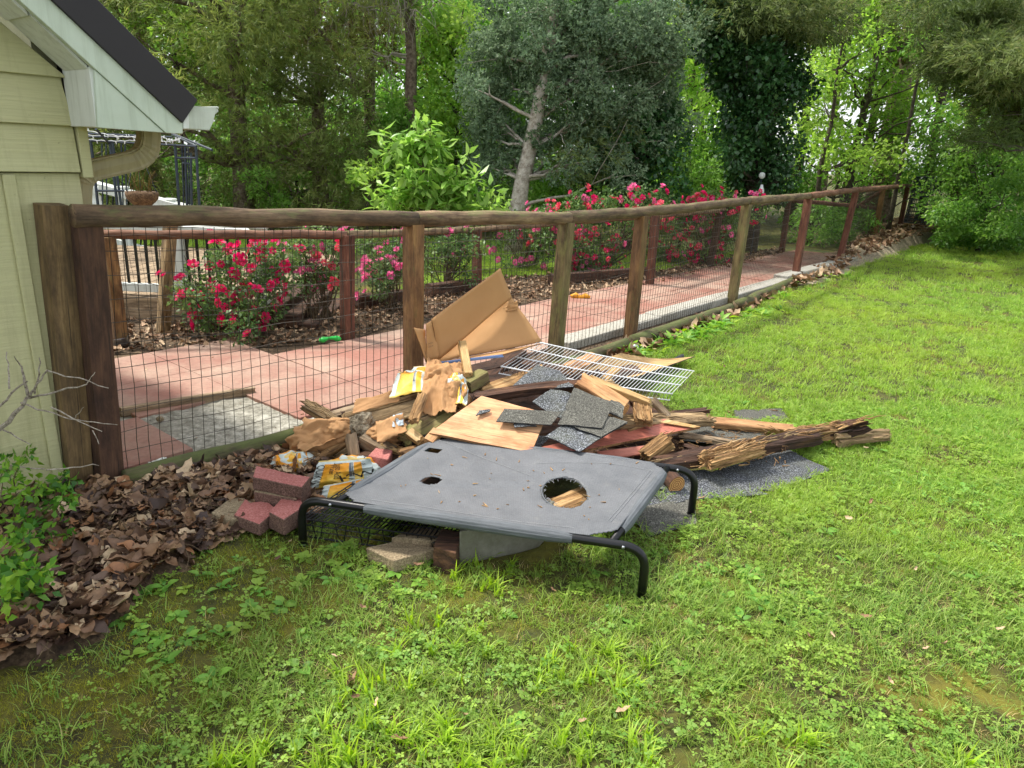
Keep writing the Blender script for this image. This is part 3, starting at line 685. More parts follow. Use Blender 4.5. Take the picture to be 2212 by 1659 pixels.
BK = [((262, 748), (232, 512), None), ((750, 738), (750, 508), None), ((1030, 617), (1030, 496), None), ((1222, 602), (1233, 480), 9.2), ((1403, 619), (1416, 466), None), ((1530, 588), (1556, 455), 10.9), ((1688, 548), (1704, 432), None)]
BB, BT = [], []
for b, t, y in BK:
    p = spot(*b) if y is None else spoty(b[0], b[1], y); BB.append(p); BT.append(spoty(t[0], t[1], p.y))
back = thing('fence', BB[1], 'low reddish rail and mesh fence on the far side of the patio', 'fence')
bm_ = ['post', 'post_red', 'post_red', 'post_dark', 'post_red', 'post_dark', 'post_red']
for i in range(7): post('post', BB[i] - V(0, 0, .04), BT[i], .09, MT[bm_[i]], back)
for i in range(6):
    a, b = BT[i].copy(), BT[i + 1].copy()
    if i == 0: a = spoty(216, 506, BB[0].y)
    log('top_rail', a, b, .034, MT['log_red' if i < 1 else 'log'], back, 0)
    wire_bay(BB[i], BB[i + 1], a, b, -.05, .07, back, 9, .0015 if i < 2 else .0018)
log('cross_rail', BT[6], spoty(1893, 449, 15.8), .04, MT['post_red'], back); log('brace', spoty(1850, 447, 15.6), spoty(1906, 412, 15.4), .04, MT['post_red'], back)
lp = thing('leaning_post', spot(352, 722), 'bare wooden post leaning beside the red rose bush', 'post'); post('shaft', spot(352, 722), spoty(368, 484, spot(352, 722).y), .085, MT['old'], lp)
log('cross_bar', spoty(205, 512, 5.9), spoty(352, 512, 5.95), .02, MT['old'], lp) if False else None
# roll of spare wire at the far end of the fence
rl = thing('wire_roll', spoty(1985, 480, 16.4), 'upright roll of dark wire fencing at the far fence end', 'wire roll')
rc = spoty(1984, 482, 16.5); R_ = .30; polys = []
for k in range(46):
    a = 2 * math.pi * k / 23; rr = R_ * (1 - .12 * (k // 23)); polys.append([rc + V(math.cos(a) * rr + .05 * w, math.sin(a) * rr, w * 1.0) for w in (0, .5, 1.)])
for j in range(13):
    for e in (1., .88): polys.append([rc + V(math.cos(a) * R_ * e + .05 * j / 12, math.sin(a) * R_ * e, j / 12 + .01 * nz(a, j)) for a in np.linspace(0, 2 * math.pi, 30)])
vs, q = wires(polys, .008); obj('wire_coil', npmesh('wire_coil', vs, q, MT['iron']), rl)
# ------------------------------------------------------------------ deck and its railings, trellis
dY = 6.0
dl = spoty(150, 640, dY); dr = spoty(560, 628, dY); zf = spoty(300, 640, dY).z
deck = thing('deck', (dl.x, dY, 0), 'brown board deck with steps behind the patio fence', 'deck')
x = dl.x - 1.2; xe = dr.x
nb = 0
while x < xe - .02:
    boxo('deck_board', (x, dY, zf - .03), (x + .135, dY + 3.0, zf + .002 * random.random()), MT['grey'], deck, None, .003); x += .143
boxo('rim_board', (dl.x - 1.2, dY - .04, zf - .2), (xe, dY - .005, zf + .002), MT['grey'], deck); boxo('skirt', (dl.x - 1.2, dY + .3, .0), (xe, dY + .34, zf - .21), MT['dark'], deck)
for i, px in enumerate((240, 330, 420)):
    p = spoty(px, 640, dY); boxo('support', (p.x - .05, dY + .1, 0), (p.x + .05, dY + .2, zf - .05), MT['post_dark'], deck)
for i in range(3):
    h = zf - .02 - .07 * i
    if h > .02: boxo('step', (xe + .02 + .16 * i, dY - .1, 0), (xe + .02 + .16 * (i + 1), dY + 1.1, h), MT['dark'], deck, None, .006)
def railing(name, a, b, h0, h1, posts, label, nb_, bot=True, wtop=.09):
    """white rails with black balusters from a to b; h0/h1 bottom and top heights above a,b"""
    t = thing(name, a, label, 'railing'); d = b - a; L = d.length; M = frame(a, d)
    boxo('top_rail', (0, -wtop / 2, h1 - .6 * wtop), (L, wtop / 2, h1), MT['white'], t, M, .006)
    if bot: boxo('bottom_rail', (0, -.03, h0), (L, .03, h0 + .07), MT['white'], t, M, .004)
    for k in range(nb_):
        x = L * (k + .5) / nb_
        if any(abs(x - p * L) < .08 for p in posts): continue
        boxo('baluster', (x - .009, -.009, h0 + .02), (x + .009, .009, h1 - .05), MT['black'], t, M, 0)
    for p in posts:
        P = a + d * p; boxo('post', (P.x - .055, P.y - .055, P.z + h0 - .12), (P.x + .055, P.y + .055, P.z + h1 - .0), MT['white'], t, None, .004)
        boxo('post_cap', (P.x - .07, P.y - .07, P.z + h1), (P.x + .07, P.y + .07, P.z + h1 + .03), MT['white'], t, None, .01)
    return t
zt = spoty(400, 489, dY).z; zbm = spoty(300, 632, dY).z
A = V(dl.x - .6, dY + .06, 0); B = V(spoty(562, 487, dY).x, dY + .06, 0)
p1 = (spoty(378, 560, dY).x - A.x) / (B.x - A.x)
railing('deck_railing', A, B, zbm, zt, [.02, p1, .985], 'white deck railing with black balusters behind the red roses', 26)
C1 = V(B.x, dY + .1, 0); C2 = V(B.x + .1, dY + 3.2, 0)
sa, sb = spoty(150, 378, 9.6), spoty(420, 447, 9.6)
railing('stair_railing', sa, sb, -.75, 0., [.04, .42, .8], 'white sloping stair railing seen under the downspout', 24, True, .19)
cl = thing('white_cloth', spoty(195, 440, 8.9), 'white cloth hung over the railing next to the downspout', 'cloth')
cc = [spoty(172, 398, 8.9), spoty(213, 403, 8.9), spoty(222, 447, 8.9), spoty(172, 447, 8.9)]
sheet('cloth', cc, .006, MT['white'], 14, 14, lambda u, v: .05 * nz(u * 4, v * 2) + .02 * nz(u * 11, v * 5), 0, cl, None, True)
tY = 8.2
tr = thing('trellis', spoty(400, 445, tY), 'black iron garden trellis hung with string lights', 'trellis')
def bar(name, a, b, r, par, mat='iron', n=5): return tubeo(name, [a, b], r, MT[mat], par, n, smooth=False)
for (xa, ya, xb, yb, Y) in ((378, 312, 387, 446, tY), (423, 316, 431, 446, tY), (196, 304, 212, 446, tY), (237, 306, 254, 446, tY), (400, 318, 404, 446, tY + .6), (412, 330, 414, 446, tY + .6), (243, 306, 262, 446, tY + .7)): bar('upright', spoty(xa, ya, Y), spoty(xb, yb, Y), .016, tr)
for (xa, xb, Y) in ((220, 222, tY + .5), (229, 231, tY + .5), (262, 266, tY + .5), (270, 274, tY + .5), (393, 397, tY + .6), (406, 409, tY + .6)): bar('rod', spoty(xa, 310, Y), spoty(xb, 446, Y), .008, tr)
for (xa, ya, xb, yb, Y1, Y2) in ((150, 301, 424, 316, tY, tY), (165, 287, 372, 296, tY + .8, tY + .8), (372, 290, 424, 316, tY + .8, tY), (207, 279, 237, 311, tY - .3, tY), (373, 289, 458, 324, tY + .8, tY - .4), (380, 341, 424, 341, tY, tY), (206, 412, 268, 412, tY, tY), (394, 352, 414, 354, tY + .6, tY + .6), (160, 295, 330, 296, tY + .5, tY + .5)): bar('crossbar', spoty(xa, ya, Y1), spoty(xb, yb, Y2), .013, tr)
sl = thing('string_lights', spoty(260, 290, tY), 'strings of small white lights along the trellis top', 'string lights')
for (xa, ya, xb, yb) in ((160, 274, 305, 297), (160, 288, 345, 292), (158, 296, 300, 302), (340, 303, 390, 298), (345, 292, 388, 302)):
    a, b = spoty(xa, ya, tY - .05), spoty(xb, yb, tY - .05); n = 14
    pts = [a.lerp(b, i / n) - V(0, 0, .02 * math.sin(math.pi * i / n) + .008 * (i % 2)) for i in range(n + 1)]; tubeo('cord', pts, .005, MT['wire_white'], sl, 4)
    ds = []
    for p in pts[1:-1:2]:
        ds.append(tube_data([p, p + V(random.uniform(-.01, .01), 0, random.choice((-.03, .03)))], [.008, .004], 5))
    vs, fs = join(*ds); solid('bulbs', vs, fs, MT['bead'], sl)
hb = thing('hanging_basket', spoty(306, 441, 8.0), 'coir lined hanging basket with dry stems below the trellis', 'planter')
hc = spoty(306, 414, 8.0); vs, fs = [], []
for j in range(6):
    r = (.165, .172, .16, .13, .09, .04)[j]; z = (.0, -.03, -.07, -.11, -.145, -.165)[j]
    for k in range(20):
        a = 2 * math.pi * k / 20; q = 1 + .05 * nz(k * 1.3, j); vs.append(hc + V(math.cos(a) * r * q, math.sin(a) * r * q, z))
for j in range(5):
    for k in range(20): fs.append((j * 20 + k, (j + 1) * 20 + k, (j + 1) * 20 + (k + 1) % 20, j * 20 + (k + 1) % 20))
fs.append(tuple(range(20))); solid('liner', vs, fs, MT['coir'], hb, None, True)
for k in range(14):
    a = random.random() * 6.28; p = hc + V(math.cos(a) * .1, math.sin(a) * .1, 0); q = p + V(random.uniform(-.25, .2), random.uniform(-.1, .1), random.uniform(.06, .4)); tubeo('dry_stem', [p, p.lerp(q, .5) + V(0, 0, .06), q], [.004, .003, .002], MT['straw'], hb, 4)
for k in range(3):
    a = 2.1 * k; bar('chain', hc + V(math.cos(a) * .165, math.sin(a) * .165, 0), hc + V(0, 0, .5), .004, hb)
# small things round the patio
bw = thing('metal_bowl', spot(249, 752), 'small steel dog bowl beside the corner post of the back fence', 'bowl'); bc = spot(252, 752)
vs, fs = [], []
for r, z in ((.07, 0.03), (.095, .03), (.085, .085), (.09, .09), (.08, .085), (.065, .04)):
    for k in range(20): vs.append(bc + V(math.cos(k * .31416) * r, math.sin(k * .31416) * r, z))
for j in range(5):
    for k in range(20): fs.append((j * 20 + k, j * 20 + (k + 1) % 20, (j + 1) * 20 + (k + 1) % 20, (j + 1) * 20 + k))
fs.append(tuple(100 + k for k in range(20))); solid('bowl', vs, fs, MT['steel'], bw, None, True)
a, b = spot(690, 737, .06), spot(736, 733, .06)
dz = thing('dog_toy', spot(712, 736), 'bright green bone shaped dog toy at the mulch edge', 'dog toy')
pts = [a.lerp(b, t / 12) + V(0, 0, .018 * math.sin(math.pi * t / 12)) for t in range(13)]; rr = [.012, .022, .026, .022, .016, .015, .015, .015, .016, .022, .026, .022, .012]
tubeo('bone', pts, [r * .9 for r in rr], MT['green_rubber'], dz, 12, .12, 3)
ot = thing('dog_toy', spot(1253, 641), 'small orange chewed toy on the pink slabs', 'dog toy'); oc = spot(1253, 641, .05)
tubeo('toy_body', [oc + V(-.1, 0, 0), oc + V(-.05, .01, .012), oc + V(0, 0, -.004), oc + V(.06, .02, .012), oc + V(.11, 0, 0)], [.02, .035, .022, .035, .018], MT['yellow_toy'], ot, 10, .3, 2)
pk = thing('edging_board', spot(400, 870), 'old wet plank edging the broken concrete on the patio', 'board')
timber('plank', spot(258, 893, .035), spot(552, 846, .035), .035, .07, MT['grey'], .004, (.01, .02), 0, pk)
for k, (p, q, lab) in enumerate((((768, 652), (868, 640), 'dark edging timber behind the middle back fence post'), ((925, 628), (1020, 616), 'dark edging timber behind the cardboard box'), ((1190, 604), (1400, 588), 'long edging timber below the big red roses'))):
    e = thing('edging_timber', spot(*p), lab, 'timber'); timber('log', spot(*p, .08), spot(*q, .08), .12, .14, MT['dark'], .006, (0, 0), 0, e)
# white bone-like chew, pale stone and sticks on the broken concrete
for (px, py, r, lab) in ((345, 905, .022, 'pale pebble at the wet plank end'),):
    st = thing('pebble', spot(px, py), lab, 'stone'); bm = bmesh.new(); bmesh.ops.create_icosphere(bm, subdivisions=2, radius=r)
    for v in bm.verts: v.co *= 1 + .25 * nz(*(v.co * 40)); v.co.z *= .7
    me = bpy.data.meshes.new('pebble'); bm.to_mesh(me); bm.free(); me.materials.append(MT['paver']); obj('stone', me, st, Matrix.Translation(spot(px, py, .035)))
dg = thing('torn_paper', spot(330, 995), 'crumpled white paper scrap beside the dark gate post', 'paper'); sheet('paper', [spot(290, 1012, .03), spot(350, 985, .03), spot(368, 995, .05), spot(300, 1022, .03)], .002, MT['white'], 12, 8, lambda u, v: .03 * abs(nz(u * 4, v * 4)) + .01 * nz(u * 12, v * 9), .06, dg)
# feeder pole by the ivy tree
fp = thing('bird_feeder', spoty(1640, 440, 12.5), 'white disc and bottle bird feeder on a thin pole by the ivy tree', 'bird feeder')
fc = spoty(1646, 379, 12.5); bar('pole', V(fc.x, 12.5, 0), fc, .008, fp)
tubeo('disc', [fc + V(0, -.01, .0), fc + V(0, .02, 0)], .052, MT['white'], fp, 20)
b0, b1 = spoty(1645, 404, 12.45), spoty(1644, 418, 12.45)
tubeo('bottle', [b0 + V(0, 0, .04), b0, b0.lerp(b1, .5), b1], [.018, .03, .045, .052], MT['wire_white'], fp, 14)
# ------------------------------------------------------------------ dog bed
FA, FB, FC = spot(655, 1178), spot(1385, 1293), spot(1492, 1113)
FDd = FA + FC - FB
bed = thing('dog_bed', (FA + FC) / 2, 'torn grey raised dog bed on a black tube frame', 'dog bed')
ZR = .205; bs_ = (FB - FA).normalized(); bt_ = (FC - FB).normalized(); bL = (FB - FA).length; bW = (FC - FB).length
def bp(s, t, z): return FA + bs_ * (s * bL) + bt_ * (t * bW) + V(0, 0, z)
def rz(s, t): return ZR + .012 * t                    # the rear rail rests a little higher
for t, nm in ((0., 'front_rail'), (1., 'rear_rail')):
    z = rz(0, t); k = .055 / bL * 1.6
    pts = [bp(0, t, 0.)] + [bp(0, t, z - .09)] + arc(bp(0, t, z - .09), bp(0, t, z), bp(.068, t, z), 8)[1:] + [bp(.25, t, z), bp(.5, t, z), bp(.75, t, z)] + arc(bp(.932, t, z), bp(1, t, z), bp(1, t, z - .09), 8) + [bp(1, t, 0.)]
    r = tubeo(nm, pts, .0165, MT['black'], bed, 14)
    for s in (.095, .935): 
        q = bp(s, t, z); tubeo('bolt', [q + V(.0, -.014, .0), q + V(.002, -.0195, 0)], .0065, MT['steel'], r, 10)
    for s in (0, 1): tubeo('foot_cap', [bp(s, t, -.005), bp(s, t, .012)], .0175, MT['black'], r, 12)
SL, SR = .105, .905
for s in (SL, SR): tubeo('side_rail', [bp(s, .01, rz(s, 0)), bp(s, .99, rz(s, 1))], .0145, MT['black'], bed, 12)
# fabric: stretched between the rails with cut corners, worn holes
HOLE = []
def bedfun(u, v):
    s = SL + (SR - SL) * u; sag = -.028 * math.sin(math.pi * u) * math.sin(math.pi * v)
    z = rz(s, v) + .0165 + sag + .003 * nz(u * 7, v * 5) + .007 * nz(u * 2.2 + 3, v * 2.2) + .004 * (1 - abs(nz(u * 3 + v * 2 + 5, v * 1.2)) * 3)
    z += -.004 * math.exp(-((v - .25 - .5 * u) / .03) ** 2) * (u < .55)        # crease lines
    return bp(s, v, z)
def uvof(px, py):
    best = None
    for i in range(81):
        for j in range(61):
            p = bedfun(i / 80, j / 60) - EYE; q = (IMG_W / 2 + F_PX * p.dot(RT) / p.dot(FW), IMG_H / 2 - F_PX * p.dot(UPV) / p.dot(FW))
            e = (q[0] - px) ** 2 + (q[1] - py) ** 2
            if best is None or e < best[0]: best = (e, i / 80, j / 60)
    return best[1], best[2]
hu, hv = uvof(1220, 1068); hu2, hv2 = uvof(932, 1035); hu3, hv3 = uvof(938, 973)
HC = spot(1220, 1068, .2); HRX = .092; HRY = (spot(1220, 1036, .2) - spot(1220, 1103, .2)).length / 2
def hole_pt(a, r=1.): 
    return V(HC.x + HRX * r * math.cos(a), HC.y + HRY * r * math.sin(a), bedfun(hu, hv).z)
def ell(u, v, cu, cv, a, b, n=0.): return ((u - cu) / a) ** 2 + ((v - cv) / b) ** 2 < 1 + n
def fhole(u, v):
    n = .18 * nz(u * 30, v * 30)
    w_ = bedfun(u, v) - HC
    if (w_.x / HRX) ** 2 + (w_.y / HRY) ** 2 < 1 + n: return True
    if ell(u, v, hu2, hv2, .036, .05, n * 2): return True
    if abs(u - hu3) < .03 and abs(v - hv3) < .028: return True
    cu = .075 + .02 * nz(v * 20); cv = .085 + .02 * nz(u * 20)
    for a, b in ((u, v), (1 - u, v), (u, 1 - v), (1 - u, 1 - v)):
        if a / cu + b / cv < 1: return True
    return False
nu, nv = 150, 84; vs, fs, uvs = [], [], []
hole = np.array([[fhole((i + .5) / nu, (j + .5) / nv) for i in range(nu)] for j in range(nv)])
for j in range(nv + 1):
    for i in range(nu + 1): vs.append(bedfun(i / nu, j / nv)); uvs.append((i / nu, j / nv))
for j in range(nv):
    for i in range(nu):
        if not hole[j, i]: q = j * (nu + 1) + i; fs.append((q, q + 1, q + nu + 2, q + nu + 1))
me = mesh('fabric', vs, fs, MT['fabric'], True); ul = me.uv_layers.new(name='UVMap'); li = np.zeros(len(me.loops), dtype=np.int32); me.loops.foreach_get('vertex_index', li); ul.data.foreach_set('uv', np.array(uvs, dtype=np.float32)[li].ravel())
fb = obj('fabric', me, bed); md = fb.modifiers.new('thick', 'SOLIDIFY'); md.thickness = .0025; md.offset = -1
for (a, b, nm) in (((.20, 0.), (.80, 0.), 'sleeve'), ((.19, 1.), (.82, 1.), 'sleeve'), ((SL, .12), (SL, .88), 'sleeve'), ((SR, .14), (SR, .90), 'sleeve')):
    n = 26; pts = [bp(a[0] + (b[0] - a[0]) * i / n, a[1] + (b[1] - a[1]) * i / n, rz(0, a[1] + (b[1] - a[1]) * i / n) - .002) for i in range(n + 1)]
    M = frame(pts[0], pts[-1] - pts[0]); Mi = M.inverted(); vs, fs = tube_data([Mi @ p for p in pts], [.0235 * (1 - .25 * max(0, 1 - min(i, n - i) / 3)) for i in range(n + 1)], 48, False, .05, random.random() * 9); vs = [V(v.x, v.y * (1 + .05 * ((j % 4) < 2)), v.z * (1 + .05 * ((j % 4) < 2))) for j, v in enumerate(vs)]; solid(nm, vs, fs, MT['sleeve'], bed, M, True)
# seam lines and frayed threads round the big hole
st_ = []
for off in (0., .012): st_.append([bedfun(min(.999, .96 - off), .16 + .72 * k / 20) + V(0, 0, .0018) for k in range(21)])
st_.append([bedfun(.09 + .8 * k / 24, .975) + V(0, 0, .0018) for k in range(25)]); st_.append([bedfun(.12 + .74 * k / 24, .05) + V(0, 0, .0018) for k in range(25)])
st_.append([bedfun(.02 + .5 * k / 20, .93 - .28 * k / 20) + V(0, 0, .0022) for k in range(21)]); st_.append([bedfun(.5 + .46 * k / 20, .80 + .1 * math.sin(k / 9)) + V(0, 0, .002) for k in range(21)])
for k in range(60):
    a = random.random() * 6.28; r0 = random.uniform(.9, 1.02); L = random.uniform(.006, .02); a2 = a + random.uniform(-1.2, 1.2) + (3.1 if random.random() < .6 else 0)
    p = hole_pt(a, r0) + V(0, 0, .002); st_.append([p, p + V(math.cos(a2) * L * .5, math.sin(a2) * L * .5, random.uniform(0, .006)), p + V(math.cos(a2) * L, math.sin(a2) * L, random.uniform(-.008, .006))])
vs, q = wires(st_, .0009); obj('stitching', npmesh('stitching', vs, q, plain('thread', '#8f9294', .8)), fb)
rim = [hole_pt(a, 1.02) + V(0, 0, .0005) for a in np.linspace(0, 2 * math.pi, 40)]
vs, fs = tube_data(rim, [.0035 * (1 + .3 * nz(i * .7)) for i in range(40)], 6, False); solid('hole_hem', vs, fs, MT['sleeve'], fb, None, True)
for k in range(9):
    u, v = random.uniform(.1, .9), random.uniform(.15, .9)
    if fhole(u, v): continue
ds = []
for k in range(46):
    u, v = random.uniform(.06, .94), random.uniform(.12, .95)
    if fhole(u, v): continue
    p = bedfun(u, v) + V(0, 0, .002); a = random.random() * 6.28; L = random.choice((.006, .01, .012, .022, .03)); ds.append(tube_data([p, p + V(math.cos(a) * L, math.sin(a) * L, .002)], [random.uniform(.0012, .0035), .001], 4))
bl_ = obj('crumbs', mesh('crumbs', *join(*ds), MT['rot'])); tag(bl_, 'dry leaf crumbs and twig bits scattered on the dog bed', 'crumbs', kind='stuff')
# ------------------------------------------------------------------ under the bed
wc = thing('wire_crate', spot(800, 1190), 'folded black wire crate lying under the dog bed', 'crate')
c = [spot(648, 1120, .09), spot(1010, 1170, .09), spot(1060, 1075, .12), spot(760, 1045, .12)]
Sf, nn = patch(c); polys = []
for k in range(41): polys.append([Sf(k / 40, t / 6) for t in range(7)])
for k in range(7): polys.append([Sf(t / 12, k / 6) for t in range(13)])
for z in (.025, .05, .075):
    polys.append([Sf(t / 12, 0) - V(0, 0, z) for t in range(13)])
for k in range(15): polys.append([Sf(k / 14, 0), Sf(k / 14 + (.02 if k % 2 else -.02), 0) - V(0, 0, .075)])
for k in range(13): polys.append([Sf(k / 12, .12) - V(0, 0, .055), Sf(min(1, k / 12 + .07), .9) - V(0, 0, .055)])
vs, q = wires(polys, .0028); obj('wire_panel', npmesh('wire_panel', vs, q, MT['black']), wc)
for a, b in (((0, 0), (1, 0)), ((0, 1), (1, 1)), ((0, 0), (0, 1)), ((1, 0), (1, 1))): bar('frame_wire', Sf(*a), Sf(*b), .0032, wc, 'black', 6)
bar('frame_wire', Sf(0, 0) - V(0, 0, .078), Sf(1, 0) - V(0, 0, .078), .003, wc, 'black', 6)
def block(name, pxs, z0, z1, mat, label, cat, jit=.006, sub=3, amp=.004, freq=14, side=None, notch=None, group=None, flat0=False):
    """stone or concrete piece: ground outline by measured corners, top at z1, chipped edges"""
    pts = [spot(x, y, z1 if not flat0 else 0.) for x, y in pxs]
    if flat0: pts = [V(p.x, p.y, z1) for p in pts]
    c = sum(pts, Vector()) / len(pts)
    t = thing(name, V(c.x, c.y, z0), label, cat, group)
    n = len(pts); vs = [V(p.x, p.y, z) - c for z in (z0, z1) for p in pts]
    bm = bmesh.new(); bv = [bm.verts.new(v) for v in vs]
    bm.faces.new([bv[i] for i in range(n - 1, -1, -1)]); bm.faces.new([bv[n + i] for i in range(n)])
    for i in range(n): bm.faces.new([bv[i], bv[(i + 1) % n], bv[n + (i + 1) % n], bv[n + i]])
    bmesh.ops.recalc_face_normals(bm, faces=bm.faces)
    bmesh.ops.bevel(bm, geom=list(bm.edges), offset=jit, segments=2, affect='EDGES', profile=.5)
    bmesh.ops.triangulate(bm, faces=[f for f in bm.faces if len(f.verts) > 4])
    bmesh.ops.subdivide_edges(bm, edges=list(bm.edges), cuts=sub, use_grid_fill=True)
    s = random.random() * 70
    bm.normal_update()
    for v in bm.verts: v.co += v.normal * (amp * nz(v.co.x * freq + s, v.co.y * freq, v.co.z * freq) + amp * .6 * nz(v.co.x * freq * 3 + s, v.co.y * freq * 3, v.co.z * freq * 3))
    me = bpy.data.meshes.new(name); bm.to_mesh(me); bm.free(); me.materials.append(mat)
    if side:
        me.materials.append(side)
        for f in me.polygons:
            if f.normal.z < .6: f.material_index = 1  # steep faces take the side colour, on bricks the painted shade
    obj('body', me, t, Matrix.Translation(c)); return t
block('concrete_block', [(985, 1165), (1165, 1130), (1240, 1165), (1215, 1105), (1010, 1098)][:0] or [(990, 1224), (1165, 1186), (1195, 1150), (1050, 1150), (1000, 1185)], .0, .15, MT['concrete'], 'large grey concrete block under the front of the dog bed', 'concrete block', .008, 3, .006, 9, flat0=True)
block('paver', [(790, 1182), (850, 1212), (945, 1185), (890, 1160)], 0., .055, MT['paver'], 'tan paver tipped below the crate in front of the bed', 'paver', .006, 3, .003, 20)
block('paver', [(845, 1160), (930, 1168), (990, 1150), (900, 1138)], .0, .075, MT['paver'], 'dark tan paver behind the crate wire', 'paver', .006, 3, .003, 20)
block('wood_block', [(935, 1180), (985, 1195), (1000, 1150), (955, 1140)], 0., .10, MT['dark'], 'dark wooden block beside the big concrete block', 'wood block', .004, 2, .003, 14)
tb_ = thing('log_end', spot(1230, 1080), 'split log seen through the big hole in the bed', 'log'); timber('split_log', spot(1180, 1112, .10), spot(1300, 1062, .13), .10, .07, MT['rot'], .008, (.03, .03), .3, tb_)
tb_ = thing('scrap_board', spot(1230, 1100), 'dark board lying below the big hole in the bed', 'board'); timber('board', spot(1080, 1110, .02), spot(1330, 1105, .03), .22, .04, MT['dark'], .005, (.03, .03), .1, tb_)
tb_ = thing('scrap_board', spot(950, 1060), 'dark board under the small hole in the bed', 'board'); timber('board', spot(840, 1075, .06), spot(1080, 1060, .06), .25, .04, MT['dark'], .005, (.03, .03), .1, tb_)
# ------------------------------------------------------------------ bricks and pavers by the leaves
block('paver', [(456, 1106), (488, 1122), (535, 1118), (552, 1085), (505, 1070)], .03, .075, MT['paver'], 'flat tan paver leftmost by the dead leaves', 'paver', .006, 3, .002, 20)
block('brick', [(505, 1112), (560, 1132), (600, 1100), (575, 1080), (540, 1085), (530, 1075)], .03, .085, MT['brick'], 'flat notched red brick lying in the dead leaves', 'brick', .006, 2, .003, 16, MT['brick_side'])
block('brick', [(548, 1062), (640, 1078), (660, 1052), (570, 1040)], .06, .125, MT['paver'], 'tan brick between the two red bricks', 'brick', .004, 3, .003, 20, MT['brick_side'])
block('brick', [(545, 1030), (652, 1052), (670, 1030), (610, 1018), (553, 1004)], .125, .185, MT['brick'], 'red brick on top of the small brick pile', 'brick', .006, 2, .004, 16, MT['brick_side'])
block('brick', [(580, 1105), (612, 1122), (655, 1095), (650, 1078), (672, 1052), (650, 1040), (632, 1050)], .04, .115, MT['brick'], 'tilted notched red brick against the bed leg', 'brick', .006, 2, .003, 16, MT['brick_side'])
block('brick', [(610, 1112), (650, 1118), (668, 1090), (630, 1085)], 0., .06, MT['brick_side'], 'half buried brick next to the black bed leg', 'brick', .005, 2, .003, 16)
block('brick', [(795, 985), (838, 992), (848, 972), (812, 965)], .02, .16, MT['brick'], 'pinkish brick end behind the front cement bag', 'brick', .005, 2, .004, 16)
# ------------------------------------------------------------------ rubble heap
def wood_piece(name, a, b, w, h, mat, label, cat='board', rough=0., jag=(0., 0.), roll=0., bend=0., taper=1., **k):
    pa, pb = spot(*a), spot(*b)
    t = thing(name, (pa + pb) / 2, label, cat); timber(k.pop('part', 'board'), pa, pb, w, h, MT[mat], rough, jag, roll, t, bend, None, taper, **k); return t
W = wood_piece
def fibres(a, b, w, h, n, par, mat='rot', L=(.04, .16), up=.012):
    """torn strands lifting off a rotten piece"""
    pa, pb = spot(*a), spot(*b); d = (pb - pa); ln = d.length; d.normalize(); sd_ = V(0, 0, 1).cross(d).normalized(); ds = []
    for k in range(n):
        t = random.uniform(-.03, .97); y = random.uniform(-.5, .5) * w; z = math.copysign(1, random.random() - .15) * h * .48; l = random.uniform(*L); p = pa + d * (ln * t) + sd_ * y + V(0, 0, z); q = d + sd_ * random.gauss(0, .12) + V(0, 0, random.gauss(.02, .08)); r = random.uniform(.002, .006)
        ds.append(tube_data([p, p + q * l * .5 + V(0, 0, random.uniform(0, up)), p + q * l], [r, r * .8, .001], 4, True))
    vs, fs = join(*ds); M = frame(pa, d); Mi = M.inverted(); return solid('torn_fibres', [Mi @ v for v in vs], fs, MT[mat], par, M)
# the packed core of the heap: short offcuts and boards seen in the gaps
core = [((700, 985, .06), (900, 900, .08), .09, .05), ((760, 1000, .10), (1000, 955, .12), .10, .05), ((850, 960, .08), (1120, 880, .16), .12, .05), ((1000, 900, .10), (1250, 860, .16), .14, .05), ((1050, 960, .10), (1350, 900, .10), .16, .05), ((1150, 950, .06), (1480, 930, .05), .2, .05), ((980, 850, .12), (1180, 810, .18), .16, .06), ((1040, 820, .14), (1120, 760, .20), .14, .06), ((1200, 840, .12), (1380, 800, .10), .12, .05), ((1120, 790, .1), (1300, 815, .08), .12, .05), ((950, 820, .14), (1080, 790, .18), .12, .05), ((880, 880, .12), (1010, 850, .16), .10, .06), ((1300, 960, .05), (1420, 1000, .05), .10, .05), ((1250, 1010, .04), (1450, 960, .05), .12, .05)]
labs = ['buried board under the brown paper bag', 'dark board between front bag and bed', 'split board under the plywood sheet', 'broad board under the black shingles', 'wide board below the red plank', 'flat dark board near the right side of the heap', 'dark board behind the bag and stub', 'short board under the cardboard box', 'board below the fresh split timber', 'board beneath the wire shelf', 'board behind the yellow stub', 'beam buried under the upper bag', 'rotten offcut next to the ringed log end', 'dark offcut beside the bed right end']
for (a, b, w, h), l in zip(core, labs): W('scrap_board', a, b, w, h, 'dark', l, rough=.006, jag=(.04, .04), roll=random.uniform(-.4, .4), step=.06, per=3)
heap = thing('heap_soil', spot(1100, 950), 'dark crumbly debris under the heap of wood', 'debris'); hc_ = spot(1080, 925); vs, fs = [], []
n = 44
for j in range(n + 1):
    for i in range(n + 1):
        u, v = i / n * 2 - 1, j / n * 2 - 1; x = hc_.x + .05 + u * 1.15; y = hc_.y + v * .75 + u * .1; r = math.sqrt(u * u + v * v)
        z = .17 * max(0, 1 - r * r) + .05 * nz(x * 5, y * 5) * (1 - min(1, r)) + .02 * nz(x * 18, y * 18) * (r < .95) - (.03 if r > .9 else 0); vs.append(V(x, y, z))
fs = [(j * (n + 1) + i, j * (n + 1) + i + 1, (j + 1) * (n + 1) + i + 1, (j + 1) * (n + 1) + i) for j in range(n) for i in range(n)]
tag(heap, kind='stuff'); solid('debris', vs, fs, MT['dark'], heap)
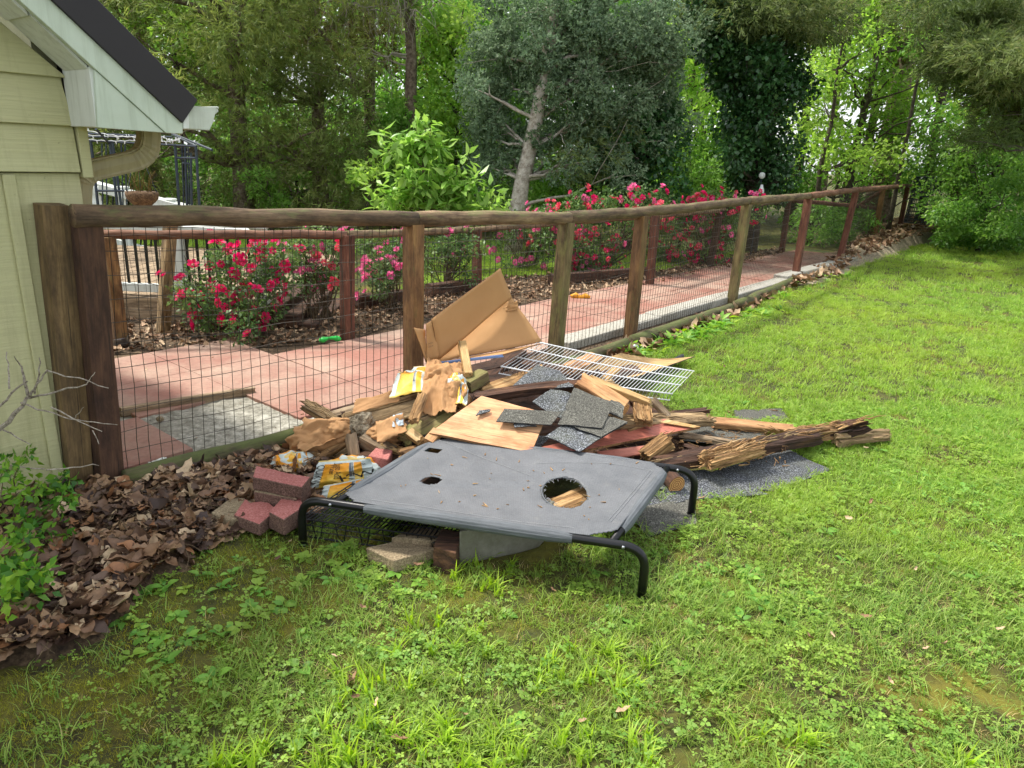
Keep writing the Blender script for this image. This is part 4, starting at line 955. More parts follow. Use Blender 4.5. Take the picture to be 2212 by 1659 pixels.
# left side
W('tan_board', (760, 925, .20), (905, 880, .27), .09, .03, 'old', 'tan board leaning below the draped paper strip', 'board', .003, (.03, .02), .7)
W('tan_board', (700, 905, .13), (830, 868, .22), .05, .04, 'grey', 'grey board tucked behind the mortar lump', 'board', .004, (.04, .03), .4)
W('tan_board', (905, 905, .26), (1000, 868, .31), .08, .03, 'old', 'short tan board between the upper bag and plywood', 'board', .004, (.03, .03), .5)
W('tan_board', (1040, 850, .31), (1180, 800, .36), .09, .03, 'rot', 'splintered brown board under the shingle peak', 'board', .006, (.05, .04), .4)
W('tan_board', (860, 985, .15), (960, 960, .18), .06, .03, 'rot', 'light splintered board at the bed rear corner', 'board', .006, (.04, .03), .4)
W('tan_board', (680, 990, .07), (760, 945, .14), .06, .03, 'rot', 'light broken board below the brown paper lump', 'board', .006, (.04, .03), .4)
W('tan_board', (1225, 850, .32), (1330, 830, .30), .06, .03, 'old', 'weathered board under the fresh split lath', 'board', .005, (.04, .03), .4)
t = W('broken_post', (652, 872, .22), (745, 925, .12), .055, .045, 'old', 'splintered grey stick sticking up at the heap left edge', 'stick', .008, (.05, .03), .4); fibres((652, 872, .22), (745, 925, .12), .055, .045, 30, t, 'old', (.04, .12), .012)
W('broken_post', (682, 882, .16), (720, 930, .1), .05, .04, 'dark', 'dark rotten stick behind the splintered grey stick', 'stick', .014, (.05, .05))
W('old_board', (735, 893, .16), (905, 838, .26), .06, .035, 'dark', 'dark plank lying along the fence foot behind the bags', 'board', .004, (.03, .02), .3)
W('old_board', (742, 915, .15), (915, 866, .24), .10, .035, 'old', 'tan plank below the upper paper bag', 'board', .003, (.02, .02), .9)
W('split_beam', (868, 958, .17), (985, 885, .28), .11, .07, 'post_green', 'greenish split beam with torn end under the bags', 'beam', .008, (.03, .08), .35)
W('wood_wedge', (885, 935, .23), (912, 955, .21), .045, .04, 'fresh', 'fresh sawn wedge at the split beam end', 'offcut', .002, (.0, .02), .5)
W('wood_wedge', (925, 958, .22), (945, 935, .25), .05, .05, 'orange', 'orange sawn stub end under the plywood corner', 'offcut', .001, (.0, .0), .3)
W('rotten_stick', (892, 912, .30), (915, 852, .36), .045, .03, 'rot', 'worm eaten stick leaning on the split beam', 'stick', .010, (.02, .03), .2)
W('short_post', (768, 1003, .08), (757, 938, .20), .05, .055, 'grey', 'short square stub standing beside the mortar lump', 'offcut', .003, (.0, .01))
W('splintered_block', (785, 948, .17), (852, 985, .12), .07, .065, 'grey', 'grey block with a splintered yellow end', 'offcut', .004, (.0, .05), .2)
t = W('splinter', (835, 968, .14), (878, 978, .13), .05, .03, 'rot', 'yellow splinters at the end of the grey block', 'splinters', .012, (.02, .06), .2); fibres((815, 965, .145), (865, 982, .12), .06, .05, 40, t, 'fresh', (.03, .08), .012)
W('old_board', (800, 1018, .07), (1010, 962, .14), .06, .035, 'dark', 'dark plank running under the bed rear corner', 'board', .003, (.02, .02), .2)
W('old_stick', (700, 950, .10), (745, 985, .05), .035, .03, 'rot', 'short yellow stick below the brown paper', 'stick', .006, (.03, .03))
W('old_stick', (722, 985, .06), (770, 960, .12), .03, .025, 'old', 'split stick behind the front cement bag', 'stick', .006, (.03, .03))
W('old_stick', (655, 990, .05), (668, 925, .16), .07, .04, 'dark', 'dark bark piece at the left end of the heap', 'bark', .014, (.03, .03))
lump = thing('mortar_lump', spot(785, 950), 'crumbly grey mortar lump on the short stub', 'mortar'); bm = bmesh.new(); bmesh.ops.create_icosphere(bm, subdivisions=4, radius=.062)
for v in bm.verts:
    c_ = v.co.copy(); v.co *= 1 + .35 * nz(*(c_ * 28)) + .22 * nz(*(c_ * 75)); v.co.z *= 1.05
me = bpy.data.meshes.new('lump'); bm.to_mesh(me); bm.free(); me.materials.append(MT['lump']); obj('lump', me, lump, Matrix.Translation(spot(785, 918, .21)))
# bags
def crumple(amp, s, f=3.):
    def d(u, v):
        a = 1 - abs(nz(u * f + s, v * f)) * 2; b = 1 - abs(nz(u * f * 2.3 + s, v * f * 2.1, 5)) * 2
        return amp * (a * .7 + b * .35 + .12 * nz(u * 16 + s, v * 16))
    return d
def textmesh(body, size):
    cu = bpy.data.curves.new('t', 'FONT'); cu.body = body; cu.size = size; o = bpy.data.objects.new('t', cu)
    me = o.to_mesh(); vs = [(v.co.x, v.co.y) for v in me.vertices]; fs = [tuple(p.vertices) for p in me.polygons]; o.to_mesh_clear(); bpy.data.objects.remove(o); return vs, fs
def print_on(Sf, nrm, body, u, v, size, ang, parent, mat='ink', sx=1., sy=1., off=.003):
    vs, fs = textmesh(body, size); out = []
    for x, y in vs:
        a, b = x * math.cos(ang) - y * math.sin(ang), x * math.sin(ang) + y * math.cos(ang)
        uu, vv = u + a * sx, v + b * sy; p = Sf(uu, vv); out.append(p + nrm * off)
    return solid('lettering', out, fs, MT[mat], parent)
def bag_lump(par, px, py, z, size, rz_, mat, s, amp=.30, name='paper_body', tilt=0.):
    """a squashed, creased paper bag"""
    bm = bmesh.new(); bmesh.ops.create_icosphere(bm, subdivisions=5, radius=1.)
    for v in bm.verts:
        c = v.co.copy(); r1 = 1 - 2 * abs(nz(c.x * 1.5 + s, c.y * 1.5, c.z * 1.5)); r2 = 1 - 2 * abs(nz(c.x * 3.4 + s, c.y * 3.4, c.z * 3.4 + 5)); r3 = nz(c.x * 8 + s, c.y * 8, c.z * 8)
        v.co = c * (1 + amp * (r1 * .8 + r2 * .35 + r3 * .1)); v.co.x *= size[0]; v.co.y *= size[1]; v.co.z *= size[2]
    me = bpy.data.meshes.new(name); bm.to_mesh(me); bm.free(); me.materials.append(MT[mat]); ul = me.uv_layers.new(name='UVMap')
    li = np.zeros(len(me.loops), dtype=np.int32); me.loops.foreach_get('vertex_index', li); co = np.array([v.co[:] for v in me.vertices]); uv = np.stack([co[:, 0] / size[0] * .42 + .5, (co[:, 2] / size[2] - co[:, 1] / size[1] * .5) * .36 + .5], 1); ul.data.foreach_set('uv', uv[li].astype(np.float32).ravel())
    me.polygons.foreach_set('use_smooth', [True] * len(me.polygons)); return obj(name, me, par, Matrix.Translation(spot(px, py, z)) @ Matrix.Rotation(rz_, 4, 'Z') @ Matrix.Rotation(tilt, 4, 'Y'))
def bag(px, mat, label, amp=.03, s=1., nu=34, nv=28, dome=.0, name='paper_bag', f=3., jag=.03):
    c = [spot(*p) for p in px]; t = thing(name, sum(c, Vector()) / 4, label, 'bag'); cr = crumple(amp, s, f)
    d = lambda u, v: cr(u, v) + dome * math.sin(math.pi * max(0, min(1, u))) * math.sin(math.pi * max(0, min(1, v)))
    o, Sf, nn = sheet('paper', c, .002, MT[mat], nu, nv, d, jag, t, None, True); return t, Sf, nn
t, Sf, nn = bag([(668, 1058, .06), (815, 1035, .10), (800, 988, .20), (690, 995, .18)], 'bag', 'yellow and grey printed cement bag in front of the heap', .03, 3., 48, 38, .04, 'cement_bag', 1.6, .02)
bag_lump(t, 765, 1018, .09, (.12, .07, .065), -.1, 'bag', 31.3, .22)
print_on(Sf, nn, 'Just Add', .36, .88, .17, -math.pi / 2, t); print_on(Sf, nn, 'Water', .27, .86, .14, -math.pi / 2, t)
for k in range(5): print_on(Sf, nn, '- - -- ---', .17 + k * .025, .82, .045, -math.pi / 2, t)
print_on(Sf, nn, 'KW', .46, .14, .36, .2, t); print_on(Sf, nn, 'QUIKW', .02, .85, .2, -math.pi / 2, t); print_on(Sf, nn, 'SI', .82, .72, .10, 0, t)
t, Sf, nn = bag([(690, 1082, .05), (800, 1062, .07), (800, 1030, .11), (700, 1050, .10)], 'bag', 'lower fold of cement bag behind the bed leg', .015, 7., 26, 18, .02, 'cement_bag')
t, Sf, nn = bag([(582, 1018, .04), (672, 1012, .05), (655, 975, .12), (625, 978, .11)], 'bag', 'small pale cement bag end behind the red brick', .012, 11., 24, 18, .03, 'cement_bag'); print_on(Sf, nn, 'QUIK', .3, .9, .1, 0, t)
bag_lump(t, 632, 1000, .06, (.09, .055, .05), .35, 'bag', 41.7, .22)
t, Sf, nn = bag([(640, 985, .10), (745, 955, .12), (765, 912, .20), (655, 908, .21)], 'paper', 'crumpled brown paper bag on the left of the heap', .055, 5., 48, 36, .03, f=1.3, jag=.035)
bag_lump(t, 690, 945, .13, (.125, .085, .07), .5, 'paper', 3.3); bag_lump(t, 735, 930, .17, (.075, .06, .05), .2, 'paper', 8.1, .35)
t, Sf, nn = bag([(760, 900, .22), (865, 872, .27), (862, 845, .30), (770, 868, .26)], 'paper', 'long brown paper strip draped over the tan plank', .02, 9., 34, 20, .0, f=1.2, jag=.03)
t, Sf, nn = bag([(815, 965, .19), (880, 940, .22), (870, 898, .27), (812, 915, .25)], 'paper', 'brown paper flap printed SACK behind the mortar lump', .03, 13., 28, 24, .02, f=1.2, jag=.03)
bag_lump(t, 838, 935, .19, (.085, .06, .05), .6, 'paper', 23.3, .3)
lab_c = [Sf(.55, .38), Sf(.95, .45), Sf(.98, .95), Sf(.62, .9)]
o, S2, n2 = sheet('label', [p + nn * .006 for p in lab_c], .0015, plain('grey_print', '#aebcc4', .6), 12, 12, lambda u, v: .004 * nz(u * 4, v * 4), .05, t); print_on(S2, n2, 'SACK', .15, .3, .32, .6, o)
t, Sf, nn = bag([(842, 868, .30), (925, 848, .34), (925, 805, .39), (862, 806, .38)], 'bag', 'yellow printed bag panel on top of the heap by the post', .024, 17., 36, 30, .035, 'cement_bag', 1.4, .02)
print_on(Sf, nn, 'Just Add Water', .12, .78, .10, .05, t)
for k in range(5): print_on(Sf, nn, '--- -- ----', .14, .66 - .07 * k, .07, .05, t)
t, Sf, nn = bag([(905, 895, .28), (985, 910, .27), (1000, 800, .40), (925, 788, .41)], 'paper', 'large crumpled brown bag at the heap top beside the stub', .055, 21., 48, 48, .03, f=1.5, jag=.03)
bag_lump(t, 958, 838, .33, (.10, .085, .10), .4, 'paper', 12.7, .34, tilt=.4); bag_lump(t, 985, 870, .30, (.06, .06, .09), .1, 'paper', 19.2, .34)
t, Sf, nn = bag([(958, 880, .31), (1008, 885, .31), (1012, 845, .36), (985, 795, .41)], 'bag', 'pale printed bag side hanging over the plywood corner', .035, 27., 30, 34, .02, 'cement_bag', 1.6, .03); print_on(Sf, nn, 'QUIK', .55, .55, .16, -.8, t)
bag_lump(t, 985, 848, .34, (.05, .05, .085), .3, 'bag', 35.1, .28)
t, Sf, nn = bag([(880, 812, .38), (950, 808, .39), (965, 785, .42), (895, 795, .41)], 'bag', 'white bag rim folded over in front of the fence post', .012, 31., 24, 14, .01, 'cement_bag', 2.)
# centre
W('stub', (1012, 812, .40), (998, 742, .50), .045, .045, 'fresh', 'fresh yellow wood stub standing upright below the cardboard', 'stub', .0015, (.0, .006))
W('stub', (1005, 835, .35), (1045, 812, .38), .08, .07, 'post_green', 'square old post end beside the yellow stub', 'offcut', .004, (.01, .0))
W('bark_stick', (1022, 862, .33), (1265, 832, .36), .055, .045, 'dark', 'long dark bark stick lying across the shingles', 'stick', .008, (.03, .05), .2, .01)
ply = thing('plywood_sheet', spot(1050, 910, .3), 'square orange plywood sheet tilted on the heap', 'plywood')
sheet('sheet', [spot(927, 935, .265), spot(1148, 977, .225), spot(1183, 868 + 25, .33), spot(1040, 855, .375)], .014, MT['ply'], 10, 10, lambda u, v: .003 * nz(u * 3, v * 3), .004, ply, None, False, MT['ply_edge'])
pr = thing('red_plank', spot(1320, 945), 'reddish painted plywood plank with a raw pale tip', 'plank')
sheet('board', [spot(1128, 975, .13), spot(1200, 984, .135), spot(1512, 922, .16), spot(1435, 905, .185)], .012, MT['ply_red'], 20, 6, lambda u, v: .002 * nz(u * 3, v * 3), .006, pr, None, False, MT['ply_edge'])
sheet('raw_tip', [spot(1440, 906, .189), spot(1428, 912, .187), spot(1500, 924, .167), spot(1514, 921, .164)], .004, MT['fresh'], 6, 3, None, .03, pr)
def shingle(px, label, mat='shingle', nu=14, nv=10, amp=.012, jag=.012, tab=True):
    c = [spot(*p) for p in px]; t = thing('shingle', sum(c, Vector()) / 4, label, 'shingle'); s = random.random() * 40
    d = lambda u, v: amp * nz(u * 1.6 + s, v * 1.6) + amp * .3 * nz(u * 5 + s, v * 5)
    o, Sf, nn = sheet('shingle_sheet', c, .005, MT[mat], nu, nv, d, jag, t, None, False, MT['tar'])
    return t, Sf, nn
t, Sf, nn = shingle([(1178, 940, .285), (1252, 976, .255), (1355, 912, .29), (1268, 890, .32)], 'dark granular shingle overhanging the red plank')
sheet('upper_tab', [Sf(.0, .42) + nn * .008, Sf(1., .42) + nn * .008, Sf(1.02, .99) + nn * .010, Sf(-.02, .99) + nn * .010], .004, MT['shingle_old'], 12, 6, lambda u, v: .004 * nz(u * 3, v * 3), .01, t, None, False, MT['tar'])
t, Sf, nn = shingle([(1205, 915, .315), (1300, 925, .30), (1325, 872, .345), (1240, 838, .385)], 'faded shingle under the bark stick', 'shingle_old')
t, Sf, nn = shingle([(1150, 870, .34), (1215, 905, .315), (1240, 850, .37), (1190, 838, .385)], 'bent black shingle flap beside the plywood', 'shingle')
shingle([(1100, 838, .36), (1240, 838, .375), (1210, 800, .41), (1160, 785, .42)], 'shingle peak standing in front of the wire shelf', 'shingle', amp=.02)
shingle([(1280, 870, .33), (1345, 905, .28), (1348, 878, .31), (1285, 838, .36)], 'worn shingle edge beside the ringed timber end', 'shingle_old')
shingle([(1072, 910, .318), (1190, 918, .318), (1212, 890, .345), (1090, 882, .352)], 'shingle strip lying on the plywood sheet', 'shingle_old', amp=.004)
shingle([(1112, 922, .302), (1160, 920, .306), (1150, 908, .318), (1108, 910, .314)], 'small torn shingle scrap on the plywood', 'shingle', 8, 6, .003, .06)
shingle([(1028, 897, .327), (1058, 888, .338), (1060, 884, .343), (1036, 886, .339)], 'tiny dark scrap near the plywood upper edge', 'shingle', 6, 4, .002, .05)
shingle([(1590, 910, .01), (1705, 908, .012), (1690, 882, .012), (1585, 885, .012)], 'shingle flat in the grass behind the broken boards', 'shingle_old', amp=.004)
shingle([(1475, 955, .05), (1665, 965, .03), (1640, 918, .03), (1490, 910, .06)], 'grey shingle under the broken boards', 'shingle_old')
shingle([(1500, 1030, .03), (1665, 1062, .008), (1795, 1015, .008), (1700, 968, .03)], 'long granular shingle in the grass at the beam right side', 'shingle')
shingle([(1385, 1040, .03), (1470, 1078, .012), (1660, 1068, .016), (1520, 1012, .04)], 'black shingle under the rotten beam', 'shingle')
shingle([(1350, 1100, .012), (1400, 1160, .006), (1505, 1130, .01), (1500, 1075, .02)], 'worn shingle by the bed rear leg', 'shingle_old')
shingle([(1290, 1040, .02), (1390, 1105, .01), (1480, 1080, .02), (1400, 1020, .04)], 'shingle below the bed right edge', 'shingle')
shingle([(1000, 962, .20), (1150, 985, .17), (1190, 940, .22), (1040, 925, .23)], 'black shingle in shade under the plywood', 'shingle')
W('split_timber', (1248, 820, .40), (1348, 882, .29), .085, .06, 'orange', 'fresh orange timber with split top beside the shingles', 'timber', .006, (.05, .0), .5)
W('split_timber', (1270, 818, .38), (1405, 872, .28), .05, .035, 'fresh', 'long pale split lath over the orange timber', 'timber', .003, (.05, .03), .2)
rt = thing('ringed_timber', spot(1345, 880), 'timber with round growth rings facing the bed', 'timber')
def rings_mat():
    m, nt, bs, _ = newmat('end_grain'); w = N_(nt, 'ShaderNodeTexWave', wave_type='RINGS', rings_direction='X'); w.inputs['Scale'].default_value = 34; w.inputs['Distortion'].default_value = 2.5; w.inputs['Detail'].default_value = 2; w.inputs['Detail Scale'].default_value = 2
    L_(nt, tc(nt, 'Object', (1, 1, 1), False), w.inputs[0]); L_(nt, ramp(nt, w.outputs['Fac'], [(.2, '#8a5a2c'), (.6, '#c58f52'), (.9, '#dcb077')]), bs.inputs['Base Color']); bs.inputs['Roughness'].default_value = .9; return m
MT['rings'] = rings_mat()
def ring_timber(par, a, b, r, mat):
    M = frame(a, b - a); L = (b - a).length; pts = [V(L * i / 8, .004 * nz(i * .6), .004 * nz(i * .6, 4)) for i in range(9)]
    vs, fs = tube_data(pts, r, 18, False, .12, r * 90); o = solid('trunk_piece', vs, fs, MT[mat], par, M, True)
    e = 18; vs2 = [vs[k] + V(-.0005, 0, 0) for k in range(e)]; solid('ring_face', vs2, [tuple(range(e - 1, -1, -1))], MT['rings'], par, M)
ring_timber(rt, spot(1350, 885, .27), spot(1275, 835, .33), .035, 'orange')
rl2 = thing('log_end', spot(1462, 1050), 'round log end with rings under the rotten beam', 'log'); ring_timber(rl2, spot(1462, 1047, .055), spot(1405, 985, .07), .042, 'dark')
t = W('rotten_block', (1392, 915, .21), (1384, 866, .28), .085, .05, 'rot', 'upright yellow rotten block next to the ringed timber', 'block', .014, (.03, .03), per=9); fibres((1392, 915, .21), (1384, 866, .28), .085, .05, 24, t, 'rot', (.02, .06), .01)
W('bark_slab', (1408, 862, .26), (1448, 905, .16), .045, .02, 'grey', 'grey weathered bark slab by the wire shelf corner', 'bark', .006, (.03, .04), .5)
t = W('broken_board', (1318, 912, .20), (1535, 905, .13), .11, .04, 'old', 'broken brown board with a split along it', 'board', .005, (.06, .05), .15); fibres((1318, 912, .20), (1535, 905, .13), .11, .04, 40, t, 'old', (.04, .15), .008)
W('broken_board', (1345, 925, .17), (1445, 912, .15), .06, .035, 'rot', 'short splintered board under the broken brown board', 'board', .008, (.06, .06), .15)
W('broken_board', (1535, 912, .075), (1722, 930, .03), .09, .04, 'orange', 'pale long board reaching into the grass', 'board', .004, (.01, .05), .1)
W('bark_slab', (1398, 905, .2), (1360, 865, .27), .03, .02, 'dark', 'narrow dark bark strip by the rotten block', 'bark', .006, (.03, .03))
W('bark_slab', (1455, 895, .13), (1530, 885, .12), .05, .025, 'dark', 'curled dark bark behind the broken brown board', 'bark', .012, (.04, .04))
t = W('rotten_block', (1392, 990, .11), (1445, 950, .19), .085, .06, 'rot', 'square rotten offcut under the red plank tip', 'block', .011, (.02, .02), .2, per=9); fibres((1392, 990, .11), (1445, 950, .19), .085, .06, 30, t, 'rot', (.02, .08), .01)
W('red_offcut', (1290, 985, .1), (1420, 968, .13), .05, .012, 'ply_red', 'thin reddish strip below the red plank', 'strip', .002, (.04, .05), .6)
W('bark_stick', (1465, 938, .11), (1652, 968, .07), .045, .03, 'grey', 'pale bark stick on the grey shingle', 'stick', .010, (.03, .05))
W('bark_stick', (1470, 965, .08), (1560, 985, .06), .06, .03, 'dark', 'dark splintered strip by the pale bark stick', 'stick', .008, (.05, .05))
W('fresh_lath', (1160, 980, .15), (1362, 1003, .11), .05, .035, 'fresh', 'new yellow lath behind the bed rear edge', 'lath', 0, (0., 0.), .2)
W('fresh_lath', (1248, 1003, .13), (1278, 985, .16), .03, .02, 'fresh', 'short yellow wedge against the new lath', 'offcut', 0, (0., 0.), .4)
t = W('rotten_beam', (1412, 1008, .10), (1770, 940, .10), .08, .065, 'dark', 'long dark rotten beam lying out to the right', 'beam', .010, (.05, .05), .3, per=8); fibres((1412, 1008, .10), (1770, 940, .10), .08, .065, 24, t, 'old', (.05, .2), .004)
t = W('rotten_beam', (1520, 998, .125), (1640, 966, .125), .085, .06, 'rot', 'yellow torn rotten section on the long dark beam', 'beam', .012, (.05, .05), .25, per=9); fibres((1520, 1000, .13), (1640, 968, .13), .10, .075, 60, t)
t = W('rotten_beam', (1700, 945, .09), (1850, 922, .09), .07, .04, 'rot', 'stringy brown rotten piece on the beam end', 'beam', .03, (.10, .08), .3, per=9); fibres((1700, 945, .1), (1850, 922, .10), .10, .06, 40, t, 'rot', (.05, .14), .008)
t = W('rotten_beam', (1770, 940, .06), (1880, 915, .15), .06, .04, 'dark', 'dark crumbling root shaped lump at the beam tip', 'beam', .04, (.06, .07), .2, per=8); fibres((1770, 940, .06), (1880, 915, .17), .09, .05, 22, t, 'rot', (.03, .1), .01)
W('rotten_beam', (1800, 950, .06), (1922, 938, .05), .06, .05, 'old', 'rounded weathered stub ending in the grass', 'beam', .02, (.03, .05), .1, per=8)
W('bark_stick', (1400, 1000, .07), (1300, 1010, .05), .05, .03, 'dark', 'short dark stick beside the bed rear rail', 'stick', .006, (.04, .04))
# ------------------------------------------------------------------ cardboard box
cb = thing('cardboard_box', spot(1010, 790, .35), 'big opened cardboard box standing against the fence', 'cardboard box')
q = lambda u, v: .006 * nz(u * 3, v * 3)
bl, br_ = spot(925, 783, .40), spot(1100, 768, .40)
bk0 = spoty(925, 700, bl.y + .06); N0 = bl.y
def cp(px, py, dy): return spoty(px, py, N0 + dy)
sheet('back_panel', [cp(944, 782, .02), cp(1165, 738, .30), cp(1112, 655, .36), cp(1005, 655, .34)][:0] or [cp(944, 782, .0), cp(1170, 737, .28), cp(1105, 643, .36), cp(998, 690, .32)], .005, MT['card'], 16, 12, lambda u, v: .008 * nz(u * 2, v * 2) + .006 * math.sin(3 * v), .006, cb, None, True, MT['card_edge'])
sheet('upper_flap', [cp(944, 780, .0), cp(999, 690, .32), cp(1106, 643, .36), cp(1082, 580, .30)][:0] or [cp(950, 776, .0), cp(1106, 643, .365), cp(1081, 580, .30), cp(932, 690, -.02)], .005, MT['card'], 16, 12, lambda u, v: .006 * nz(u * 2, v * 2), .006, cb, None, True, MT['card_edge'])
sheet('left_panel', [cp(921, 783, -.05), cp(952, 776, .0), cp(934, 692, -.01), cp(921, 700, -.05)], .005, MT['card'], 8, 8, q, .01, cb, None, True, MT['card_edge'])
sheet('side_flap', [cp(921, 784, -.05), cp(921, 745, -.045), cp(918, 712, -.02), cp(894, 708, -.10)], .005, MT['card'], 8, 8, q, .02, cb, None, True, MT['card_edge'])
sheet('bottom_panel', [cp(921, 784, -.055), cp(1075, 768, -.06), cp(1168, 742, .26), cp(945, 783, -.0)], .006, MT['card'], 10, 8, q, .01, cb, None, True, MT['card_edge'])
sheet('front_flap', [cp(921, 784, -.058), cp(1085, 765, -.075), cp(1088, 771, -.075), cp(925, 790, -.058)], .004, MT['card_blue'], 10, 3, None, .02, cb, None, True, MT['card_edge'])
sheet('torn_corner', [cp(1086, 665, .335), cp(1118, 650, .335), cp(1120, 668, .32), cp(1095, 674, .32)], .003, MT['card'], 8, 8, lambda u, v: .012 * nz(u * 3, v * 3), .06, cb, None, True, MT['card_edge'])
Sf, nn = patch([cp(921, 783, -.06), cp(952, 776, -.012), cp(934, 692, -.022), cp(921, 700, -.06)])
tn = -nn if nn.y > 0 else nn
print_on(Sf, tn, 'Summit', .12, .46, .16, 0, cb, 'ink_soft', 1., .4, .004); print_on(Sf, tn, 'Optical', .12, .38, .16, 0, cb, 'ink_soft', 1., .4, .004)
# ------------------------------------------------------------------ wire shelf
ws = thing('wire_shelf', spot(1300, 800, .3), 'white wire closet shelf lying across the back of the heap', 'wire shelf')
c = [spot(1082, 790, .415), spot(1453, 850, .20), spot(1500, 801, .20), spot(1162, 738, .415)]
Sf, nn = patch(c, lambda u, v: -.012 * math.sin(math.pi * u))
for k in range(47): 
    u = .004 + .992 * k / 46; p = [Sf(u, 1.) , Sf(u, .5), Sf(u, 0.)]; d = Sf(u, 0) - nn * .045
    vs, q_ = wires([p + [d]], .0024); obj('deck_wire', npmesh('deck_wire', vs, q_, MT['wire_white']), ws)
for v, r in ((0., .0044), (.36, .0042), (.68, .0042), (1., .0044)): tubeo('long_rod', [Sf(t / 10, v) + nn * (-.003) for t in range(11)], r, MT['wire_white'], ws, 8)
tubeo('long_rod', [Sf(t / 10, 0.) - nn * .046 for t in range(11)], .0034, MT['wire_white'], ws, 8)
# bent panel behind the shelf
bpn = thing('bent_panel', spot(1380, 790), 'bent pale plywood scrap under the wire shelf', 'plywood')
sheet('panel', [spot(1250, 800, .16), spot(1380, 812, .12), spot(1500, 770, .07), spot(1340, 762, .16)], .006, MT['fresh'], 16, 8, lambda u, v: -.03 * math.sin(math.pi * u), .015, bpn, None, True, MT['tar'])
bd = thing('bent_panel', spot(1440, 800), 'dark curled shingle strip in the grass behind the shelf', 'shingle'); sheet('strip', [spot(1380, 812, .05), spot(1400, 818, .03), spot(1478, 774, .05), spot(1470, 766, .06)], .006, MT['tar'], 14, 4, lambda u, v: .02 * math.sin(math.pi * u), .02, bd)
W('offcut', (1300, 825, .2), (1335, 795, .24), .045, .03, 'fresh', 'pale offcut under the wire shelf rods', 'offcut', .003, (.02, .02), .3)
W('offcut', (1225, 800, .24), (1290, 770, .28), .10, .04, 'orange', 'pinkish brick coloured board below the shelf left end', 'offcut', .004, (.02, .02), .3)
W('offcut', (1240, 820, .24), (1300, 805, .24), .05, .04, 'dark', 'splintered dark offcut beneath the shelf middle', 'offcut', .010, (.04, .04), .3)
cv = thing('cup', spot(1368, 752), 'small round tin lid at the fence post foot', 'lid'); tubeo('tin', [spot(1372, 752, .035), spot(1372, 752, .035) + V(.004, .02, .0)], .03, MT['steel'], cv, 18)
# splinters
sp = tag(bpy.data.objects.new('splinters', None), 'loose wood chips strewn over the heap and its edges', 'splinters', kind='stuff'); put(sp)
ds = []
for k in range(420):
    px, py = random.choice(((random.uniform(650, 1700), random.uniform(880, 1010)), (random.uniform(1280, 1700), random.uniform(930, 1010)))); p = spot(px, py, random.uniform(.02, .12)); a = random.random() * 3.14; L = random.uniform(.015, .07); d = V(math.cos(a), math.sin(a), random.uniform(-.2, .3)) * L
    ds.append(tube_data([p, p + d], [random.uniform(.002, .005), .0015], 4))
vs, fs = join(*ds); solid('chips', vs, fs, MT['rot'], sp)
# ------------------------------------------------------------------ plants
def unit(a): return a / (np.linalg.norm(a, axis=-1, keepdims=True) + 1e-9)
def leaves(C, D, Sd, L, W, fold=.15):
    """C base points, D direction, Sd side vectors, L length, W width -> quads (base, side, tip, side)"""
    D = unit(D); Sd = unit(Sd - D * (Sd * D).sum(1, keepdims=True)); N = np.cross(D, Sd); L = L[:, None]; W = W[:, None]
    v = np.stack([C, C + D * L * .45 + Sd * W * .5 + N * W * fold, C + D * L - N * L * .12, C + D * L * .45 - Sd * W * .5 + N * W * fold], 1)
    n = len(C); return v.reshape(-1, 3), np.arange(n * 4).reshape(n, 4)
def rnd(n, k=3): return RNG.normal(size=(n, k))
def blob_pts(centers, radii, counts, shell=.55):
    out, cid = [], []
    for i, (c, r, n) in enumerate(zip(centers, radii, counts)):
        d = unit(rnd(n)); q = (shell + (1 - shell) * RNG.random((n, 1)) ** .6) * (.75 + .35 * RNG.random((n, 1)))
        out.append(np.array(c) + d * q * np.array(r)); cid.append(np.full(n, i))
    return np.concatenate(out), np.concatenate(cid)
def leaf_cloud(centers, radii, counts, size, ratio=.55, droop=.4, var0=None, up=.3, jitter=.35, shell=.5):
    P, cid = blob_pts(centers, radii, counts, shell); n = len(P); C0 = np.array(centers)[cid]
    D = unit(P - C0) * .7 + rnd(n) * .6 + np.array([0, 0, -droop]); S_ = rnd(n); S_[:, 2] *= .35
    L = size * (1 - jitter + 2 * jitter * RNG.random(n)); v, q = leaves(P, D, S_, L, L * ratio)
    base = (RNG.random(len(centers)) if var0 is None else np.array(var0))[cid]
    var = np.clip(.55 * base + .45 * RNG.random(n), 0, 1); return v, q, np.repeat(var, 4)
def spray_cloud(centers, radii, counts, L=.22, W=.022, per=7, droop=.35, spread=.5):
    """feathery evergreen sprays: several narrow blades fanning from each point"""
    P, cid = blob_pts(centers, radii, counts, .35); n = len(P); C0 = np.array(centers)[cid]
    A = unit(unit(P - C0) * .8 + rnd(n) * .35 + np.array([0, 0, -droop])); P2 = np.repeat(P, per, 0); A2 = np.repeat(A, per, 0)
    t = np.tile(np.linspace(0, 1, per), n)[:, None]; P2 = P2 + A2 * t * L * .9 * (.6 + .8 * np.repeat(RNG.random((n, 1)), per, 0))
    D = A2 + rnd(n * per) * spread; S_ = rnd(n * per); l = L * (.55 + .7 * RNG.random(n * per)) * (1 - .4 * t[:, 0])
    v, q = leaves(P2, D, S_, l, W * (.7 + .8 * RNG.random(n * per)), .05); b = RNG.random(len(centers))[cid]
    var = np.clip(.6 * np.repeat(b, per) + .4 * RNG.random(n * per), 0, 1); return v, q, np.repeat(var, 4)
def merge(parts):
    vs, qs, ws, o = [], [], [], 0
    for v, q, w in parts: vs.append(v); qs.append(q + o); ws.append(w); o += len(v)
    return np.concatenate(vs), np.concatenate(qs), np.concatenate(ws)
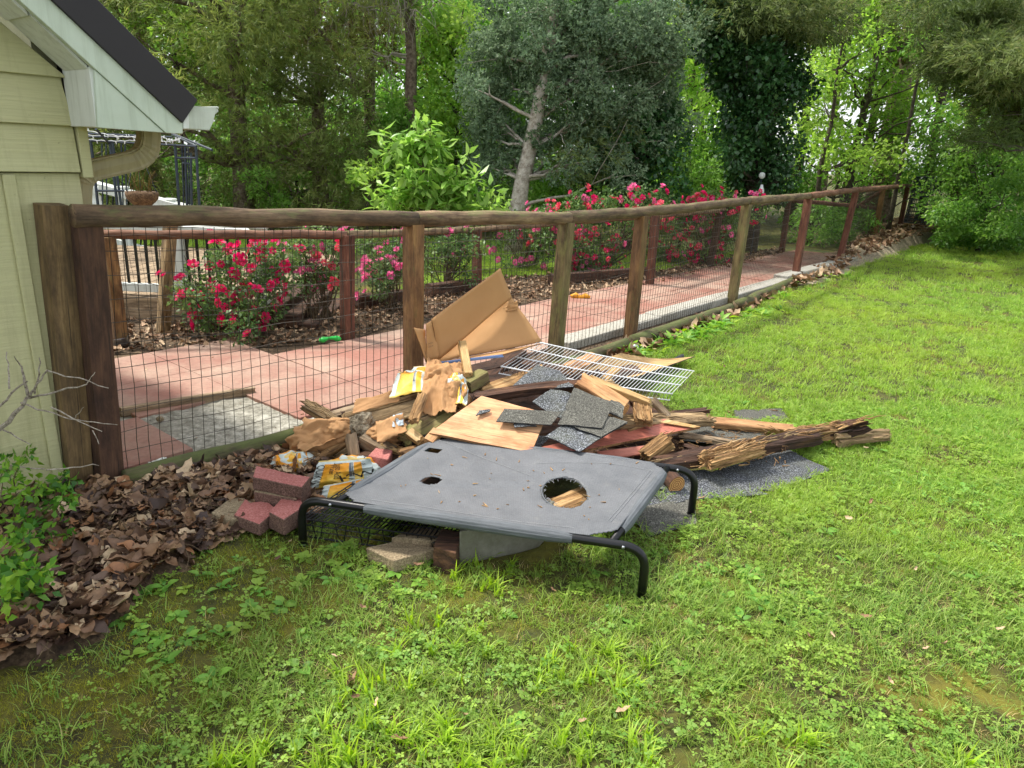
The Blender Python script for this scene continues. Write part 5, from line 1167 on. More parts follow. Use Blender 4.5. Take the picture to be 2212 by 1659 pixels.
def crown(name, parent, data, mat): v, q, w = data; return obj(name, npmesh(name, v, q, MT[mat], w), parent)
def branch(a, b, n=6, wig=.12, sag=0.):
    L = (b - a).length; s = random.random() * 50
    return [a.lerp(b, i / n) + V(nz(i * .6 + s), nz(i * .6 + s, 3), nz(i * .6 + s, 6)) * wig * L * min(1, i / 2) * .5 + V(0, 0, -sag * (i / n) ** 2) for i in range(n + 1)]
def limbs(trunk_pts, tips, r0, parent, mat, name='trunk', tr=None, keep=1.):
    ds = [tube_data(trunk_pts, tr, 12, True, .14, random.random() * 30)]
    for c in tips:
        if random.random() > keep: continue
        c = Vector(c); z = max(trunk_pts[0].z + .5, c.z - .35 * math.hypot(c.x - trunk_pts[0].x, c.y - trunk_pts[0].y) - .1)
        k = min(range(len(trunk_pts)), key=lambda i: abs(trunk_pts[i].z - z)); a = trunk_pts[k]; L = (c - a).length
        p = branch(a, c, 6, .22); ds.append(tube_data(p, [r0 * (1 - .85 * i / 6) for i in range(7)], 5, False))
        for _ in range(2):
            e = c + V(*(random.gauss(0, .35) for _ in range(3))); ds.append(tube_data(branch(p[4], e, 4, .3), [r0 * .3, r0 * .22, r0 * .16, r0 * .1, r0 * .06], 4, False))
    vs, fs = join(*ds); return solid(name, vs, fs, MT[mat], parent, None, True)
def xat(px, y, z=2.): return spoty(px, 337, y).x
def env_clumps(cx, cy, z0, z1, rfun, n, r=(.55, .5), front=.65, squash=.75):
    C, R_ = [], []
    for k in range(n):
        t = random.random(); z = z0 + (z1 - z0) * t; a = random.random() * 2 * math.pi
        if math.sin(a) > 0 and random.random() < front: a = -a
        rr = rfun(t) * math.sqrt(random.uniform(.15, 1.)); C.append((cx + math.cos(a) * rr, cy + math.sin(a) * rr, z)); q = r[0] + random.random() * r[1]; R_.append((q, q, q * squash))
    return C, R_
def trunk_line(x, y, h, lean=(0, 0), n=9, wig=.06):
    s = random.random() * 40; return [V(x + lean[0] * i / n + wig * nz(i * .5 + s) * i / 3, y + lean[1] * i / n + wig * nz(i * .5 + s, 5), h * i / n - (.05 if i == 0 else 0)) for i in range(n + 1)]
def tree(name, label, px, y, h, r, rfun, z0, n, mat, kind='spray', tmat='trunk', tr=.14, lean=(0, 0), cnt=60, L=.15, W=.017, size=.09, ratio=.55, front=.65, cr=(.5, .45), group='trees behind the garden', ztop=None, droop=.35, keep=.8, squash=.75, per=8):
    x = xat(px, y); t = thing(name, (x, y, 0), label, 'tree', group); tl = trunk_line(x, y, h, lean)
    C, R_ = env_clumps(x + lean[0] * .5, y + lean[1] * .5, z0, ztop or h, rfun, n, cr, front, squash)
    limbs(tl, C, tr * .3, t, tmat, 'trunk', [tr * (1.25 if i == 0 else 1) * (1 - .75 * i / 9) for i in range(10)], keep)
    cn = [int(cnt * (.6 + .8 * random.random())) for _ in C]
    d = spray_cloud(C, R_, cn, L, W, per, droop) if kind == 'spray' else leaf_cloud(C, R_, cn, size, ratio, droop)
    crown('crown', t, d, mat); return t
G = 'cedars behind the deck'
tree('cedar_tree', 'dark olive cedar with bare brown trunk left of the sapling', 520, 13.2, 10, .2, lambda t: 2.5 - .9 * t, 1.3, 56, 'cedar', cnt=88, ztop=6.6, tr=.17, group=G)
tree('cedar_tree', 'olive cedar rising behind the roof edge', 330, 14.5, 10, .2, lambda t: 2.4 - .8 * t, .5, 52, 'cedar', cnt=88, ztop=6.8, group=G)
tree('cedar_tree', 'shaggy cedar between the trunk and the dead branches', 690, 14.2, 10, .2, lambda t: 2.2 - .6 * t, .3, 56, 'cedar', cnt=88, ztop=6.8, group=G)
tree('cedar_tree', 'brownish thin cedar above the dead twigs', 800, 15.4, 11, .2, lambda t: 1.7, 3.0, 26, 'cedar_brown', cnt=80, ztop=7, group=G)
tree('cedar_tree', 'low drooping cedar behind the black trellis', 150, 13.4, 9, .2, lambda t: 2.2 - .8 * t, .3, 34, 'cedar', cnt=80, ztop=5.5, group=G)
# snag with dead hanging twigs and ivy
sx = xat(893, 13.8); sg = thing('dead_tree', (sx, 13.8, 0), 'pale dead snag with hanging bare twigs and ivy', 'tree')
tl = trunk_line(sx, 13.8, 7, (-.1, 0)); vs, fs = tube_data(tl, [.13 * (1 - .07 * i) for i in range(10)], 10, True, .15, 4); solid('trunk', vs, fs, MT['trunk'], sg, None, True)
ds = []
for k in range(22):
    a = tl[random.choice((4, 5, 5, 6))] + V(0, 0, random.uniform(-.3, .3)); e = a + V(random.uniform(-1.5, .7), random.uniform(-.9, .2), random.uniform(-.3, .5)); p = branch(a, e, 7, .3); ds.append(tube_data(p, [.022 * (1 - .11 * i) for i in range(8)], 5, False))
    for _ in range(9):
        q = random.choice(p[2:]); f = q + V(random.uniform(-.5, .4), random.uniform(-.3, .2), random.uniform(-.9, -.1)); ds.append(tube_data(branch(q, f, 5, .35), [.008, .006, .005, .004, .003, .002], 4, False))
vs, fs = join(*ds); solid('bare_branches', vs, fs, plain('dead_twig', '#a39a8c', .9, 0, 8, .4), sg)
C = [(sx + random.gauss(0, .22), 13.7 + random.gauss(0, .2), random.uniform(.6, 2.6)) for _ in range(16)]; crown('ivy', sg, leaf_cloud(C, [(.3, .3, .35)] * 16, [150] * 16, .085, .8), 'mid')
C = [(sx + random.gauss(.1, .3), 13.9 + random.gauss(0, .2), random.uniform(3.8, 6)) for _ in range(14)]; crown('vine', sg, leaf_cloud(C, [(.35, .3, .3)] * 14, [120] * 14, .08, .7), 'mid')
# blue-green juniper with the pale leaning trunk
jx = xat(1118, 11.6); jn = thing('juniper_tree', (jx, 11.6, 0), 'blue-green juniper with pale shaggy leaning trunk', 'tree')
jp = [V(jx - .02, 11.6, -.05)] + [spoty(px, py, 11.6) for px, py in ((1118, 452), (1128, 390), (1145, 320), (1158, 260), (1168, 205), (1182, 150), (1190, 90), (1200, 10), (1215, -120))]
C, R_ = [], []
for (px, py, n, sxp, syp) in ((1075, 250, 16, 45, 70), (1060, 180, 10, 40, 60), (1120, 60, 16, 70, 60), (1060, 330, 8, 40, 40), (1260, 120, 20, 90, 80), (1330, 60, 14, 90, 60), (1290, 220, 16, 70, 60), (1390, 130, 14, 60, 70), (1240, 20, 12, 100, 60), (1230, 300, 8, 30, 50), (1210, 200, 6, 40, 50), (1400, 30, 8, 50, 60)):
    for _ in range(n): C.append(tuple(spoty(random.gauss(px, sxp), random.gauss(py, syp), 11.75 + abs(random.gauss(.0, .6)) - (.5 if px > 1225 else 0)))); q = random.uniform(.22, .40); R_.append((q, q, q * .8))
limbs(jp, C, .035, jn, 'trunk_pale', 'trunk', [.15, .135, .12, .115, .105, .10, .09, .08, .07, .05], .25)
crown('crown', jn, spray_cloud(C, R_, [95] * len(C), .075, .024, 7, .05, .9), 'juniper')
# dark cedar behind it, wrapped in ivy
def ivy_tree(label, px, y, h, cols, mat, top, extra=0):
    x = xat(px, y); t = thing('ivy_tree', (x, y, 0), label, 'tree', 'ivy covered trees'); tl = trunk_line(x, y, h, (.15, 0))
    C, R_ = [], []
    for (ax, ay, n, sx_, sy_) in cols:
        for _ in range(n): C.append(tuple(spoty(random.uniform(ax - sx_, ax + sx_), random.uniform(ay - sy_, ay + sy_), y + random.gauss(-.2, .4)))); q = random.uniform(.22, .42); R_.append((q, q, q * 1.1))
    limbs(tl, C, .04, t, 'trunk_dark', 'trunk', [.2 * (1 - .07 * i) for i in range(10)], .35)
    crown('ivy', t, leaf_cloud(C, R_, [170] * len(C), .075, .85, .55), mat)
    C2, R2 = [], []
    for (ax, ay, n, sx_, sy_) in top:
        for _ in range(n): C2.append(tuple(spoty(random.uniform(ax - sx_, ax + sx_), random.uniform(ay - sy_, ay + sy_), y + random.gauss(-.3, .5)))); q = random.uniform(.4, .7); R2.append((q, q, q * .7))
    if C2: crown('crown', t, spray_cloud(C2, R2, [105] * len(C2), .14, .016, 8), 'cedar_dark')
ivy_tree('dark ivy hung cedar right of the pale juniper trunk', 1380, 12.6, 9, ((1330, 330, 20, 60, 90), (1400, 250, 16, 45, 120), (1430, 330, 14, 30, 100), (1320, 420, 8, 50, 40)), 'ivy', ((1300, 350, 8, 60, 60),))
ivy_tree('tall tree smothered in dark ivy behind the feeder', 1640, 13.2, 10, ((1630, 120, 44, 120, 100), (1630, 250, 30, 80, 90), (1640, 350, 22, 55, 70), (1560, 60, 14, 60, 60)), 'ivy', ((1600, 10, 22, 150, 40), (1750, 20, 8, 60, 40)))
# understorey and far trees
U = 'young trees in the wood'
def leafy(name, label, y, cols, mat, size=.09, cnt=90, tmat='trunk_dark', tr=.06, group=U, cat='tree', keep=.7, cr=(.3, .3), ratio=.55, sy=.5, h=None, hasT=True, droop=.4):
    px0 = cols[0][0]; x = xat(px0, y); t = thing(name, (x, y, 0), label, cat, group); C, R_ = [], []
    for (ax, ay, n, sx_, sy_) in cols:
        for _ in range(n): C.append(tuple(spoty(random.uniform(ax - sx_, ax + sx_), random.uniform(ay - sy_, ay + sy_), y + random.gauss(0, sy)))); q = cr[0] + cr[1] * random.random(); R_.append((q, q, q * .7))
    C = [(a, b, max(c, .12)) for a, b, c in C]; zt = max(c[2] for c in C)
    limbs(trunk_line(x, y, h or zt, (0, 0)), C, tr * .35, t, tmat, 'trunk', [tr * (1 - .08 * i) for i in range(10)], keep)
    crown('crown', t, leaf_cloud(C, R_, [cnt] * len(C), size, ratio, droop), mat); return t
leafy('young_tree', 'bright yellow-green young tree left of the juniper', 14.5, ((985, 160, 30, 60, 110), (1010, 280, 10, 40, 50), (960, 60, 14, 60, 50)), 'lime', .10, 95)
leafy('young_tree', 'small light green vine bush below the cedars', 12.4, ((575, 405, 10, 32, 36),), 'mid', .08, 90, cr=(.15, .15), tr=.03)
leafy('young_tree', 'bright leafy twigs above the roof edge', 13.0, ((395, 80, 12, 55, 50), (350, 30, 6, 40, 30)), 'lime', .09, 70, cr=(.2, .25), tr=.05)
leafy('young_tree', 'green leafy tree behind the dead snag', 17.5, ((900, 60, 26, 120, 80), (850, 250, 16, 120, 60), (1000, 20, 10, 60, 50)), 'mid', .11, 110, cr=(.5, .4))
leafy('young_tree', 'pale green sprout beside the sapling', 11.6, ((790, 370, 6, 22, 22),), 'lime', .08, 70, cr=(.12, .12), tr=.02)
leafy('young_tree', 'sunlit green tree between the two ivy trees', 16.5, ((1480, 200, 24, 60, 160), (1500, 330, 16, 60, 60), (1450, 60, 12, 60, 60)), 'lime', .11, 100, cr=(.4, .35))
leafy('bush', 'fern like green bush below the sunlit gap', 13.2, ((1490, 370, 14, 55, 40), (1400, 410, 10, 60, 25)), 'mid', .09, 110, tr=.03, cat='bush', cr=(.25, .2))
leafy('bush', 'low green bush behind the juniper trunk foot', 12.4, ((1200, 400, 12, 40, 40), (1250, 440, 8, 60, 20)), 'mid', .08, 110, tr=.03, cat='bush', cr=(.22, .2))
R3 = 'tall trees right of the ivy tree'
tree('tall_tree', 'grey trunked tree with light leaves and sky gaps', 1915, 19., 12, .2, lambda t: 3.2, 4.2, 24, 'lime', 'leaf', 'trunk', .30, cnt=110, size=.13, ztop=8, cr=(.5, .5), group=R3, droop=.3)
tree('tall_tree', 'slim leaning tree next to the grey trunk', 1835, 17.5, 9, .1, lambda t: 2.2, 2.6, 14, 'lime', 'leaf', 'trunk_dark', .10, lean=(.5, 0), cnt=80, size=.12, ztop=6.4, cr=(.4, .4), group=R3)
tree('tall_tree', 'thin dark sapling near the wire roll', 1950, 16., 7, .1, lambda t: 1.4, 1.3, 10, 'mid', 'leaf', 'trunk_dark', .05, cnt=80, size=.10, ztop=4.8, cr=(.3, .3), group=R3)
leafy('young_tree', 'yellow-green saplings just right of the ivy tree', 15.5, ((1780, 330, 10, 60, 50), (1760, 200, 8, 50, 60), (1880, 350, 10, 70, 30), (1840, 110, 10, 70, 60)), 'lime', .10, 62, cr=(.25, .3))
leafy('bush', 'low green thicket behind the far fence corner', 19., ((1820, 385, 22, 150, 22), (1650, 400, 8, 60, 20), (1990, 380, 14, 60, 40)), 'mid', .10, 120, cat='bush', cr=(.3, .3))
leafy('bush', 'green undergrowth seen through the far fence', 15.4, ((1770, 480, 16, 60, 40), (1840, 470, 14, 50, 35)), 'shrub', .08, 120, cat='bush', cr=(.2, .2), tr=.02)
leafy('bush', 'large green shrub at the lawn edge beyond the wire roll', 15.2, ((2160, 430, 30, 90, 55), (2215, 360, 30, 60, 70), (2120, 350, 10, 60, 50), (2070, 470, 10, 45, 35), (2160, 490, 24, 110, 18), (2140, 515, 26, 120, 8), (2040, 430, 6, 30, 40)), 'shrub', .075, 170, 'trunk_dark', .05, 'shrubs at the lawn edge', 'bush', cr=(.16, .3), sy=.9)
leafy('bush', 'dim shrub behind the large green shrub', 16.5, ((2100, 330, 20, 110, 50), (2230, 300, 16, 80, 60)), 'dim', .09, 120, 'trunk_dark', .05, 'shrubs at the lawn edge', 'bush', cr=(.35, .3))
leafy('young_tree', 'light green tree filling the gap left of the right cedar', 17.8, ((1850, 120, 30, 120, 110), (1780, 285, 9, 60, 30), (1940, 230, 16, 70, 70), (1890, 30, 16, 110, 40), (1860, 330, 8, 90, 20)), 'lime', .12, 95, cr=(.35, .35), group=R3)
leafy('young_tree', 'leafy branch low on the right side before the cedar', 16.6, ((2110, 290, 10, 90, 40), (2190, 310, 10, 50, 40), (2040, 110, 10, 80, 80), (2150, 140, 8, 80, 90)), 'mid', .085, 80, cr=(.22, .25), group=R3)
# cedar boughs coming in from the right
rx = xat(2330, 12.5); rc2 = thing('cedar_tree', (rx, 12.5, 0), 'big shaded cedar reaching in from the right edge', 'tree', 'trees behind the garden')
C, R_ = [], []
for (px, py, n, sx_, sy_) in ((2160, 50, 26, 90, 80), (2060, 30, 12, 100, 50), (2190, 210, 20, 60, 90), (2110, 140, 10, 80, 70), (2240, 120, 16, 60, 120)):
    for _ in range(n): C.append(tuple(spoty(random.uniform(px - sx_, px + sx_), random.uniform(py - sy_, py + sy_), 12.3 + random.gauss(0, .8)))); q = random.uniform(.25, .6); R_.append((q * 1.3, q, q * .45))
limbs(trunk_line(rx, 12.5, 9), C, .05, rc2, 'trunk_dark', 'trunk', [.25 * (1 - .07 * i) for i in range(10)], .5)
crown('crown', rc2, spray_cloud(C, R_, [95] * len(C), .14, .015, 8), 'cedar_dark')
# shade undergrowth that closes the wood near the ground
for (lab, y, cols) in (('dark undergrowth below the cedars near the trellis', 15.6, ((330, 400, 22, 200, 60), (480, 330, 12, 120, 80))), ('dark undergrowth behind the bare cedar trunk', 15.8, ((640, 400, 24, 160, 60), (620, 300, 14, 140, 80))), ('shady bushes behind the sapling', 15.2, ((880, 390, 24, 140, 60), (860, 300, 10, 120, 60))), ('shady bushes behind the juniper trunk', 15., ((1110, 390, 22, 120, 60), (1250, 400, 12, 90, 50))), ('shady bushes between the ivy trees', 15.8, ((1470, 400, 16, 110, 40), (1560, 380, 10, 60, 60)))):
    leafy('bush', lab, y, cols, 'dim', .09, 170, cat='bush', cr=(.4, .35), tr=.04, group='undergrowth in the wood')
# distant wood
wd = []
for k in range(520):
    px = random.uniform(-400, 2800); py = random.uniform(-60, 400); y = random.uniform(20, 27)
    if 1690 < px < 2080 and 170 < py < 372 and random.random() < .85: continue
    if 1540 < px < 1720 and 240 < py < 330: continue
    if 1690 < px < 2080 and random.random() < .3: continue
    wd.append(tuple(spoty(px, py, y)))
wd = [(a, b, max(c, .3)) for a, b, c in wd]; d = leaf_cloud(wd, [(1.3, 1., 1.)] * len(wd), [300] * len(wd), .19, .6)
w = obj('woodland', npmesh('woodland', d[0], d[1], MT['dim'], d[2])); tag(w, 'dim green mass of woodland behind all the trees', 'woodland', kind='stuff')
for k, (px, y) in enumerate(((260, 19), (610, 18.5), (760, 19.5), (1000, 18), (1080, 20), (1290, 19), (1490, 18), (1520, 21), (1730, 20), (1790, 22), (1870, 23), (2020, 19), (2090, 17), (2170, 19))):
    x = xat(px, y); lab = ['slim dark trunk behind the roof edge', 'straight trunk deep in the cedars', 'grey trunk behind the brown cedar', 'dark trunk behind the yellow-green tree', 'thin trunk just left of the juniper', 'far trunk behind the juniper crown', 'pale trunk in the sunlit gap', 'second trunk in the sunlit gap', 'thin trunk right of the ivy', 'far thin trunk against the sky gap', 'leaning far trunk in the sky gap', 'trunk beyond the wire roll', 'trunk behind the large shrub', 'trunk near the right picture edge'][k]
    t = thing('forest_tree', (x, y, 0), lab, 'tree', 'bare trunks in the wood'); tl = trunk_line(x, y, 9, (random.uniform(-.5, .5), 0)); C = [(x + random.gauss(0, 1.2), y + random.gauss(0, .5), random.uniform(2.5, 7)) for _ in range(6)]
    limbs(tl, C, .04, t, 'trunk_dark' if k % 3 else 'trunk', 'trunk', [random.uniform(.09, .16) * (1 - .07 * i) for i in range(10)], .9)
# ------------------------------------------------------------------ sapling with big leaves
def big_leaf(L, W, droop, mat):
    vs, fs = [], []; n = 5
    for i in range(n + 1):
        t = i / n; w = W * math.sin(math.pi * min(1, t * .93 + .05)) ** .8; z = -droop * t * t
        vs += [(t * L, -w / 2, z + w * .18), (t * L, 0, z), (t * L, w / 2, z + w * .18)]
    for i in range(n): a = i * 3; fs += [(a, a + 3, a + 4, a + 1), (a + 1, a + 4, a + 5, a + 2)]
    me = mesh('leaf', vs, fs, mat, True); at = me.attributes.new('var', 'FLOAT', 'POINT'); at.data.foreach_set('value', [random.random()] * len(vs)); return me
LM = [big_leaf(.20, .075, .045, MT['bigleaf']), big_leaf(.17, .066, .03, MT['bigleaf']), big_leaf(.22, .078, .07, MT['bigleaf'])]
sY = 9.6; sx0 = xat(915, sY); sap = thing('sapling', (sx0, sY, 0), 'bright green young tree with large leaves behind the fence', 'tree')
ds = []; tips = []; tk = [V(sx0, sY, 0), V(sx0 + .02, sY, .6), V(sx0, sY, 1.1), spoty(920, 270, sY)]
ds.append(tube_data(tk, [.025, .02, .016, .006], 7))
for (px, py) in ((835, 330), (850, 380), (870, 300), (900, 260), (930, 265), (960, 320), (1010, 345), (1030, 390), (985, 380), (880, 420), (820, 430), (1040, 440), (1070, 430), (940, 420), (905, 340), (945, 360), (850, 450), (1000, 430), (880, 360), (920, 300), (1085, 455), (1095, 440), (1060, 410), (1050, 455), (810, 400), (815, 455), (830, 290), (970, 440), (860, 260 + 60), (1015, 400), (895, 385), (925, 395)):
    e = spoty(px, py, sY + random.gauss(0, .22)); a = tk[1].lerp(tk[2], random.random()) if py > 330 else tk[2].lerp(tk[3], random.random() * .8); p = branch(a, e, 6, .15); ds.append(tube_data(p, [.010, .009, .008, .007, .005, .004, .003], 5, False)); tips.append(p)
vs, fs = join(*ds); solid('stem', vs, fs, MT['stem'], sap, None, True)
nl = 0
for p in tips:
    for k in range(9):
        t = .35 + .65 * (k + random.random()) / 9; i = min(5, int(t * 6)); q = p[i].lerp(p[i + 1], min(1, t * 6 - i)); a = random.random() * 6.28
        d = V(math.cos(a), math.sin(a), random.uniform(-.15, .75)); M = frame(q, d, V(random.gauss(0, .3), random.gauss(0, .3), 1)) @ Matrix.Scale(random.uniform(.75, 1.2), 4); obj('leaf', random.choice(LM), sap, M); nl += 1
C = [tuple(p[i]) for p in tips for i in (3, 4, 5, 6)]; crown('foliage', sap, leaf_cloud(C, [(.13, .13, .12)] * len(C), [8] * len(C), .16, .4, .3, shell=.1), 'bigleaf')
# ------------------------------------------------------------------ roses
def rose_mesh(R, mat):
    vs, fs, var = [], [], []
    for ring, (n, r0, r1, z0, z1) in enumerate(((6, .25, 1., .0, .35), (5, .2, .72, .1, .55), (4, .1, .42, .15, .65))):
        for k in range(n):
            a = 2 * math.pi * (k + .5 * ring) / n; w = 1.25 * math.pi / n; o = len(vs); c, s = math.cos, math.sin; vv = random.random()
            for (rr, zz, aa) in ((r0, z0, 0), (r1 * .7, (z0 + z1) * .45, -w * .8), (r1 * .7, (z0 + z1) * .45, w * .8), (r1, z1, -w * .35), (r1, z1, w * .35)): vs.append((c(a + aa) * rr * R, s(a + aa) * rr * R, zz * R)); var.append(vv)
            fs += [(o, o + 1, o + 2), (o + 1, o + 3, o + 4, o + 2)]
    me = mesh('flower', vs, fs, mat); at = me.attributes.new('var', 'FLOAT', 'POINT'); at.data.foreach_set('value', var); return me
FM = {k: [rose_mesh(.050, MT['petal_' + k]), rose_mesh(.043, MT['petal_' + k]), rose_mesh(.034, MT['petal_' + k])] for k in ('red', 'pink', 'coral')}
def rose(label, base_px, y, cols, nfl, kinds, leafn, stems, size=.04, spread=.18, fl_out=1.):
    b = spot(*base_px) if y is None else V(spoty(base_px[0], base_px[1], y).x, y, .01)
    y = b.y; t = thing('rose_bush', b, label, 'rose bush', 'rose bushes along the fence'); ds, C, R_ = [], [], []
    for (ax, ay, n, sx_, sy_) in cols:
        for _ in range(n):
            p = spoty(random.uniform(ax - sx_, ax + sx_), random.uniform(ay - sy_, ay + sy_), y + random.gauss(0, spread)); p.z = max(.12, p.z); C.append(tuple(p)); q = random.uniform(.1, .19); R_.append((q, q, q))
    for k in range(stems):
        e = Vector(random.choice(C)); a = b + V(random.gauss(0, .07), random.gauss(0, .05), 0); p = branch(a, e, 7, .12); ds.append(tube_data(p, [.010 - .001 * i for i in range(8)], 5, False))
        for _ in range(3):
            q = random.choice(p[3:]); f = q + V(random.gauss(0, .16), random.gauss(0, .1), random.uniform(0, .25)); ds.append(tube_data([q, q.lerp(f, .5) + V(0, 0, .02), f], [.004, .003, .002], 4, False))
    vs, fs = join(*ds); solid('stems', vs, fs, MT['stem'], t)
    crown('foliage', t, leaf_cloud(C, R_, [int(leafn * 1.9)] * len(C), size, .6, .2, shell=.2), 'rose_leaf')
    for k in range(nfl):
        c = Vector(random.choice(C)); d = V(random.gauss(0, .7), -abs(random.gauss(.6, .5)), random.gauss(.45, .5)).normalized(); q = c + d * random.uniform(.10, .21); q.z = max(.08, q.z); kd = random.choice(kinds)
        M = frame(q, d.orthogonal(), d) @ Matrix.Rotation(random.random() * 6, 4, 'Z'); obj('flower', random.choice(FM[kd]), t, M)
        if random.random() < .6:
            q2 = q + V(random.gauss(0, .05), random.gauss(0, .03), random.gauss(0, .05)); obj('flower', random.choice(FM[kd]), t, frame(q2, d.orthogonal(), d + V(random.gauss(0, .3), 0, random.gauss(0, .3))))
    return t
rose('red rose bush nearest the deck railing', (510, 722), None, ((500, 620, 16, 95, 70), (560, 570, 10, 70, 35), (420, 640, 8, 50, 60), (520, 690, 5, 60, 20)), 60, ['red'], 56, 16)
rose('slender pink rose bush left of the red back post', (690, 700), None, ((700, 560, 12, 60, 40), (660, 600, 5, 40, 30), (720, 520, 6, 50, 22)), 20, ['pink', 'pink', 'coral'], 40, 22)
rose('pink rose bush between the two posts', (850, 672), None, ((820, 560, 12, 55, 45), (850, 520, 7, 60, 20), (800, 620, 4, 30, 25)), 22, ['pink'], 42, 18)
rose('loose rose bush with few flowers beside the cardboard', (965, 628), None, ((960, 560, 12, 55, 40), (1000, 540, 6, 40, 30)), 5, ['pink'], 42, 18, .045)
rose('pink rose bush behind the cardboard box', (1130, 606), 9.9, ((1130, 540, 18, 60, 50), (1160, 490, 12, 60, 25), (1200, 460, 9, 55, 18)), 52, ['pink', 'pink', 'coral'], 52, 16)
rose('large red rose bush in the middle of the back fence', (1300, 600), 10.0, ((1300, 530, 30, 80, 55), (1330, 450, 26, 100, 32), (1260, 580, 7, 50, 18), (1420, 480, 16, 60, 35)), 150, ['red', 'red', 'pink', 'coral'], 62, 20)
rose('red rose bush at the far end of the back fence', (1520, 575), 11.2, ((1510, 510, 26, 80, 45), (1560, 450, 20, 80, 22), (1460, 570, 7, 40, 20)), 125, ['red', 'red', 'pink', 'coral'], 62, 18)
# holly and bare twigs by the house
hy = thing('holly_bush', spot(20, 1150), 'small holly bush with glossy leaves in front of the house wall', 'bush'); C = []
for (px, py, n, sx_, sy_, z0, z1) in ((40, 1280, 16, 55, 50, .05, .25), (90, 1060, 12, 55, 25, .05, .22), (20, 1180, 10, 40, 60, .05, .2), (30, 1010, 8, 40, 30, .15, .3), (95, 1130, 8, 50, 40, .04, .12)):
    for _ in range(n): C.append(tuple(spot(random.uniform(px - sx_, px + sx_), random.uniform(py - sy_, py + sy_), random.uniform(z0, z1))))
crown('leaves', hy, leaf_cloud(C, [(.055, .055, .05)] * len(C), [20] * len(C), .034, .62, .1, shell=.2), 'holly')
ds = []; hb_ = spot(-20, 1180)
for c in C[::2]: ds.append(tube_data(branch(hb_ + V(random.gauss(0, .06), random.gauss(0, .1), 0), Vector(c), 5, .2), [.004, .0035, .003, .0025, .002, .0015], 4, False))
vs, fs = join(*ds); solid('stems', vs, fs, MT['stem'], hy)
tw = thing('bare_twigs', spot(-20, 1120), 'grey bare twigs sticking out across the house wall', 'branch'); ds = []
y0 = spot(60, 1060).y - .25
for (a, b, r) in (((-30, 960), (62, 860), .012), ((62, 860), (45, 790), .007), ((62, 860), (100, 800), .006), ((100, 800), (235, 838), .003), ((62, 860), (190, 830), .005), ((45, 870), (150, 905), .004), ((150, 905), (258, 918), .0025), ((110, 880), (225, 935), .003), ((-30, 905), (60, 820), .006), ((20, 840), (15, 760), .004), ((75, 850), (90, 770), .004), ((-20, 1000), (100, 1015), .005), ((100, 1015), (215, 1005), .003), ((0, 925), (65, 960), .004), ((185, 832), (205, 805), .002), ((160, 906), (180, 880), .002), ((45, 790), (30, 770), .003), ((200, 930), (215, 960), .002)):
    p, q = spoty(a[0], a[1], y0 + random.gauss(0, .02)), spoty(b[0], b[1], y0 - .02 + random.gauss(0, .03)); ds.append(tube_data(branch(p, q, 6, .14), [r * (1 - .08 * i) for i in range(7)], 5, False))
vs, fs = join(*ds); solid('twigs', vs, fs, speckle('twig_bark', '#a59b8c', '#5c5145', '#c4bbae', 60), tw)
# ------------------------------------------------------------------ lawn, weeds, dead leaves (uncountable)
def proto(name, v, q, mat, var, k=4): return bpy.data.objects.new(name, npmesh(name, np.array(v, dtype=np.float32), np.array(q), mat, var, False, k))
def blade_set(n, rad, h, w, lean, mat, name, seg=2, flat=0.):
    vs, qs, var = [], [], []
    for k in range(n):
        a = random.random() * 6.28; r = rad * math.sqrt(random.random()); p = V(math.cos(a) * r, math.sin(a) * r, -.004); b = random.random() * 6.28; H = h * random.uniform(.5, 1.15); ln = lean * random.uniform(.3, 1.4); s = V(-math.sin(b), math.cos(b), 0) * w * .5 * random.uniform(.7, 1.2); d = V(math.cos(b), math.sin(b), 0); o = len(vs); c = random.random()
        for i in range(seg + 1):
            t = i / seg; c_ = p + d * (ln * H * t * t) + V(0, 0, H * (t - .35 * ln * t * t) * (1 - flat)); ww = (1 - t ** 1.6) * 1. + .03; vs += [c_ - s * ww, c_ + s * ww]; var += [c, c]
        for i in range(seg): qs.append((o + i * 2, o + i * 2 + 1, o + i * 2 + 3, o + i * 2 + 2))
    return proto(name, vs, qs, MT[mat], var)
def clover_set(n, rad, mat, name, R=.009, H=.03):
    vs, qs, var = [], [], []
    for k in range(n):
        a = random.random() * 6.28; r = rad * math.sqrt(random.random()); c = V(math.cos(a) * r, math.sin(a) * r, H * random.uniform(.3, 1.)); a0 = random.random() * 6; vv = random.random(); Rk = R * random.uniform(.7, 1.3); tl = V(random.gauss(0, .25), random.gauss(0, .25), 1).normalized()
        for j in range(3):
            b = a0 + j * 2.094; M = frame(c, V(math.cos(b), math.sin(b), random.uniform(-.1, .25)), tl); o = len(vs)
            vs += [M @ V(0, 0, 0), M @ V(Rk * .8, -Rk * .62, .001), M @ V(Rk * 1.5, 0, -.001), M @ V(Rk * .8, Rk * .62, .001)]; var += [vv] * 4; qs.append((o, o + 1, o + 2, o + 3))
    return proto(name, vs, qs, MT[mat], var)
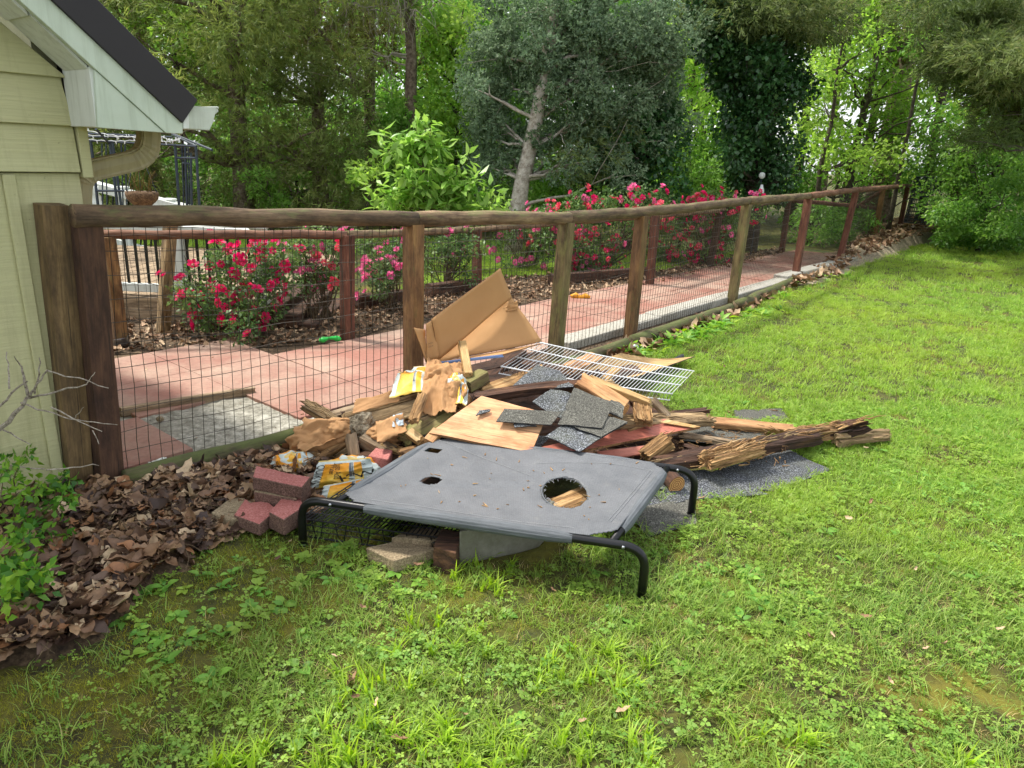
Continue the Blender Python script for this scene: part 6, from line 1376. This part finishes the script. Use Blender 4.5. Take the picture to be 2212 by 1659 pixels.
def rosette(n, L, W, mat, name, up=.5):
    vs, qs, var = [], [], []
    for k in range(n):
        a = 2 * math.pi * (k + random.random() * .6) / n; l = L * random.uniform(.55, 1.1); w = W * l / L; M = frame(V(0, 0, .004), V(math.cos(a), math.sin(a), up * random.uniform(.3, 1.3)), V(0, 0, 1)); o = len(vs); vv = random.random(); m = 5
        for i in range(m + 1):
            t = i / m; ww = w * (max(.06, max(0., math.sin(math.pi * max(0, (t - .18)) / .82)) ** .75) if t > .2 else .07); z = -l * .45 * t * t; vs += [M @ V(t * l, -ww / 2, z + ww * .15), M @ V(t * l, 0, z), M @ V(t * l, ww / 2, z + ww * .15)]; var += [vv] * 3
        for i in range(m): b = o + i * 3; qs += [(b, b + 3, b + 4, b + 1), (b + 1, b + 4, b + 5, b + 2)]
    return proto(name, vs, qs, MT[mat], var)
def oak_leaf(L, mat, curl, name, lobes=3):
    """a dead lobed leaf, curled; one midrib and a scalloped edge"""
    n = lobes * 4 + 2; mid, lo, hi = [], [], []
    lob = random.uniform(.08, .26); cw = random.uniform(.2, .36); s = random.random() * 30; tw = random.uniform(-1.2, 1.2)
    for i in range(n + 1):
        t = i / n; w = L * cw * (max(0., math.sin(math.pi * t)) ** .8) * (1 - lob + lob * math.cos(2 * math.pi * lobes * t + math.pi)) + L * .012
        x = (t - .5) * L; z = curl * L * (4 * (t - .5) ** 2) + .10 * L * nz(t * 3 + s); f = curl * 1.2 + .6 * nz(t * 3.5 + s, 4)
        def e(sg, w=w, f=f, t=t):
            a = sg * (.3 + abs(f)) + tw * (t - .5); return V(x, math.cos(a) * w * sg, z + abs(math.sin(a)) * w * (1 if f > 0 else -.4) + .05 * L * nz(t * 6 + s, sg))
        mid.append(V(x, 0, z)); lo.append(e(-1)); hi.append(e(1))
    vs = lo + mid + hi; m = n + 1; q = [(i, i + 1, m + i + 1, m + i) for i in range(n)] + [(m + i, m + i + 1, 2 * m + i + 1, 2 * m + i) for i in range(n)]
    return npmesh(name, np.array([tuple(v) for v in vs]), np.array(q), mat, np.full(len(vs), random.random()))
def scatter_tree(col):
    ng = bpy.data.node_groups.new('scatter', 'GeometryNodeTree'); ng.interface.new_socket('Geometry', in_out='INPUT', socket_type='NodeSocketGeometry'); ng.interface.new_socket('Geometry', in_out='OUTPUT', socket_type='NodeSocketGeometry')
    a = ng.nodes.new('NodeGroupInput'); b = ng.nodes.new('NodeGroupOutput'); ci = ng.nodes.new('GeometryNodeCollectionInfo'); ci.inputs['Collection'].default_value = col; ci.inputs['Separate Children'].default_value = True; ci.inputs['Reset Children'].default_value = True
    ip = ng.nodes.new('GeometryNodeInstanceOnPoints'); ip.inputs['Pick Instance'].default_value = True
    def na(nm, ty): n = ng.nodes.new('GeometryNodeInputNamedAttribute'); n.data_type = ty; n.inputs['Name'].default_value = nm; return n.outputs['Attribute']
    l = ng.links.new; l(a.outputs[0], ip.inputs['Points']); l(ci.outputs[0], ip.inputs['Instance']); l(na('idx', 'INT'), ip.inputs['Instance Index']); l(na('rot', 'FLOAT_VECTOR'), ip.inputs['Rotation']); l(na('scl', 'FLOAT'), ip.inputs['Scale']); l(ip.outputs[0], b.inputs[0]); return ng
def scatter(name, P, rot, scl, idx, protos, label, cat, kind='stuff'):
    col = bpy.data.collections.new(name + '_kinds')
    for i, o in enumerate(protos): o.name = '%s_kind_%02d' % (name, i); col.objects.link(o)
    me = bpy.data.meshes.new(name); n = len(P); me.vertices.add(n); me.vertices.foreach_set('co', np.ascontiguousarray(P, dtype=np.float32).ravel())
    me.attributes.new('rot', 'FLOAT_VECTOR', 'POINT').data.foreach_set('vector', np.ascontiguousarray(rot, dtype=np.float32).ravel())
    me.attributes.new('scl', 'FLOAT', 'POINT').data.foreach_set('value', np.ascontiguousarray(scl, dtype=np.float32)); me.attributes.new('idx', 'INT', 'POINT').data.foreach_set('value', np.ascontiguousarray(idx, dtype=np.int32))
    me.update(); o = obj(name, me); md = o.modifiers.new('scatter', 'NODES'); md.node_group = scatter_tree(col); tag(o, label, cat, kind=kind); return o
def nzf(P, f, s=0.): return np.array([nz(x * f + s, y * f) for x, y in P])
def field(y0, y1, dens, margin=.5):
    """random places on the lawn in the strip y0..y1 that the lens could see, with a margin"""
    xa, xb = -y1 * .95 - margin - 1., y1 * .95 + margin + 1.; n = int((xb - xa) * (y1 - y0) * dens); P = np.stack([RNG.uniform(xa, xb, n), RNG.uniform(y0, y1, n)], 1); return P[np.abs(P[:, 0]) < P[:, 1] * .86 + margin + 1.0]
FENCE = np.array([tuple(p[:2]) for p in ([P0B - FD * 6] + [P0B] + PB + [PB[7] + FD * 30])])
def lawn_side(P):
    """true on the lawn side of the fence line"""
    fx = np.interp(P[:, 1], FENCE[:, 1], FENCE[:, 0]); return P[:, 0] > fx + .1
HEAPPOLY = ground_poly([(640, 1000), (700, 900), (1000, 840), (1330, 800), (1480, 905), (1640, 965), (1500, 1005), (1400, 1060), (1330, 1120), (1180, 1100), (1000, 1110), (840, 1060), (700, 1090)])
FLATS = [ground_poly(p) for p in ([(1500, 1030), (1665, 1062), (1795, 1015), (1700, 968)], [(1385, 1040), (1470, 1078), (1660, 1068), (1520, 1000)], [(1350, 1100), (1400, 1160), (1505, 1130), (1500, 1075)], [(1590, 910), (1705, 908), (1690, 885), (1585, 888)], [(1475, 960), (1665, 970), (1640, 922), (1490, 915)], [(980, 1225), (1180, 1222), (1230, 1160), (1010, 1150)])]
def open_lawn(P, edge=0.):
    k = lawn_side(P) & ~inpoly(P, HEAPPOLY) & ~inpoly(P, LITTER2) & ~inpoly(P, LITTER3)
    k &= ~(inpoly(P + edge * np.stack([nzf(P, 3.), nzf(P, 3., 9)], 1), LITTER))
    for f in FLATS: k &= ~inpoly(P, f)
    return k
def upright(n, tilt=.12): return np.stack([RNG.normal(0, tilt, n), RNG.normal(0, tilt, n), RNG.uniform(0, 6.28, n)], 1)
# fine turf
Pn = field(1.25, 4.6, 2000, .3); Pn = Pn[open_lawn(Pn, .15)]
mossy = nzf(Pn, 1.1, 3) - .55 * (Pn[:, 0] + .35) + .25 * (2.6 - Pn[:, 1])       # thin mossy turf to the left, thick to the right
Pn = Pn[(RNG.random(len(Pn)) < np.clip(.75 - 1.0 * mossy, .10, 1.) * np.clip(.72 + .9 * nzf(Pn, 2.6, 60), .25, 1.))]
Pm = field(4.6, 9.5, 420, .5); Pm = Pm[open_lawn(Pm)]; Pm = Pm[RNG.random(len(Pm)) < np.clip(.8 + .8 * nzf(Pm, 1.7, 60), .3, 1.)]; Pf = field(9.5, 24, 75, 1.); Pf = Pf[open_lawn(Pf)]
P = np.concatenate([Pn, Pm, Pf]); n = len(P); scl = np.concatenate([RNG.uniform(.6, 1.3, len(Pn)), RNG.uniform(.9, 1.6, len(Pm)), RNG.uniform(1.6, 2.4, len(Pf))])
protos = [blade_set(16, .03, .045, .0034, .9, 'grass', 'a'), blade_set(12, .03, .06, .0036, 1.0, 'grass', 'b', 3), blade_set(16, .035, .034, .0028, 1.2, 'grass', 'c', 2, .2), blade_set(9, .03, .04, .0022, 1.2, 'straw', 'd'), blade_set(26, .04, .04, .0032, .8, 'grass_far', 'e'), blade_set(26, .04, .036, .0034, .9, 'grass_far', 'f'), blade_set(22, .04, .045, .003, .9, 'grass_far', 'g')]
idx = np.concatenate([RNG.choice([0, 1, 2, 3], len(Pn), p=[.36, .28, .22, .14]), RNG.choice([4, 5, 6, 1], len(Pm), p=[.32, .3, .28, .1]), RNG.choice([4, 5, 6], len(Pf))])
far = (Pn[:, 1] + .6 * Pn[:, 0] > 3.6) & (RNG.random(len(Pn)) < .7); idx[:len(Pn)][far] = 4 + idx[:len(Pn)][far] % 3
scatter('grass', np.column_stack([P, np.zeros(n)]), upright(n), scl, idx, protos, 'mown green lawn grass across the foreground and right', 'grass')
# lawn beyond the patio
Pb = np.stack([RNG.uniform(-8, 6, 16000), RNG.uniform(6.5, 13, 16000)], 1); Pb = Pb[~lawn_side(Pb) & ~inpoly(Pb, PATIO) & ~inpoly(Pb, MULCH) & ((Pb[:, 0] > xe + .9) | (Pb[:, 1] > 10.6)) & (np.interp(Pb[:, 1], FENCE[:, 1], FENCE[:, 0]) - Pb[:, 0] > 1.3)]
n = len(Pb); pr2 = [blade_set(26, .05, .05, .004, .8, 'grass_far', 'e'), blade_set(24, .05, .045, .004, .9, 'grass_far', 'f')]
scatter('grass', np.column_stack([Pb, np.zeros(n)]), upright(n), RNG.uniform(1.3, 2., n), RNG.integers(0, 2, n), pr2, 'bright strip of lawn behind the rose bushes', 'grass')
# moss cushions where the turf is thin
Pq = field(1.25, 3.2, 1500, .3); Pq = Pq[open_lawn(Pq, .15)]; mq = nzf(Pq, 1.1, 3) - .55 * (Pq[:, 0] + .35) + .25 * (2.6 - Pq[:, 1]); Pq = Pq[RNG.random(len(Pq)) < np.clip(.2 + 1.2 * mq, .05, 1.)]; n = len(Pq)
MT['moss'] = leafmat('moss_tuft', ['#7c7a1e', '#96902a', '#a8a236', '#6f7a24'], .3, .7, '#8a9630', 3.)
prq = [blade_set(40, .03, .011, .0022, .7, 'moss', 'a', 1), blade_set(40, .035, .014, .0022, .9, 'moss', 'b', 1)]
scatter('moss', np.column_stack([Pq, np.zeros(n)]), upright(n, .1), RNG.uniform(.8, 1.4, n), RNG.integers(0, 2, n), prq, 'yellow-green moss in the thin turf left of the bed', 'moss')
# clover, violets, plantain
Pc = field(1.25, 4.4, 460, .3); Pc = Pc[open_lawn(Pc, .15)]; cl_ = nzf(Pc, 1.6, 21); Pc = Pc[RNG.random(len(Pc)) < np.clip(.5 + .9 * cl_, .15, 1.) * np.clip(1.1 - .9 * (nzf(Pc, 1.1, 3) - .55 * (Pc[:, 0] + .35) + .25 * (2.6 - Pc[:, 1])), .3, 1.)]
Pc2 = field(4.4, 8, 40, .3); Pc2 = Pc2[open_lawn(Pc2)]; Pc = np.concatenate([Pc, Pc2]); n = len(Pc)
pr3 = [clover_set(8, .05, 'clover', 'a', .008), clover_set(6, .05, 'clover', 'b', .010, .035), clover_set(12, .06, 'clover', 'c', .006, .02), clover_set(10, .04, 'grass', 'd', .006, .02)]
scatter('clover', np.column_stack([Pc, np.zeros(n)]), upright(n, .1), RNG.uniform(.7, 1.25, n), RNG.integers(0, 4, n), pr3, 'clover patches mixed through the near lawn', 'clover')
Pw = field(1.3, 4.6, 46, .3); Pw = Pw[open_lawn(Pw, .1)]; cw_ = nzf(Pw, 1.3, 41); Pw = Pw[RNG.random(len(Pw)) < np.clip(.3 + 1.2 * cw_, .05, 1.)]
L1 = np.array([tuple(spot(random.uniform(*a), random.uniform(*b))[:2]) for (a, b, k) in (((600, 760), (1180, 1260), 16), ((400, 620), (1230, 1420), 14), ((770, 1000), (1215, 1290), 20), ((250, 420), (1330, 1450), 12), ((1480, 1700), (1220, 1330), 26), ((1600, 1800), (1280, 1370), 14)) for _ in range(k)]); Pw = np.concatenate([Pw, L1]); n = len(Pw)
pr4 = [rosette(6, .06, .034, 'weed', 'a', .7), rosette(5, .05, .03, 'clover', 'b', .9), rosette(7, .045, .022, 'weed', 'c', .5), rosette(4, .07, .04, 'weed', 'd', .9)]
scatter('weeds', np.column_stack([Pw, np.zeros(n)]), upright(n, .15), RNG.uniform(.55, 1.05, n), RNG.integers(0, 4, n), pr4, 'broad leaved weeds dotted through the near lawn', 'weeds')
# crabgrass clumps in front of the bed
cg = []
for (a, b, c, d, k) in ((960, 1100, 1200, 1290, 10), (840, 1060, 1340, 1420, 12), (1130, 1380, 1400, 1560, 26), (700, 1000, 1450, 1600, 26), (560, 1150, 1580, 1690, 46), (1180, 1420, 1560, 1690, 16), (440, 560, 1600, 1680, 8), (1560, 2212, 1600, 1700, 14), (1180, 1500, 1380, 1450, 6)):
    for _ in range(k): cg.append(tuple(spot(random.uniform(a, b), random.uniform(c, d))[:2]))
cg = np.array(cg); n = len(cg); pr5 = [blade_set(11, .025, .10, .0105, .75, 'crab', 'a', 4), blade_set(9, .025, .11, .011, .6, 'crab', 'b', 4), blade_set(10, .03, .085, .010, 1.0, 'crab', 'c', 4)]
scatter('crabgrass', np.column_stack([cg, np.zeros(n)]), upright(n, .12), RNG.uniform(.55, .95, n), RNG.integers(0, 3, n), pr5, 'bright yellow-green crabgrass clumps in front of the dog bed', 'grass')
# weeds along the fence foot
fw = []
for (a, b, k) in (((1360, 765), (1520, 718), 60), ((1520, 718), (1640, 675), 26), ((1640, 680), (1740, 625), 14), ((1740, 625), (1830, 590), 8), ((640, 950), (280, 1048), 6)):
    for _ in range(k): t = random.random(); q = spot(a[0] + (b[0] - a[0]) * t + random.gauss(0, 14), a[1] + (b[1] - a[1]) * t + random.gauss(0, 7)); fw.append((q.x, q.y))
fw = np.array(fw); n = len(fw); pr6 = [rosette(8, .11, .038, 'weed', 'a', 1.1), rosette(7, .09, .03, 'weed', 'b', 1.2), rosette(6, .12, .042, 'crab', 'c', .8)]
scatter('weeds', np.column_stack([fw, np.zeros(n)]), upright(n, .2), RNG.uniform(.6, 1.3, n), RNG.integers(0, 3, n), pr6, 'leafy weeds along the foot of the long fence', 'weeds')
# ------------------------------------------------------------------ dead leaves
LMs = [oak_leaf(random.uniform(.07, .13), MT['dead'], random.choice((random.uniform(-.2, .05), random.uniform(.0, .3))), 'leaf', random.choice((2, 3, 3))) for _ in range(20)]
def in_poly_pts(poly, n):
    xs = [p[0] for p in poly]; ys = [p[1] for p in poly]; P = np.stack([RNG.uniform(min(xs), max(xs), n), RNG.uniform(min(ys), max(ys), n)], 1); return P[inpoly(P, poly)]
Pl = in_poly_pts(LITTER, 26000); Pl = Pl[(Pl[:, 0] > -2.6) & (Pl[:, 1] > .9)]
ok = np.array([abs(x) < y * .86 + .25 for x, y in Pl]); Pl = Pl[ok][:4600]
z = np.array([litter_z(x, y) for x, y in Pl]) + RNG.uniform(0, .035, len(Pl))
# the ones that show largest become single leaves
vis = np.array([(abs((Vector((x, y, zz)) - EYE).dot(RT) / (Vector((x, y, zz)) - EYE).dot(FW)) < .72) for (x, y), zz in zip(Pl, z)])
dist = np.hypot(Pl[:, 0], Pl[:, 1]) + (~vis) * 50 - z * 12; order = np.argsort(dist); near, rest = order[:300], order[300:]
protoL = [bpy.data.objects.new('leaf_kind', m) for m in LMs]
n = len(rest); lit = scatter('leaf_litter', np.column_stack([Pl[rest], z[rest]]), np.stack([RNG.normal(0, .38, n), RNG.normal(0, .38, n), RNG.uniform(0, 6.28, n)], 1), RNG.uniform(.3, 1.2, n), RNG.integers(0, len(LMs), n), protoL, 'brown dead oak leaves heaped beside the house post', 'leaves')
for i in near:
    obj('leaf', LMs[RNG.integers(0, len(LMs))], lit, Matrix.Translation((Pl[i][0], Pl[i][1], z[i] + .012)) @ Euler((RNG.normal(0, .25), RNG.normal(0, .25), RNG.uniform(0, 6.28))).to_matrix().to_4x4() @ Matrix.Scale(RNG.uniform(.5, 1.5), 4))
ds = []
for k in range(260):
    x, y = Pl[RNG.integers(0, len(Pl))]; p = V(x, y, litter_z(x, y) + random.uniform(.02, .045)); a = random.random() * 6.28; L = random.uniform(.04, .22); q = p + V(math.cos(a) * L, math.sin(a) * L, random.uniform(-.01, .03)); r = random.uniform(.0012, .003); ds.append(tube_data([p, p.lerp(q, .5) + V(random.gauss(0, .01), random.gauss(0, .01), .004), q], [r, r * .8, r * .4], 4))
vs, fs = join(*ds); tag(solid('twig_litter', vs, fs, MT['stem']), 'thin broken twigs among the dead leaves by the house', 'twigs', kind='stuff')
LF = [oak_leaf(random.uniform(.08, .13), MT['dead_far'], random.uniform(0, .35), 'leaf', 2) for _ in range(6)]
a = in_poly_pts(LITTER3, 16000)[:5200]; b = in_poly_pts(LITTER2, 3000)[:420]; za = np.array([bank_z(x, y) for x, y in a]) + RNG.uniform(0, .05, len(a)); zb_ = RNG.uniform(0, .03, len(b)); A_ = np.concatenate([np.column_stack([a, za]), np.column_stack([b, zb_])]); n = len(A_)
scatter('leaf_litter', A_, np.stack([RNG.normal(0, .4, n), RNG.normal(0, .4, n), RNG.uniform(0, 6.28, n)], 1), RNG.uniform(1., 1.9, n), RNG.integers(0, 6, n), [bpy.data.objects.new('k', m) for m in LF], 'dry tan leaves drifted along the far end of the fence', 'leaves')
c = in_poly_pts(MULCH, 26000)[:9000]; n = len(c)
scatter('leaf_litter', np.column_stack([c, RNG.uniform(.01, .04, n)]), np.stack([RNG.normal(0, .4, n), RNG.normal(0, .4, n), RNG.uniform(0, 6.28, n)], 1), RNG.uniform(.4, .85, n), RNG.integers(0, 6, n), [bpy.data.objects.new('k', m.copy()) for m in LF], 'pale leaf mulch under the rose bushes', 'leaves')
# leaf crumbs and grit on the patio and the bed
d = in_poly_pts(PATIO, 1400)[:420]; n = len(d)
scatter('patio_litter', np.column_stack([d, np.full(n, .045)]), np.stack([RNG.normal(0, .2, n), RNG.normal(0, .2, n), RNG.uniform(0, 6.28, n)], 1), RNG.uniform(.08, .28, n), RNG.integers(0, 6, n), [bpy.data.objects.new('k', m.copy()) for m in LMs[:6]], 'leaf crumbs strewn on the pink slabs', 'leaves')
fl = [tuple(spot(random.uniform(560, 2200), random.uniform(700, 1640))[:2]) for _ in range(50)]; fl = np.array(fl); fl = fl[open_lawn(fl)]; n = len(fl)
scatter('fallen_leaves', np.column_stack([fl, np.full(n, .03)]), np.stack([RNG.normal(0, .4, n), RNG.normal(0, .4, n), RNG.uniform(0, 6.28, n)], 1), RNG.uniform(.2, .4, n), RNG.integers(0, 6, n), [bpy.data.objects.new('k', m.copy()) for m in LF], 'single dry leaves lying about in the lawn', 'leaves')
